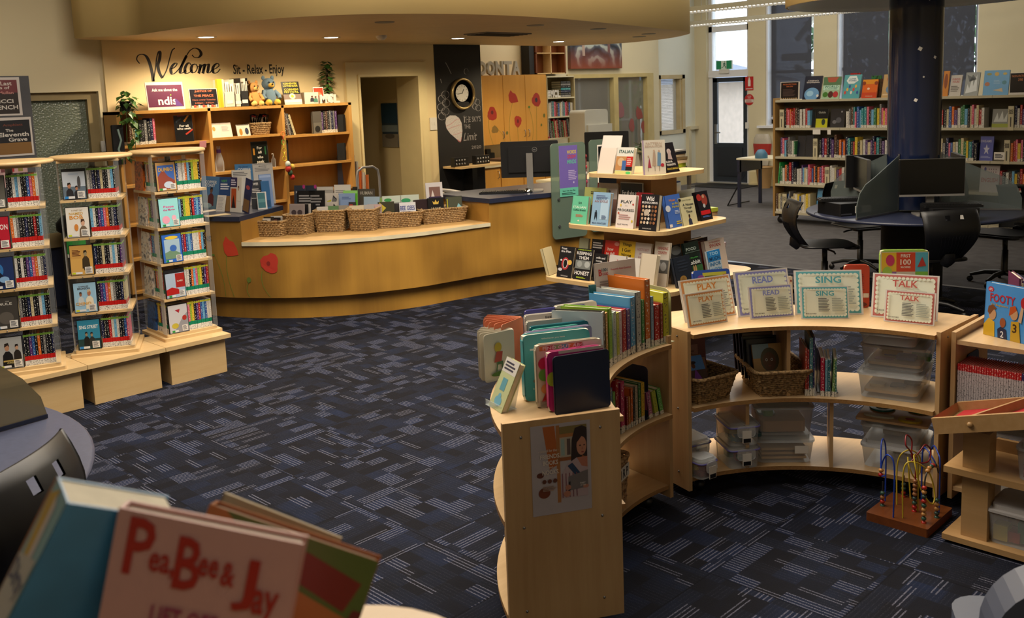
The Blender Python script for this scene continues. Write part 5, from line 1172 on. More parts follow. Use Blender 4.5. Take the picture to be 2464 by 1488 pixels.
# ================================================================ OFFICE: poppy cupboards, shelf, letters
def oa(px,py,y=9.66):return at(px,py,y=y)
c0,c1_=oa(1157,182),oa(1314,181); cz0=oa(1157,352).z
cp_=thing('wall_cupboard','honey wall cupboards with red poppy prints','cupboard',(c0.x,9.66,cz0)); cw=c1_.x-c0.x; chh=c0.z-cz0
MB().box(0,cw,.02,.36,0,chh).build('carcass',CUPB,cp_)
xs=[0,cw*.315,cw*.655,cw]
pops=[[flower(.45,.45,.22,.10,'#a8301c',3),('e',.45,.47,.06,.03,'#64201a'),flower(.55,.22,.16,.055,'#8a6a2c',9),*stem(.45,0,.30,.45,-.1,w=.5),*stem(.9,0,.55,.26,.2,w=.5)],
        [cup(.45,.68,.22,.10,'#a8301c'),flower(.62,.32,.17,.085,'#ac3420',7),('e',.62,.32,.04,.03,'#64201a'),*stem(.25,0,.4,.6,-.1,w=.5),*stem(.6,0,.6,.25,0,w=.5),('e',.1,.16,.05,.025,'#6a6a2c')],
        [flower(.5,.62,.21,.10,'#a43020',4),('e',.5,.62,.06,.035,'#3a3038'),*stem(.45,0,.5,.53,0,w=.5),('e',.85,.38,.05,.03,'#6a6a2c'),('e',.15,.52,.05,.018,'#5a7a2c'),*stem(.25,0,.15,.5,.1,w=.5),('e',.7,.24,.04,.02,'#6a6a2c')]]
for i in range(3):
    w_=xs[i+1]-xs[i]-.008; dr=MB().box(0,w_,0,.018,.004,chh-.004).build('door',CUPB,cp_,loc=(xs[i]+.004,0,0))
    art(pops[i],w_,chh,.0004).build('poppy_print',INKM,dr,loc=(w_/2,0,0))
    hx_={0:w_-.03,1:w_-.04,2:.04}[i]; MB().tube([(hx_,0,.08),(hx_,-.025,.09),(hx_,-.025,.17),(hx_,0,.18)],.005,6).build('door_handle',STEEL,dr)
solid_letters('standing_letters','MOONTA',1130,1254,147,182,9.70,c0.z+.001,'large pale letters OONTA standing on the poppy cupboards',plain('letter_white','#a8a294',.6),.04)
# open shelf next to the cupboards
s1=oa(1382,182); sw=s1.x-c1_.x; os_=thing('wall_shelf_unit','cream open wall shelf of books beside the poppy cupboards','shelf unit',(c1_.x+.005,9.66,cz0+.05)); sh_=s1.z-cz0-.05
MB().box(0,.018,0,.36,0,sh_).box(sw-.018,sw,0,.36,0,sh_).box(0,sw,.34,.36,0,sh_).build('carcass',plain('shelf_cream','#b3a47c',.5),os_)
zs=[oa(1350,334).z-cz0-.05,oa(1350,283).z-cz0-.05,oa(1350,237).z-cz0-.05,sh_-.018]
for z in zs:MB().box(.018,sw-.018,0,.34,z,z+.018).build('shelf',CREAML,os_)
def row_at(x0,x1,y,z,hs,cols,dep,where,group,tmin,tmax,lean=0):
    x=x0; i=0
    while x<x1:
        t_=rnd.uniform(tmin,tmax); cn=cols[(i*5+2)%len(cols)]; sbook((x+t_/2,y,z),0,t_*.95,dep,rnd.uniform(*hs),cn,'%s-spined book, %s from the left, %s'%(cn,ordn(i),where),group,None,lean); x+=t_; i+=1
X0=c1_.x+.03
ZB=cz0+.05
row_at(X0,X0+sw-.07,9.69,ZB+zs[1]+.019,(.19,.23),['red','grey','blue','pink','white','brown','teal','cream'],.16,'middle office shelf','books on the middle office shelf',.026,.036)
row_at(X0+.01,X0+sw-.16,9.69,ZB+zs[0]+.019,(.22,.29),['black','green','red','brown','cream','grey','red'],.2,'bottom office shelf','folders on the bottom office shelf',.024,.034,-.12)
solid_letters('standing_letters','#MCL',1317,1350,218,236,9.68,ZB+zs[2]+.019,'small white letters MCL with a hash sign on the office shelf',WHITEP)
for i,(cn)in enumerate(['grey','black','navy','teal','black','grey','black']):
    q=sbook((X0+sw-.30,9.70,ZB+zs[2]+.022+.034*i),0,.03,.2,.22,cn,'%s box file lying flat, %s from the bottom of the office pile'%(cn,ordn(i)),'files piled on the office shelf',None); q.rotation_euler=(0,PI/2,0); q.location.z+=.015
# curved boat shelf and painting above
bo=thing('boat_shelf','boat-shaped wooden wall shelf above the office shelf','shelf',(oa(1320,181,9.9).x,9.92,oa(1320,181,9.9).z+.02)); w2=(oa(1358,181,9.9).x-oa(1286,181,9.9).x)/2
BRN=wood('boat_wood','#7a4522','#5a2f16','Z',3)
for sx,nm in((-1,'left_side'),(1,'right_side')):MB().tube([(sx*w2*.92,0,0),(sx*w2*1.0,0,.3),(sx*w2*.9,0,.7)],.012,4).box(min(sx*w2,sx*w2*.92),max(sx*w2,sx*w2*.92),-.08,.1,0,.7).build(nm,BRN,bo)
MB().box(-w2,w2,.08,.1,0,.7).build('back',BRN,bo); MB().box(-.008,.008,-.08,.1,0,.7).build('centre_divider',MAPLE,bo)
for z in(0,.30,.55):MB().box(-w2,w2,-.08,.08,z,z+.012).build('shelf',MAPLE,bo)
MB().box(-w2*1.35,-w2*1.05,-.06,.1,0,.7).build('dark_hull',BLACKM,bo)
pa,pb2=at(1370,166,y=OY-.03),at(1493,166,y=OY-.03); m,nt,b=newmat('swirling_painting')
tc=N(nt,'ShaderNodeTexCoord'); w1=N(nt,'ShaderNodeTexWave',wave_type='RINGS',rings_direction='Y'); w1.inputs['Scale'].default_value=1.2; w1.inputs['Distortion'].default_value=14; w1.inputs['Detail'].default_value=4; L(nt,tc.outputs['Object'],w1.inputs['Vector'])
r=ramp(nt,[(.0,hx('#1e2028')),(.45,hx('#3a4450')),(.75,hx('#56565e')),(.95,hx('#9aa29c'))]); L(nt,w1.outputs['Fac'],r.inputs[0])
gr=N(nt,'ShaderNodeSeparateXYZ'); L(nt,tc.outputs['Generated'],gr.inputs[0]); r2=ramp(nt,[(.0,(1,1,1,1)),(.35,(0,0,0,1))]); L(nt,gr.outputs[2],r2.inputs[0])
mx=N(nt,'ShaderNodeMix',data_type='RGBA'); L(nt,r2.outputs[0],mx.inputs[0]); L(nt,r.outputs[0],mx.inputs[6]); mx.inputs[7].default_value=hx('#7c3a20'); L(nt,mx.outputs[2],b.inputs['Base Color']); b.inputs['Roughness'].default_value=.5
o=thing('painting','large dark canvas of swirling water and bare feet over orange','painting',((pa.x+pb2.x)/2,OY-.035,pa.z)); w=pb2.x-pa.x
MB().box(-w/2,w/2,-.03,.03,0,1.0).build('canvas',m,o); art([('p',[(.22,.20),(.27,.2),(.26,.5),(.24,.9),(.2,.9)],'#9a8478'),('p',[(.36,.42),(.5,.46),(.46,.9),(.40,.9)],'#8a7a74'),('p',[(.71,.25),(.76,.25),(.78,.9),(.72,.9)],'#6a4a48'),('e',.5,.62,.08,.05,'#a8a894'),('e',.4,.45,.09,.03,'#989c90')],w,1.0).build('figure',INKM,o,loc=(0,-.031,0))
# lower office cupboards and counter
lo0,lo1=at(1160,399,y=9.55),at(1320,392,y=9.55)
o=thing('base_cupboard','honey base cupboards under the office worktop','cupboard',(lo0.x-.1,9.55,0)); w=2.3; hh=lo0.z
MB().box(0,w,.03,.46,.08,hh-.04).build('carcass',CUPB,o); MB().box(-.02,w,-.03,.47,hh-.04,hh).build('worktop',CREAML,o)
for i in range(5):
    dr=MB().box(.01,w/5-.01,0,.02,.1,hh-.06).build('door',CUPB,o,loc=(w/5*i,.0,0)); MB().tube([(w/5-.06,0,hh-.2),(w/5-.06,-.03,hh-.19),(w/5-.06,-.03,hh-.11),(w/5-.06,0,hh-.1)],.005,6).build('door_handle',STEEL,dr)
o=thing('office_clutter','white telephone standing on the office worktop','telephone',(lo0.x+.55,9.6,hh)); MB().box(-.1,.1,-.08,.08,0,.05).build('base',BLACK,o); MB().tube([(-.08,0,.07),(.08,0,.07)],.02,8).build('handset',BLACK,o); o.name='telephone'; o['label']='black telephone standing on the office worktop'
for i,(px,c)in enumerate(((1213,'#0c0c0e'),(1204,'#141416'))):
    p=at(px,385,y=9.75); o=thing('cable_adaptor','black plug adaptor %s on the office splashback'%('right' if i==0 else 'left'),'plug',(p.x,OY-.02,p.z)); MB().rbox(-.04,.04,-.05,0,-.1,.1+.05*i,.01,axis='y').build('body',BLACK,o)
# white air purifier
pa=at(1394,266,y=9.3); pb2=at(1450,266,y=9.3); w=pb2.x-pa.x; o=thing('air_purifier','tall white air purifier with dotted grille in the office','air purifier',((pa.x+pb2.x)/2,9.2,0)); zt=pa.z
PUR=plain('purifier_white','#b6b4a8',.4,var=.02)
MB().rbox(-w/2,w/2,0,.3,.5,zt,.05,axis='y',seg=5).build('housing',PUR,o); MB().box(-w/2+.04,w/2+.06,-.03,0,.4,zt-.22).build('grille',PUR,o); MB().box(-.2,.2,.05,.25,0,.5).build('stand',BLACK,o)
g=MB()
for i in range(11):
    for j in range(9):g.box(-w/2+.08+j*.05,-w/2+.09+j*.05,-.032,-.03,zt-.38-i*.045,zt-.37-i*.045)
g.build('grille_holes',BLACK,o,kind='stuff')
# ================================================================ ON THE DESK
LZ,DZ=.6575,.8705
BR=[('Copper Coast guide',)]
sp((477,500),(523,504),428,DZ,'blue travel guide lettered COPPER COAST with a standing figure, leftmost on the desk','#3c6a9c',[('r',0,.35,1,1,'#4f7fb0'),('r',0,0,1,.42,'#5f7f92'),('t','COPPER',.52,.82,.62,.1,'#d6dce0'),('t','COAST',.5,.72,.52,.09,'#d6dce0'),*man(.6,.45,1.2,'#6a4a3a','#5a2a30','#20242c'),('e',.4,.1,.3,.08,'#8fa8b0')],.22,.014)
card((526,508),(555,509),429,DZ,'navy and brown brochure behind the small white leaflet','#1d3358',[('r',0,.45,1,1,'#1f3f72'),('r',0,0,1,.45,'#8a6a44'),('t','VISIT',.4,.88,.5,.07,'#4a9a4a'),('l',.1,.62,.9,.82,3,'#c8ccd4')],.15,name='brochure',cat='brochure')
card((519,509),(539,510),472,DZ,'small plain white leaflet leaning at the front of the desk','#c6c2bc',[('l',.15,.1,.85,.9,9,'#a8a6a6')],.25,name='leaflet',cat='leaflet')
card((553,510),(580,512),430,DZ,'white brochure with purple heading and a woman in white','#c9c4bc',[('r',0,.72,.6,1,'#2e2650'),('l',.06,.76,.55,.95,3,'#c0bccc'),('r',.1,.12,.55,.68,'#a84a24'),('p',[(.15,.12),(.3,.5),(.5,.12)],'#20181a'),*man(.75,.6,.9,'#b08a70','#cfc8bc','#4a3424')],.12,name='brochure',cat='brochure')
card((583,512),(598,514),432,DZ,'narrow navy brochure in a tilted clear holder','#23284e',[('r',.05,.55,.95,.95,'#262c58'),('e',.5,.75,.3,.06,'#a8484c'),('r',.05,.05,.95,.4,'#7a5a3a')],.10,name='brochure',cat='brochure',roll=.18)
card((569,486),(615,484),397,DZ,'second blue travel guide lettered COPPER behind the white card','#3f74a8',[('t','The Ultimate',.45,.93,.5,.05,'#2a4a7a'),('t','COPPER',.5,.85,.7,.08,'#c6ced6')],.1,name='travel_guide',cat='brochure')
card((563,497),(609,494),411,DZ,'white information card in front of the second blue guide','#c8c4bc',[('l',.08,.82,.9,.95,3,'#6a6868')],.1,name='information_card',cat='card')
card((616,494),(664,490),395,DZ,'tall white notice in a clear floor of brochures at the right desk corner','#c2beb8',[('r',.04,.97,.96,.98,'#6a6a6a'),('t','SERVICE WALK',.5,.93,.4,.03,'#4a4a4a'),('l',.1,.8,.9,.9,3,'#8a8888')],.1,name='notice',cat='notice')
card((630,500),(660,497),421,DZ,'pale blue leaflet in front of the tall white notice','#7f98c4',[('r',.05,.9,.95,.97,'#9fb4d8'),('l',.2,.5,.8,.7,4,'#a8b8d8')],.1,name='leaflet',cat='leaflet')
card((607,503),(635,501),436,DZ,'dark WIFI sign card with white handwriting','#20222a',[('r',.1,.78,.75,.95,'#141418'),('t','WIFI',.45,.87,.42,.1,'#d0ccc8'),('l',.12,.55,.9,.72,3,'#c0b8b4'),('r',.03,.36,.97,.38,'#b8b4b0')],.15,name='sign_card',cat='sign')
card((634,503),(654,501),437,DZ,'blue sea picture card beside the WIFI sign','#2f5f90',[('r',.06,.05,.94,.95,'#2c5c8c'),('r',.1,.05,.9,.3,'#234468')],.12,name='picture_card',cat='card')
card((621,505),(644,503),463,DZ,'small white card with a teal picture at the desk front','#c8c6c4',[('r',.08,.08,.85,.95,'#3a6a74'),('r',.08,.4,.85,.6,'#56858a')],.12,name='picture_card',cat='card')
for i,(x,y,a,c,l_)in enumerate(((480,512,.5,'#b8b0a6','flat white leaflet at the left end of the desk'),(500,509,.2,'#c2b8aa','flat cream leaflet overlapping the left desk corner'),(522,519,-.1,'#c8b48c','flat tan leaflet at the desk front'))):
    p=at(x,y,z=DZ); o=MB().box(-.1,.1,-.05,.05,0,.003).build('flat_leaflet',[SOLID],loc=(p.x,p.y,DZ+.001*i),rot=a,col=hx(c)); tag(o,l_,'leaflet')
p=at(588,518,z=DZ)
# baskets on the ledge: (left base px, right base px, rim height, depth, label)
BK=[((605,570),(675,570),.13,.22,'low round-cornered basket of dark discs, leftmost on the ledge'),((688,566),(735,566),.17,.30,'second basket from the left, with a disc showing spectacles'),((762,560),(825,558),.185,.28,'third basket from the left, below the phone boxes'),
      ((843,557),(898,556),.185,.28,'fourth basket from the left, with clear packets'),((912,551),(1010,545),.13,.24,'long low basket with the white band disc'),((1022,541),(1118,533),.13,.24,'rightmost long low basket on the ledge')]
bpos=[]
for i,(l,r,h,d,lb)in enumerate(BK):
    c,rz,w=span(l,r,LZ); n=Vector((-math.sin(rz),math.cos(rz),0)); wt=w/.84
    ctr=c+n*(d*.42+.01); basket('woven_basket',tuple(ctr),rz,wt,d,h,lb,.84,8 if h<.15 else 12); bpos.append((ctr,rz,wt,d,h,n))
def disc_in(i,fx_,fy,h,w,colr,label,shapes=None,nm='disc_case',cat='disc',t=.01,lean=.12,z=.012):
    c,rz,wt,d,hh,n=bpos[i]; ax=Vector((math.cos(rz),math.sin(rz),0)); p=c+ax*(fx_*wt)+n*(fy*d)
    return book((p.x,p.y,LZ+z),rz,w,h,t,colr,label,shapes,lean,nm,cat=cat,pages=False)
for k in range(8):disc_in(0,-.22+.07*k if k<7 else .2,-.28+.075*k,.125+.012*(k%3),.12,['#1c1a1e','#b4aea6','#2a2624','#4a2c2a'][k%4],'thin music disc in the leftmost ledge basket, %s from the front'%ordn(k))
disc_in(1,-.05,-.28,.26,.13,'#8a7f7c','music disc showing large spectacles over a face',[('r',.05,.05,.95,.95,'#7f7472'),('e',.3,.6,.18,.12,'#3a3034'),('e',.7,.6,.18,.12,'#3a3034'),('e',.5,.2,.3,.2,'#a8806c')],z=.01,w=.14)if False else disc_in(1,-.05,-.28,.25,.14,'#8a7f7c','music disc showing large spectacles over a face',[('r',.05,.05,.95,.95,'#7f7472'),('e',.3,.7,.17,.09,'#3a3034'),('e',.7,.7,.17,.09,'#3a3034'),('e',.5,.5,.25,.12,'#a8806c')])
for k in range(4):disc_in(1,.02+.02*k,-.12+.13*k,.24,.13,['#141416','#a8a29c','#141416','#1c1c20'][k],'disc standing in the spectacles basket, %s behind the front one'%ordn(k))
disc_in(1,-.12,.42,.34,.17,'#121214','black booklet with grey lettering at the back left of the spectacles basket',[('l',.1,.7,.9,.9,3,'#8a8888')],nm='booklet',cat='booklet'); disc_in(1,.35,.42,.34,.15,'#101012','black booklet at the back right of the spectacles basket',[('l',.1,.6,.9,.9,4,'#7a7878')],nm='booklet',cat='booklet')
for j,fx_ in enumerate((-.3,.02,.3)):disc_in(2,fx_,-.1+.1*j,.20,.10,['#b8b2aa','#5a7a52','#8a8276'][j],'pamphlet inside the third ledge basket, %s from the left'%ordn(j),nm='pamphlet',cat='pamphlet')
for j,fx_ in enumerate((-.3,.05,.3)):disc_in(3,fx_,-.1+.1*j,.20,.13,['#c8bca0','#a8a4a2','#b49c9c'][j],'clear packet in the fourth ledge basket, %s from the left'%ordn(j),nm='packet',cat='packet')
disc_in(4,-.24,-.2,.215,.145,'#2e3020','music disc with yellow lily on a dark ground',[('r',0,0,1,1,'#35331f'),('p',[(.1,.98),(.5,.75),(.2,.55)],'#b8a432'),('e',.6,.45,.3,.16,'#8a6a48'),('e',.6,.47,.18,.08,'#b8a878')])
disc_in(4,.20,-.22,.20,.145,'#c8c8cc','white music disc lettered BEE GEES in blue',[('t','BEE GEES',.5,.75,.88,.2,'#2a3580'),('l',.1,.55,.9,.62,1,'#3a3f6a'),('e',.2,.35,.1,.12,'#4a5a8a'),('e',.5,.32,.08,.1,'#4a5a8a'),('e',.8,.3,.09,.09,'#4a5a8a')])
for k in range(6):disc_in(4,-.02+.03*k,-.05+.06*k,.19,.14,['#2a2624','#b8b2ac','#3a4430','#1c1c20','#8a8a84','#2a3448'][k],'disc standing behind the front pair of the long low basket, %s back'%ordn(k))
disc_in(4,.28,.42,.25,.17,'#b4bcae','pale panel with green headings behind the blue lettered disc',[('e',.3,.8,.25,.08,'#2f8a5a'),('r',.55,.55,.75,.7,'#5a2432'),('l',.2,.3,.9,.45,3,'#8a8f88'),('r',.8,.6,.95,.68,'#4a9a4a')],nm='notice',cat='sign'); disc_in(4,-.10,.42,.25,.17,'#b8c0b2','pale panel with a green leaf heading behind the yellow lily disc',[('e',.3,.85,.2,.06,'#3a8a4a'),('l',.2,.5,.9,.7,4,'#8a8f88')],nm='notice',cat='sign')
disc_in(5,-.12,-.2,.215,.15,'#17171a','black music disc with a gold crown',[('r',.04,.04,.96,.96,'#141416'),('p',[(.35,.72),(.3,.86),(.42,.8),(.5,.92),(.58,.8),(.7,.86),(.65,.72)],'#c8a84c'),('t','WAT',.5,.52,.6,.16,'#a89a7c')])
disc_in(5,.27,-.2,.215,.15,'#3a3c34','music disc with a red and sky blue picture at the right',[('r',.04,.04,.96,.96,'#474a3c'),('e',.4,.35,.22,.2,'#b05a40'),('p',[(.5,.3),(.75,.7),(1,.5),(.9,.1)],'#7fb0b8'),('r',.04,.1,.1,.9,'#a8a030')])
for k in range(7):disc_in(5,-.42+.028*k,-.15+.03*k,.205,.14,['#2a1c20','#6a6468','#1a1a20','#4a2c2c','#b0aaa4','#1c1c20','#2a2a34'][k],'disc packed at the left of the rightmost basket, %s from the left'%ordn(k))
disc_in(5,-.05,.38,.34,.16,'#c8c2c2','white card with a brown photo strip rising behind the gold crown disc',[('r',.2,.62,.85,.88,'#7a5a52'),('r',.15,.58,.9,.62,'#3a2c4a'),('p',[(.3,.62),(.4,.8),(.5,.62)],'#cfc4bc'),('l',.25,.4,.85,.52,3,'#b4aeb4')],nm='sign_card',cat='sign')
# rack of brochures behind the baskets
def rackc(pl,pr,pt,dep,zb,label,colr,shapes,nm='brochure',cat='brochure',t=.01,lean=.12):
    """card standing on the ledge, dep metres behind the ledge front line"""
    s=(pl+pr)/2; l=at(pl,568-(s-600)*.055,z=LZ); r=at(pr,568-(s-600)*.055,z=LZ); d_=r-l; rz=math.atan2(d_.y,d_.x); n=Vector((-math.sin(rz),math.cos(rz),0)); c=(l+r)/2+n*dep
    k=1+dep*.10; w=d_.length*k; c=c+Vector((c.x,c.y,0)).normalized()*0
    dd=RGT*((s-PCX)/FPX)-UPV*((pt-PCY)/FPX)+FWD; tt=(c-CPOS).dot(n)/dd.dot(n); P_=CPOS+dd*tt; c2=Vector((P_.x,P_.y,0))
    return book((c2.x,c2.y,LZ+zb),rz,w,(P_.z-LZ-zb)*1.0,t,colr,label,shapes,lean,nm,cat=cat,pages=False)
LIB=[('r',0,0,1,1,'#5a5654'),('r',0,.45,1,1,'#28303c'),('t','SA Libraries',.5,.84,.7,.08,'#c8c4c4'),('e',.9,.97,.12,.05,'#a03070'),('e',.5,.25,.4,.14,'#7c7672'),('p',[(.2,.05),(.5,.3),(.9,.05)],'#6a2c2c')]
rackc(702,728,447,.36,.0,'left of two dark library flyers behind the ledge baskets','#5a5654',LIB,'flyer','flyer'); rackc(729,756,447,.36,.0,'right of two dark library flyers behind the ledge baskets','#5a5654',LIB,'flyer','flyer')
DEV=[('r',0,0,1,1,'#c2bcb4'),('p',[(0,.62),(.5,.72),(.5,.65),(0,.52)],'#b8b42c'),('p',[(.5,.42),(.8,.28),(1.0,.75),(.68,.92)],'#2c2c30'),('p',[(.56,.48),(.8,.36),(.93,.72),(.7,.84)],'#6a6a6c'),('p',[(.1,.0),(.25,.18),(.6,.12),(.6,0)],'#2c2c30')]
for r_ in range(2):
    for q in range(2):
        rackc(754+q*28+r_*1,781+q*28+r_*1,466+r_*20,.33-.025*r_,.10 if r_==0 else .02,'%s white box with a grey device, %s of the pair'%(('upper','lower')[r_],('left','right')[q]),'#c2bcb4',DEV,'device_box','box',.03,.05)
rackc(756,797,450,.42,.05,'grey laminated notice above the white device boxes','#9a9690',[('r',.05,.55,.9,.8,'#3a3838'),('r',0,.9,1,1,'#b8b4ae')],'notice','notice'); rackc(799,839,445,.44,.05,'white leaflet with two lines behind the green leaflet','#c8c4be',[('l',.1,.7,.9,.85,3,'#8a8a88')],'leaflet','leaflet')
rackc(822,856,459,.40,.03,'bright green leaflet on the ledge','#5fae34',[('r',0,.9,1,1,'#8fc870')],'leaflet','leaflet'); rackc(811,850,466,.37,.0,'pale blue flyer on the ledge below the green leaflet','#8098c0',[('l',.2,.8,.8,.9,2,'#5a70a0'),('r',.3,.4,.95,.55,'#2a3a44')],'flyer','flyer')
rackc(836,853,487,.34,.0,'dark flyer with orange and yellow pencils','#3a3a3a',[('p',[(.2,.2),(.6,.8),(.7,.75),(.3,.15)],'#b8842c'),('p',[(.5,.2),(.9,.7),(1,.65),(.6,.15)],'#a8a02c'),('r',.1,.8,.6,.9,'#a8403a')],'flyer','flyer')
rackc(872,910,474,.36,.0,'brochure with a pale mountain lake, lettered TASMANIA','#8aa0b4',[('r',0,.6,1,1,'#9ab0c4'),('p',[(0,.6),(.3,.72),(.6,.66),(1,.75),(1,.5),(0,.5)],'#4a5a70'),('r',0,0,1,.5,'#4a4a48'),('t','TASMANIA',.5,.42,.85,.12,'#b0b0ac')])
rackc(858,898,455,.48,.05,'dark brown poster lettered HUMAN behind the lake brochure','#4a443e',[('t','HUMAN',.5,.85,.75,.12,'#a8a098')],'poster','poster'); rackc(845,856,450,.47,.1,'black and yellow booklet edge beside the green leaflet','#1c1a14',[('r',.1,.7,.9,.8,'#a89a3a')],'booklet','booklet')
for i,(c,l_)in enumerate((('#8aa85a','green'),('#b8bcb0','pale'),('#c0b04a','yellow'))):rackc(912+i*12,940+i*18,476+i*2,.46,.1,'%s catalogue lying behind the long low basket'%l_,c,None,'catalogue','catalogue')
# folding trolley and magazines behind
t=thing('folding_trolley','grey folding trolley handle standing behind the desk ledge','trolley',(5.69,7.62,0))
GT=plain('trolley_grey','#8f8d8c',.4)
MB().tube([(-.135,0,0),(-.135,0,1.02),(-.12,0,1.09),(-.06,0,1.125),(.06,0,1.125),(.12,0,1.09),(.135,0,1.02),(.135,0,0)],.012,8).build('handle',GT,t)
MB().tube([(-.135,0,.80),(.135,0,.80)],.01,8).tube([(-.135,0,.80),(-.2,-.35,.80),(.1,-.35,.80),(.135,0,.80)],.01,8).build('folded_frame',GT,t); MB().box(-.15,.15,-.4,.02,.08,.11).build('platform',GT,t)
mg=[('#5a6a8a',1.10),('#b8b4ac',1.03),('#c8622c',.96),('#c0bcb4',.90),('#b8602c',.87)]
for i,(c,h)in enumerate(mg):
    a_=at(856+8*i,470,y=8.72); o=sbook((a_.x,8.72,.62),.6,.02,.2,h-.55,None,'magazine in the stack right of the bookcase, %s from the left'%ordn(i),'magazines beside the bookcase',None,.05,'magazine','magazine',c)
o=thing('magazine_stand','low dark stand holding magazines beside the doorway','stand',(6.5,8.75,0)); MB().box(-.14,.14,-.1,.12,0,.61).build('box',BLACKM,o)
# white tub chairs seen behind the desk and stand
def tubchair(p,rz,lb):
    o=thing('white_chair',lb,'chair',p,rz); W_C=plain('chair_white','#b8b2ac',.4)
    MB().tube([(.24*math.cos(a),.24*math.sin(a),.74+.06*math.sin(a))for a in[math.radians(d)for d in range(-20,201,20)]],.02,8).build('back_rail',W_C,o); MB().lathe([(.0001,.43),(.22,.43),(.24,.45),(.0001,.46)],20).build('seat',W_C,o)
    for k in range(4):a=PI/4+k*PI/2; MB().tube([(.16*math.cos(a),.16*math.sin(a),.43),(.22*math.cos(a),.22*math.sin(a),0)],.012,6).build('leg',STEEL,o)
    for k in range(5):a=math.radians(10+k*40); MB().tube([(.22*math.cos(a),.22*math.sin(a),.44),(.24*math.cos(a),.24*math.sin(a),.74)],.008,6).build('spindle',W_C,o)
tubchair((6.75,7.45,0),.7,'white round-backed chair behind the desk below the poppy cupboards'); tubchair((8.1,6.62,0),.2,'white chair seen beyond the tiered book stand')
# staff computer
def px_z(px,py,z):p=at(px,py,z=z); return(p.x,p.y,z)
p=at(1293,464,z=DZ); t=thing('computer_monitor','black staff monitor seen from behind on the right desk','monitor',(6.53,6.22,DZ),math.radians(132))
l0,r0=at(1215,430,y=6.3),at(1318,430,y=6.2)
MB().rbox(-.27,.27,-.02,.02,.13,.47,.012,axis='y').box(-.2,.2,.02,.04,.18,.42).build('bezel',BLACK,t); MB().box(-.262,.262,-.021,-.02,.14,.462).build('display',plain('lit_screen','#20242a',.2),t)
MB().box(-.03,.03,.05,.075,.0,.36).build('stand_column',GREYP,t); MB().rbox(-.12,.12,-.08,.12,0,.012,.02).build('stand_foot',GREYP,t)
lg=MB().tube([(.022*math.cos(a),.0,.022*math.sin(a))for a in[k*PI/8 for k in range(16)]],.002,5,closed=True); lg.build('round_badge',GREYP,t,loc=(-.05,.042,.39)); art([('t','DELL',.5,.5,.9,.9,'#8a8a8c')],.03,.012).build('badge_lettering',INKM,t,loc=(-.05,.0425,.384),rot=(0,0,PI))
p=at(1240,458,z=DZ); keyboard((6.25,6.32,DZ),math.radians(130),'black keyboard and cables behind the desk bell')
p=at(1271,463,z=DZ); o=thing('desk_bell','small chrome call bell on the right desk','bell',(p.x,p.y,DZ)); MB().lathe([(.0,.0),(.042,0),(.042,.008),(.0001,.009)],20).build('base',BLACK,o); MB().lathe([(.038,.01),(.034,.025),(.018,.038),(.0001,.042)],20).build('dome',plain('chrome','#c0c0c0',.08,metal=1),o); MB().lathe([(.006,.042),(.006,.05),(.0001,.052)],10).build('plunger',STEEL,o)
t=thing('computer_monitor','black monitor top showing beyond the second glass screen','monitor',(9.20,7.45,.72),math.radians(-50)); a_,b_=0,0
MB().rbox(-.27,.27,-.02,.03,.20,.56,.012,axis='y').build('bezel',BLACK,t); MB().box(-.03,.03,.03,.05,0,.5).build('stand_column',BLACK,t); MB().box(-.15,.15,-.1,.1,0,.01).build('stand_foot',BLACK,t)
o=thing('office_desk','pale office desk beyond the glass screens','desk',(9.45,7.45,0)); MB().box(-.9,.9,-.5,.6,.69,.72).build('desk_top',CREAML,o)
for x in(-.85,.85):
    for y in(-.45,.5):MB().box(x-.02,x+.02,y-.02,y+.02,0,.69).build('leg',STEEL,o)
pp=at(1553,345,z=1.05); pl_=thing('potted_plant','low bushy green plant beyond the tiered book stand','plant',(8.95,6.75,.72))
pl_.location=(9.70,7.22,.72); MB().lathe([(.07,0),(.10,.26),(.09,.26),(.06,.01)],16).build('pot',GREYP,pl_); lv=[]
for i in range(80):a=rr.uniform(0,6.28); r=rr.uniform(.0,.12); lv.append(((r*math.cos(a),r*math.sin(a),.27+rr.uniform(0,.10)),a,rr.uniform(-.9,.4),rr.uniform(.8,1.2)))
foliage(pl_,lv,DGRN,.08)
# frosted glass screens with posters on the desk front
a_,b_=Vector((6.471,5.93,0)),Vector((6.850,5.83,0)); dsc=b_-a_; hd=math.atan2(dsc.y,dsc.x)
GSC=clear('green_frosted_glass',hx('#6f8274'),.55,.35,(.75,.85,.78,1))
def gscreen(p,w,z0,z1,lb,post):
    o=thing('glass_screen',lb,'divider',(p[0],p[1],z0),hd); MB().rbox(0,w,-.006,.006,0,z1-z0,.04,axis='y',seg=5).build('frosted_pane',GSC,o)
    for(x,z)in((.07,.37),(.07,.12),(.24,.37),(.24,.12)):MB().tube([(x,-.02,z),(x,.05,z)],.012,8).build('standoff',STEEL,o)
    return o
g1=gscreen((6.47,5.90),.385,.435,1.32,'left frosted glass screen with a purple poster',1)
t=art([('r',0,0,1,1,'#6a5aa0'),('r',0,0,1,.17,'#5fae98'),('t','WORDS',.68,.87,.5,.07,'#c8b23c'),('t','GROW',.68,.78,.46,.07,'#b83a3c'),('t','MINDS',.68,.68,.48,.08,'#5fae98'),('l',.48,.32,.95,.52,6,'#a89cc4'),('t','Read. Talk. Sing. Play.',.5,.11,.7,.03,'#2a4a44'),('l',.1,.03,.9,.08,2,'#2a4a44'),('e',.76,.27,.03,.02,'#c0b8d4')],.205,.47,.0005)
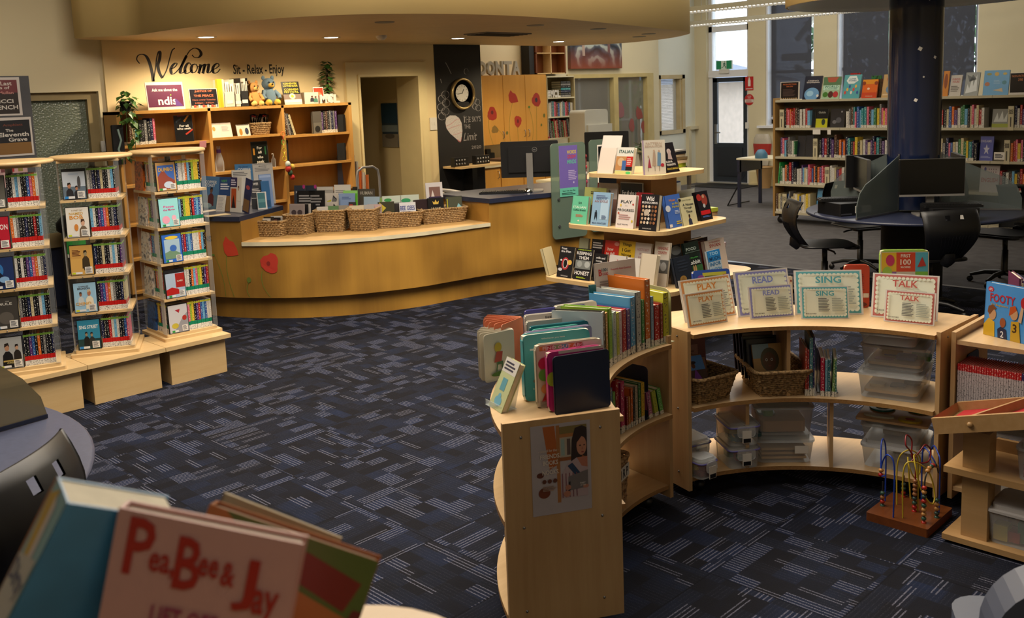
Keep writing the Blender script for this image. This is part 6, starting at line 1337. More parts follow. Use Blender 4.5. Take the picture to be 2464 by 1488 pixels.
o=thing('poster','purple and mint poster lettered WORDS GROW MINDS on glass','poster',(6.47+.185*math.cos(hd)-.0,5.90+.185*math.sin(hd)-.012,.825),hd); MB().box(-.1025,.1025,0,.001,0,.47).build('sheet',WPAP,o); t.build('print',INK,o)
g2=gscreen((6.885,5.79),.38,.46,1.33,'right frosted glass screen with a black poster',1)
o=thing('poster','black chalk-style poster lettered READ RHYME on glass','poster',(6.885+.22*math.cos(hd),5.79+.22*math.sin(hd)-.012,.80),hd); MB().box(-.135,.135,0,.001,0,.48).build('sheet',WPAP,o); art([('r',.04,.16,.96,.97,'#121214'),('t','READ',.45,.58,.35,.08,'#b8a878'),('t','RHYME',.5,.49,.6,.08,'#b8a878'),('e',.4,.78,.08,.05,'#4a6a4a'),('e',.7,.82,.05,.03,'#6a7a6a'),('l',.3,.36,.8,.42,2,'#8a8a88')]+[('r',.05+.06*i,.02,.09+.06*i,.13,['#8a3a34','#b8b0a0','#3a5a7a','#c0b8a8','#5a4434'][i%5])for i in range(15)],.27,.48,.0005).build('print',INK,o)
o=thing('tassel','red and white tasselled cord hanging between the glass screens','cord',(6.868,5.815,.78)); MB().tube([(0,0,0),(0,0,.42)],.006,6).build('string',plain('red_cord','#7a1c20',.8),o)
for i,(z,c)in enumerate(((.40,'#7a1c20'),(.30,'#b03038'),(.24,'#b8b0a8'),(.16,'#a03050'),(.07,'#8a2a48'))):MB().ball((0,-.002,z),.012,8,sz=1.6).build('bead',plain('cordbead%d'%i,c,.6),o)
# ================================================================ left back corner: poster stand, battery bin, blue box
pb=thing('poster_stand','grey felt stand holding book posters at the left edge','display stand',(2.78,8.70,0))
MB().box(-.55,.22,.0,.03,.3,2.09).build('board',plain('grey_felt','#4e4f54',.9),pb); MB().box(-.5,-.46,-.2,.25,0,.03).box(.14,.18,-.2,.25,0,.03).box(-.5,-.46,.0,.03,.0,.3).box(.14,.18,0,.03,0,.3).build('foot',BLACK,pb)
def pst(x0,z0,w,h,lab,sh,bg='#c2bcba'):
    o=thing('poster',lab,'poster',(x0+w/2,8.695,z0)); MB().box(-w/2,w/2,-.002,0,0,h).build('sheet',[SOLID],o,col=hx(bg)); art(sh,w,h,.0006).build('print',INK,o,loc=(0,-.002,0))
pst(2.60,1.76,.32,.32,'white framed poster lettered The Last Days of Kira Mullan NICCI FRENCH',[('r',.1,.05,.93,.93,'#2a2426'),('r',.1,.6,.93,.93,'#6a3038'),('t','The Last',.5,.84,.6,.1,'#c8c0bc'),('t','Days of',.5,.72,.5,.1,'#c8c0bc'),('t','Kira Mullan',.5,.6,.7,.07,'#b8807c'),('t','NICCI',.55,.38,.5,.1,'#c8c4c0'),('t','FRENCH',.55,.22,.7,.11,'#c8c4c0')])
pst(2.68,1.42,.30,.325,'white framed poster lettered The Eleventh Grave',[('r',.08,.05,.95,.93,'#1c1e26'),('r',.08,.05,.95,.35,'#7a5a34'),('t','Amphlett',.5,.8,.7,.08,'#6a3a30'),('t','The',.4,.67,.2,.07,'#c8c4c0'),('t','Eleventh',.5,.56,.8,.11,'#c8c4c0'),('t','Grave',.6,.43,.5,.1,'#c8c4c0')])
pst(2.36,1.42,.30,.325,'half hidden red floral book poster at the left edge',[('r',.08,.05,.95,.93,'#7a2c28'),('e',.6,.4,.3,.2,'#b86a50')])
pst(2.60,1.16,.31,.235,'pale pink poster with a row of tiny book covers',[('r',0,0,1,1,'#b8989a'),('t','NEW BOOKS',.5,.9,.5,.07,'#7a3a48')]+[('r',.1+.22*i,.55,.22+.22*i,.75,['#5a4a44','#6a3a40','#a03038','#8a8044'][i])for i in range(4)],'#b8989a')
bb=at(150,735,z=0); bt=thing('battery_bin','tall clear battery recycling tube with green label and black lid','bin',(3.26,8.72,0))
BT_=clear('smoky_tube',hx('#4a4740'),.7,.3); MB().lathe([(.12,.02),(.125,.03),(.115,.72)],28).build('tube',BT_,bt); MB().lathe([(.14,0),(.14,.02),(.12,.03)],28).build('foot',BLACK,bt); MB().lathe([(.13,.72),(.15,.74),(.15,.80),(.10,.86),(.03,.88)],28).build('lid',BLACK,bt)
lb=MB(); n=10
v=[(.121*math.cos(a),.121*math.sin(a),z)for z in(.5,.69)for a in[math.radians(-150+80*k/n)for k in range(n+1)]]; lb.add(v,[(k,k+1,k+n+2,k+n+1)for k in range(n)],smooth=True).build('green_label',plain('battery_green','#2f8a3c',.5),bt)
v=[(.1218*math.cos(a),.1218*math.sin(a),z)for z in(.5,.53)for a in[math.radians(-150+80*k/n)for k in range(n+1)]]; MB().add(v,[(k,k+1,k+n+2,k+n+1)for k in range(n)]).build('white_strip',WPAP,bt)
for i in range(14):a=rr.uniform(0,6.28); r=rr.uniform(0,.08); MB().tube([(r*math.cos(a),r*math.sin(a),.04+.012*i*.5),(r*math.cos(a)+.03,r*math.sin(a)+.02,.05+.006*i)],.007,6).build('battery',[BLACK,STEEL,WPAP][i%3],bt)
o=thing('blue_crate','blue crate behind the pebbled glass door','crate',(3.15,9.55,.0)); MB().rbox(-.16,.16,-.12,.12,.55,1.15,.02).build('shell',plain('crate_blue','#2a78b8',.5),o); MB().box(-.15,.15,-.1,.1,0,.55).build('stand',BLACK,o)
# ================================================================ SIGNS ON THE FAR WALLS
p=at(1742,157,x=WX+.04); ex=thing('exit_sign','green and white running man exit sign over the outside door','sign',(WX+.04,p.y,p.z-.075),-PI/2)
MB().box(-.16,.16,0,.04,-.0,.16).build('case',WHITEP,ex)
art([('r',0,0,1,1,'#d6e2d8'),('r',.0,.04,.32,.96,'#1c8a5c'),('r',.66,.04,1,.96,'#1c8a5c'),('e',.54,.82,.03,.06,'#14604a'),('p',[(.46,.7),(.56,.72),(.55,.45),(.48,.42)],'#14604a'),('p',[(.5,.45),(.56,.45),(.64,.3),(.62,.1),(.58,.1),(.59,.28)],'#14604a'),('p',[(.48,.45),(.52,.42),(.44,.22),(.34,.18),(.35,.24),(.42,.26)],'#14604a'),('p',[(.55,.7),(.64,.56),(.62,.52),(.54,.62)],'#14604a')],.32,.16,.001).build('pictogram',INKM,ex)
MB().box(-.10,.10,-.005,.03,-.07,0).build('bracket',WHITEP,ex)
def wsign(px,py,w,h,name,lb,sh,cat='sign',rnd_=False):
    p=at(px,py,x=WX-.003); o=thing(name,lb,cat,(WX-.003,p.y,p.z-h/2),-PI/2)
    if not rnd_:MB().box(-w/2,w/2,0,.002,0,h).build('plate',WPAP,o)
    else:MB().lathe([(.0001,0),(w/2,0),(w/2,.002)],28,mat=Matrix.Translation((0,.002,h/2))@Matrix.Rotation(PI/2,4,'X')).build('plate',WPAP,o)
    art(sh,w,h,.0008).build('print',INKM,o)
wsign(1803,201,.165,.24,'fire_extinguisher_sign','red extinguisher sign above the round red sign',[('r',0,0,1,1,'#b01c18'),('p',[(.35,.3),(.35,.72),(.42,.85),(.42,.95),(.58,.95),(.58,.85),(.65,.72),(.65,.3)],'#d8d0c4'),('r',.1,.08,.9,.15,'#c8b0a8')])
wsign(1803,240,.19,.20,'fire_blanket_sign','round red and white extinguisher type sign',[('e',.5,.5,.5,.5,'#b02420'),('r',.04,.26,.96,.52,'#c8c0b4'),('t','WATER',.5,.8,.4,.08,'#d0b8b0'),('t','FIRE',.5,.65,.5,.08,'#d0b8b0'),('l',.15,.3,.85,.48,3,'#a85a54')],rnd_=True)
p=at(1798,302,x=WX-.003); o=thing('light_switch','white switch plate right of the outside door','switch',(WX,p.y,p.z),-PI/2); MB().rbox(-.035,.035,-.012,0,-.055,.055,.005,axis='y').build('plate',WHITEP,o)
for z in(-.02,.02):MB().box(-.008,.008,-.016,-.012,z-.008,z+.008).build('rocker',WHITEP,o)
p=at(1797,388,x=WX-.003); o=thing('power_socket','power socket with a black plug pack by the outside door','socket',(WX,p.y,p.z),-PI/2); MB().rbox(-.06,.06,-.012,0,-.04,.04,.005,axis='y').build('plate',WHITEP,o); MB().rbox(-.09,.0,-.06,-.012,-.035,.035,.008,axis='y').build('plug_pack',BLACK,o); MB().tube([(-.05,-.04,-.03),(-.06,-.03,-.15),(-.02,-.02,-.22),(-.07,-.03,-.32),(-.12,-.03,-.36)],.005,6).build('cable',BLACK,o)
p=at(1694,413,x=14.9); o=thing('power_socket','small grey socket low on the wall left of the outside door','socket',(14.75,OY+.055,.30)); MB().box(-.03,.03,-.02,0,-.04,.04).build('plate',GREYP,o)
t=thing('door_mat','dark mat in front of the outside door','mat',(14.75,9.35,0)); MB().rbox(-.35,.32,-.6,.45,0,.012,.02).build('pile',BLACKM,t)
# waste bin, carrier bag, folding table
p=at(1818,452,z=0); o=thing('waste_bin','tan plastic waste bin by the right wall','bin',(14.78,8.50,0)); MB().lathe([(.10,0),(.145,.36),(.155,.37),(.14,.36),(.095,.01)],24).build('bucket',plain('bin_tan','#b08a58',.6),o); MB().lathe([(.145,.355),(.158,.36),(.158,.375),(.145,.375)],24).build('rim',plain('bin_rim','#c2a070',.6),o)
p=at(1828,370,x=14.95); o=thing('carrier_bag','white plastic carrier bag with a red band hanging under the sill','bag',(WX-.06,p.y,p.z),-PI/2)
bagm=plain('bag_plastic','#bdb4a4',.35,var=.1)
def sheet(rows,m,name,col=None):
    mb=MB(); n=len(rows[0]); v=[q for r_ in rows for q in r_]; mb.add(v,[(i*n+j,i*n+j+1,(i+1)*n+j+1,(i+1)*n+j)for i in range(len(rows)-1)for j in range(n-1)],smooth=True); return mb.build(name,m,o)
prof=[(.34,.12),(.26,.16),(.14,.17),(.02,.15),(-.12,.13),(-.24,.10),(-.34,.06)]
rows=[[(hw*math.cos(a),hw*.35*math.sin(a)+.01*math.sin(5*a+z*9),z)for a in[2*PI*k/16 for k in range(17)]]for z,hw in prof]
sheet(rows,bagm,'bag_body'); rows=[[(hw*1.03*math.cos(a),hw*.37*math.sin(a)+.01*math.sin(5*a+z*9)-.002,z)for a in[2*PI*k/16 for k in range(17)]]for z,hw in((.17,.168),(.14,.17),(.02,.15),(-.02,.148))]
sheet(rows,plain('bag_red','#a8302a',.4),'red_band')
o=thing('side_table','dark folding table with pale top beside the long bookcase','table',(12.55,7.25,0)); MB().box(-.3,.35,-.45,.25,.70,.725).build('table_top',CREAML,o)
for x,y in((-.27,.22),(.32,.22),(-.27,-.42),(.32,-.42)):MB().box(x-.02,x+.02,y-.02,y+.02,0,.7).build('leg',NAVY,o)
MB().box(-.3,.35,.2,.24,.52,.7).build('apron',NAVY,o); MB().tube([(-.27,.25,.3),(-.30,.40,.02),(.3,.40,.02)],.01,6).build('brace',BLACK,o)
q=thing('book_end_display','small blue domed box on the dark folding table','box',(12.35,7.15,.7255)); MB().lathe([(.09,0),(.09,.06),(.05,.12),(.0001,.13)],16).build('dome',plain('dome_blue','#3f6a84',.5),q); q.name='domed_box'

# ================================================================ LONG BOOKCASE CONTENTS (books face -x)
colsR=['red','white','black','navy','cream','blue','grey','pink','yellow','white','green','purple','orange','white','teal','black','brown','red','sky-blue','cream']
shn={1:'top',2:'second',3:'third',4:'lowest'}
cnt={}
def rowR(z,ya,yb,sn,sd,lean=0,hs=(.19,.25)):
    """from y=ya (left in view) down to yb"""
    r_=random.Random(sd); y=ya
    while y>yb+.02:
        t_=r_.uniform(.019,.036); cn=colsR[r_.randrange(len(colsR))]; i=cnt.get(sn,0); cnt[sn]=i+1; side='left' if ya>4.4 else 'right'
        h=r_.uniform(*hs)*(1.12 if r_.random()<.08 else 1)
        sbook((RX+.012+r_.uniform(0,.02),y-t_/2,z),-PI/2,t_*.94,r_.uniform(.14,.17),h,cn,'%s-spined book, %s from the left end, %s filled shelf of the long bookcase'%(cn,ordn(i),shn[sn]),'books on the long bookcase',LBSP if r_.random()<.75 else SPINE,lean,'library_book')
        y-=t_
def yp(px,z=1.2):return at(px,300,x=RX).y
def guide(px,z,lab,txt='500'):
    o=thing('shelf_guide',lab,'sign',(RX+.0,yp(px),z-.03),-PI/2); MB().box(-.028,.028,-.004,.01,0,.26).build('block',plain('guide_cream','#c2b898',.5)if 'guide_cream' not in MATS else MATS['guide_cream'],o)
    art([('t',txt,.5,.82,.8,.1,'#2a2622'),('t',txt,.5,.72,.8,.1,'#2a2622'),('r',.4,.15,.6,.55,'#4a443c')],.056,.26,.0008).build('print',INKM,o,loc=(0,-.004,0))
Z4,Z3,Z2,Z1=RSH[3]+.0005,RSH[2]+.0005,RSH[1]+.0005,RSH[0]+.0005
guide(1881,Z4,'cream shelf guide block at the left end of the top filled shelf','300'); rowR(Z4,yp(1886),yp(1950),1,1); rowR(Z4,yp(2034),yp(2141),1,2); rowR(Z4,yp(2262),yp(2370),1,3); guide(2432,Z4,'cream shelf guide block right of the foil-wrapped book','360'); rowR(Z4,yp(2440),yp(2470),1,4)
rowR(Z3,yp(1876),yp(1915),2,5); guide(1962,Z3,'cream shelf guide block in the middle of the second filled shelf','332'); rowR(Z3,yp(1970),yp(2139),2,6); rowR(Z3,yp(2262),yp(2353),2,7); guide(2425,Z3,'cream shelf guide block near the right edge of the second filled shelf','388'); rowR(Z3,yp(2433),yp(2470),2,8)
rowR(Z2,yp(1872),yp(1985),3,9); guide(1991,Z2,'cream shelf guide block on the third filled shelf','500'); rowR(Z2,yp(1996),yp(2060),3,10); rowR(Z2,yp(2408),yp(2475),3,11)
o=sbook((RX+.01,yp(1874)+.01,Z2),-PI/2,.012,.2,.27,'green','bright green folder at the left end of the third filled shelf',None,SPINE,.08,'folder','folder','#1f9a48')
guide(1888,Z1,'cream shelf guide block on the lowest visible shelf','530'); rowR(Z1,yp(1866),yp(1884),4,12); rowR(Z1,yp(1893),yp(1950),4,13)
fb('x',RX+.05,1962,1975,455,486,Z1,'blue square book face-out on the lowest shelf','#2f7fae',[('p',[(0,0),(.6,.5),(1,.2),(1,0)],'#7ab4d0')])
# face-outs inside the shelves
FO=[(1962,1990,262,300,Z4,'black and lime book with an owl shape on the top filled shelf','#16181c',[('r',0,0,1,.48,'#b4b41e'),('e',.65,.3,.16,.17,'#2a3a34'),('t','Guide',.5,.82,.6,.12,'#a8a8a0')]),(1997,2030,262,301,Z4,'dark grey floral book on the top filled shelf','#2f2f33',[('e',.3,.3,.15,.1,'#6a6a70'),('e',.6,.4,.2,.15,'#55555c'),('e',.8,.85,.06,.05,'#a0a0a4')]),(1946,1960,262,302,Z4,'black thin book beside the lime owl book','#101418',None),
      (1917,1936,327,366,Z3,'left of two dark navy bookends on the second filled shelf','#0c1322',None),(1937,1955,326,366,Z3,'right of two dark navy bookends on the second filled shelf','#0c1322',None),(2386,2426,262,299,Z4,'foil-wrapped book with yellow edge on the top filled shelf','#7a7c78',[('r',0,0,1,.2,'#8a9430'),('p',[(.1,.3),(.3,.8),(.4,.4),(.6,.9),(.7,.4),(.9,.8),(.9,.3)],'#b8bcb8')]),
      (2356,2388,328,373,Z3,'purple-blue book with a white star on the second filled shelf','#4a52a0',[('t','DREAMS',.45,.8,.8,.1,'#a8a8c0'),('p',[(.5,.68),(.57,.53),(.73,.52),(.6,.42),(.66,.26),(.5,.36),(.34,.26),(.4,.42),(.27,.52),(.43,.53)],'#b8b8cc'),('l',.1,.1,.9,.2,2,'#8a90c0')]),
      (2356,2402,398,440,Z2,'white book lettered ENGLISH in red on the third filled shelf','#b8b0b0',[('t','ENGLISH',.5,.45,.85,.16,'#a84448'),('e',.25,.85,.06,.08,'#4a4a8a')]+[('e',.45+.12*i,.85-.1*j,.02,.03,'#6a4a5a')for i in range(4)for j in range(2)])]
for(pl,pr,pt,pb,z,lb,c,sh)in FO:fb('x',RX+.06,pl,pr,pt,pb,z,lb,c,sh,.15)
o=thing('label_card','small white label card hanging on the second filled shelf','label',(RX-.01,yp(2408),Z3+.02),-PI/2); MB().box(-.055,.055,0,.002,0,.08).build('card',WPAP,o); art([('l',.1,.2,.9,.8,3,'#4a4a55')],.11,.08).build('print',INKM,o)
o=tag(MB().box(RX-.012,RX-.008,yp(1975),yp(1957),RSH[3]-.08,RSH[3]-.02).build('shelf_label',WPAP),'blank cream label under the top filled shelf, left of two','label'); o=tag(MB().box(RX-.012,RX-.008,yp(2000),yp(1992),RSH[3]-.08,RSH[3]-.02).build('shelf_label',WPAP),'blank cream label under the top filled shelf, right of two','label')
# row on the top
ZT=RSH[4]+.0005
TOP=[(1877,1922,197,'black framed sign with orange heading lettered NON-FICTION at the bookcase end','#c8c0b4',[('r',.04,.05,.96,.97,'#171216'),('t','NON-FICTION',.5,.86,.7,.08,'#b0603a'),('t','300-399',.5,.74,.35,.07,'#b0603a'),('l',.15,.2,.85,.6,6,'#4a3a38')]+[('r',.06+.11*i,.05,.12+.11*i,.11,'#b89a6a')for i in range(8)],.05),
       (1930,1972,184,'navy picture book with a blue globe lettered Childrens Encyclopedia','#141b30',[('e',.5,.22,.42,.28,'#5f8ab0'),('e',.4,.25,.2,.12,'#8ab0c8'),('t',"Children's",.5,.8,.6,.06,'#c0b8b0'),('t','Encyclopedia',.5,.72,.8,.07,'#c0b8b0'),('e',.85,.15,.07,.06,'#c0bcb8')],.3),
       (1976,2018,183,'picture book lettered WORLD IN PICTURES with animals','#8fa88a',[('r',0,.62,1,1,'#4a6a4a'),('p',[(.2,.98),(.3,.75),(.7,.75),(.85,.98)],'#9a4a38'),('r',.05,.4,.95,.62,'#a8c8b4'),('t','WORLD',.5,.55,.8,.1,'#1d5a4a'),('t','IN PICTURES',.5,.45,.7,.05,'#1d5a4a'),('e',.2,.2,.15,.12,'#3a6a2a'),('e',.5,.2,.15,.15,'#4a2420'),('e',.78,.2,.15,.14,'#a02c30')],.28),
       (2025,2066,181,'turquoise book with a red spine and a crowd of small figures','#4a8f96',[('p',[(.15,.75),(.3,.95),(.7,.95),(.85,.75),(.6,.62),(.3,.62)],'#c4ccc8'),('t','CLEVER',.5,.83,.4,.06,'#2a5a7a'),('t','STORIES',.5,.75,.45,.06,'#2a5a7a')]+[('e',.15+.12*i,.25+.13*(i%3),.06,.07,['#b83a34','#c8a04a','#2a4a8a','#c8c0b0'][i%4])for i in range(7)],.3),
       (2072,2108,190,'orange book with dark trees and a small white sun','#c4581c',[('r',0,.75,1,1,'#c8801c'),('r',0,.0,1,.3,'#b03a18'),('e',.42,.5,.09,.06,'#d8b49a'),('e',.1,.8,.12,.1,'#7a3018'),('e',.9,.8,.12,.1,'#7a3018'),('t','FIREBUG',.5,.1,.6,.05,'#c8a08a')],.26),
       (2120,2146,177,'tan book with red and blue figures next to the column','#a8895c',[('e',.6,.8,.25,.12,'#a8502c'),('e',.6,.35,.25,.15,'#5a7a9a'),('r',.1,.1,.9,.16,'#c0a888')],.28)]
for pl,pr,pt,lb,c,sh,le in TOP:fb('x',RX+.04,pl,pr,pt,233-(pl-1877)*.02,ZT,lb,c,sh,le,.02)
TOP2=[(2266,2280,170,'orange patterned book just right of the column','#b8742a',[('e',.5,.6,.3,.3,'#7a3a1c')],.2),(2283,2310,179,'grey book lettered FURIOUS HOURS in red','#b0aaa2',[('t','FURIOUS',.5,.8,.7,.1,'#a85048'),('t','HOURS',.5,.68,.6,.1,'#a85048'),('l',.1,.2,.9,.5,4,'#6a6660')],.28),(2318,2352,175,'silver foil-wrapped book beside the grey book','#8a8e8c',[('p',[(.1,.1),(.2,.5),(.35,.3),(.5,.8),(.6,.4),(.8,.9),(.9,.2)],'#c4c8c8'),('p',[(.1,.9),(.3,.6),(.5,.9),(.8,.7)],'#5a5e60')],.3),
        (2364,2425,168,'large wrapped sky blue picture book with gold dots','#5a96c4',[('e',.2,.85,.1,.05,'#8a8a48'),('e',.5,.85,.09,.08,'#b89a4a'),('e',.82,.85,.08,.05,'#b8a04a'),('e',.15,.45,.1,.08,'#a86a48'),('e',.82,.5,.09,.08,'#3a7a8a'),('p',[(.4,.2),(.8,.12),(.75,.28)],'#b8a88a'),('l',.4,.45,.7,.6,3,'#8ab4d4')],.2),(2429,2475,175,'black and cream sign lettered NON-FICTION at the right edge of the bookcase top','#c8c4c0',[('r',.02,.1,1,.98,'#161418'),('t','NON-FICTION',.5,.85,.8,.1,'#b0704a'),('t','398',.55,.68,.25,.12,'#b0704a')],.05)]
for pl,pr,pt,lb,c,sh,le in TOP2:fb('x',RX+.04,pl,pr,pt,226-(pl-2266)*.03,ZT,lb,c,sh,le,.02)
for(px,c,h,lb)in((2044,'red',.30,'tall thin red book behind the turquoise book'),(2095,'green',.26,'dark green book behind the orange book'),(2108,'brown',.22,'small brown book behind the orange book')):sbook((RX+.14,yp(px)-.0,ZT),-PI/2+.0,.12,.02,h,c,lb,None,COVER)
# ================================================================ BOOKS ON THE TIERED STAND (left faces look along -x, right faces along -y)
def T(s,x0,a,b,pt,pb,z,lb,c,sh,lean=.25,t=.02,**k):return fb(s,x0,a,b,pt,pb,z,lb,c,sh,lean,t,**k)
z3,z2,z1=T3+.0005,T2+.0005,T1+.0005
X3,X2,X1,Y3,Y2=5.02,5.14,5.24,3.60,3.74
T('x',X3,1339,1373,594,671,z3,'black paperback lettered Trust the Plan with stars','#17161a',[('r',0,0,1,1,'#141318'),('t','Trust',.3,.93,.4,.07,'#c8c4c4'),('t','the Plan',.45,.84,.68,.07,'#c8c4c4'),('e',.5,.45,.26,.2,'#a02830'),('e',.5,.45,.16,.15,'#d0ccc8'),('e',.5,.45,.13,.13,'#101014'),('e',.8,.5,.15,.08,'#c8a04a'),('e',.2,.55,.07,.03,'#c8c4c4'),('e',.2,.25,.14,.05,'#b8b4b8'),('t','Will Sommer',.55,.06,.5,.04,'#b0acac')])
T('x',X3,1378,1418,599,676,z3,'black paperback lettered KEEPING THEM HONEST','#15151a',[('t','STEPHEN FOWLER',.5,.95,.8,.035,'#9ab02c'),('t','KEEPING',.5,.84,.86,.1,'#c8c4c0'),('t','THEM',.5,.70,.6,.1,'#c8c4c0'),('r',.05,.35,.95,.62,'#6a6e6c'),('e',.3,.5,.15,.1,'#8a8e8c'),('e',.75,.5,.16,.1,'#9a9e9c'),('t','HONEST',.5,.22,.86,.13,'#d0ccc8'),('l',.2,.05,.8,.1,2,'#9ab02c')])
B3=[(1390,1412,572,'sage green paperback with leaf prints at the back left of the bottom tier','#8a8a70',[('e',.3,.4,.2,.1,'#3a6a34'),('e',.6,.3,.2,.12,'#2a4a3a')]),(1420,1452,575,'black paperback about a year of love, bottom tier back row','#181418',[('l',.1,.75,.9,.93,3,'#b0a8a4')]),
      (1446,1486,578,'red paperback lettered how to fall slower than gravity','#b82c20',[('t','how',.5,.78,.35,.09,'#d8c4b8'),('t','to fall',.5,.66,.5,.09,'#d8c4b8'),('t','slower',.5,.53,.6,.08,'#d8c4b8'),('t','than',.5,.41,.4,.08,'#d8c4b8'),('t','gravity',.5,.29,.6,.08,'#d8c4b8'),('e',.85,.92,.15,.05,'#c87a70')]),
      (1484,1524,579,'yellow paperback lettered Things I Got Wrong','#c4a020',[('t','Things',.5,.9,.55,.09,'#2a2414'),('t','I Got',.5,.77,.5,.09,'#2a2414'),('t','Wrong',.5,.64,.6,.09,'#2a2414'),('t','So You',.5,.48,.6,.09,'#d8d4c4'),("t","Don't",.5,.36,.45,.09,'#d8d4c4')]),
      (1524,1562,584,'pale grey paperback with faint pink history lettering','#b4aaa4',[('t','HISTORY',.5,.83,.75,.07,'#a07a78'),('t','IN THE',.5,.73,.4,.05,'#a07a78'),('t','EARTH',.5,.63,.5,.06,'#a07a78')]),(1570,1606,582,'cream paperback lettered DEFENDING COUNTRY in red','#bcb3a6',[('t','DEFENDING',.55,.86,.7,.07,'#a04038'),('t','COUNTRY',.55,.76,.6,.07,'#a04038'),('r',0,.3,1,.6,'#4a4a48'),('e',.3,.5,.2,.08,'#9a9a96'),('e',.7,.45,.2,.1,'#8a8a88')])]
for a,b,pt,lb,c,sh in B3:T('x',X3+.13,a-4,b-4,pt+2,668,z3,lb,c,sh,.2)
T('x',X3+.02,1425,1455,612,678,z3,'small black paperback lettered milk and honey','#141416',[('t','milk and',.5,.85,.7,.08,'#c0bcb8'),('t','honey',.4,.73,.5,.08,'#c0bcb8')],.2); T('x',X3+.02,1460,1500,616,680,z3,'white paperback behind the 1001 books notice','#b8b2ac',[('e',.5,.8,.04,.06,'#a02c48')],.2)
T('x',X3-.01,1533,1570,612,690,z3,'glossy cream book with a black and white dog at its foot','#b8ac98',[('e',.6,.1,.25,.09,'#3a3634'),('e',.55,.12,.1,.05,'#c8c4c0'),('r',0,.2,.05,1,'#a89c88')],.25,.04); T('x',X3+.02,1504,1534,622,684,z3,'pale thin book left of the dog book','#c0bab2',[('l',.2,.7,.8,.75,1,'#6a6ab0')],.2)
sbook((X3-.02,4.62,z3),-PI/2+.25,.02,.14,.20,'cream','pale paperback seen edge-on at the left end of the bottom tier',None,SOLID,-.25)
T('y',Y3+.10,1622,1652,590,655,z3,'dark grey book with a round pale top behind the wheat book','#44464a',[('e',.6,.85,.4,.12,'#8a8e90')],.2); T('y',Y3,1632,1672,617,685,z3,'navy book with golden wheat on the right of the bottom tier','#1b222e',[('e',.4,.25,.2,.12,'#8a6a34'),('p',[(.1,.1),(.4,.35),(.7,.05)],'#7a5c30'),('l',.2,.5,.9,.9,4,'#262e3c')],.22)
T('y',Y3+.03,1662,1697,582,656,z3,'dark green book lettered The Way of the Rabbit','#14201c',[('r',.3,0,1,.4,'#2c5a30'),('t','FOOD',.45,.83,.7,.08,'#9aa8a0'),('r',.0,.74,1,.76,'#4a5a54'),('t','The Way of the',.45,.60,.7,.05,'#4a9a4a'),('t','Rabbit',.5,.49,.82,.1,'#d0d4d0'),('e',.45,.15,.16,.1,'#a8845c'),('e',.4,.32,.05,.1,'#a8845c'),('e',.52,.32,.05,.1,'#a8845c')],.22)
T('y',Y3+.08,1708,1755,576,652,z3,'pink-cream book lettered SWAN in red on the bottom tier','#bcaea4',[('t','Dr NORMAN',.5,.93,.8,.05,'#a86a64'),('t','SWAN',.5,.83,.8,.1,'#a05048')],.2,.03); T('y',Y3-.0,1712,1742,602,660,z3,'blue and white book lettered TOO MUCH INFORMATION','#a8b8c4',[('r',0,.6,1,1,'#2a7ab8'),('t','TOO',.5,.88,.7,.12,'#a8d0e8'),('t','MUCH',.5,.7,.8,.13,'#1c3c64'),('t','INFOR',.5,.5,.85,.13,'#2a6a9a'),('t','MATION',.5,.3,.85,.13,'#3a7aa8')],.2)
T('y',Y3+.12,1690,1706,580,655,z3,'dark red book spine behind the swan book','#5a1c18',None,.15); T('y',Y3+.25,1660,1706,575,650,z3,'large dark maroon box file behind the right bottom-tier books','#2a1012',None,.05,.06)
def stack(x,y,z,rz,items,where,w=.15,d=.21):
    for i,(c,t)in enumerate(items):
        o=sbook((x,y,z+t/2),rz+(rnd.random()-.5)*.25,t,w,d,None,'flat book in the pile %s, %s from bottom'%(where,ordn(i)),'pile '+where,SOLID,0,'flat_book','book',c); o.rotation_euler=(0,PI/2,o.rotation_euler.z); o.location.x-=.1; z+=t+.0008
stack(6.02,3.82,z3,.2,[('#26262a',.028),('#b8ac94',.026),('#c0b8a6',.026),('#8a6a48',.018),('#b8a8a8',.026),('#b8a4a8',.03)],'right of the bottom tier'); stack(5.90,3.86,z2,-.2,[('#b89a78',.028),('#a8b43c',.03)],'right of the middle tier'); stack(5.84,4.02,z1,.1,[('#9aae2c',.03),('#b8a890',.025),('#6a5a40',.02),('#a89a80',.02),('#1c1c20',.018),('#8a8a88',.012)],'right of the top tier',.12,.17)
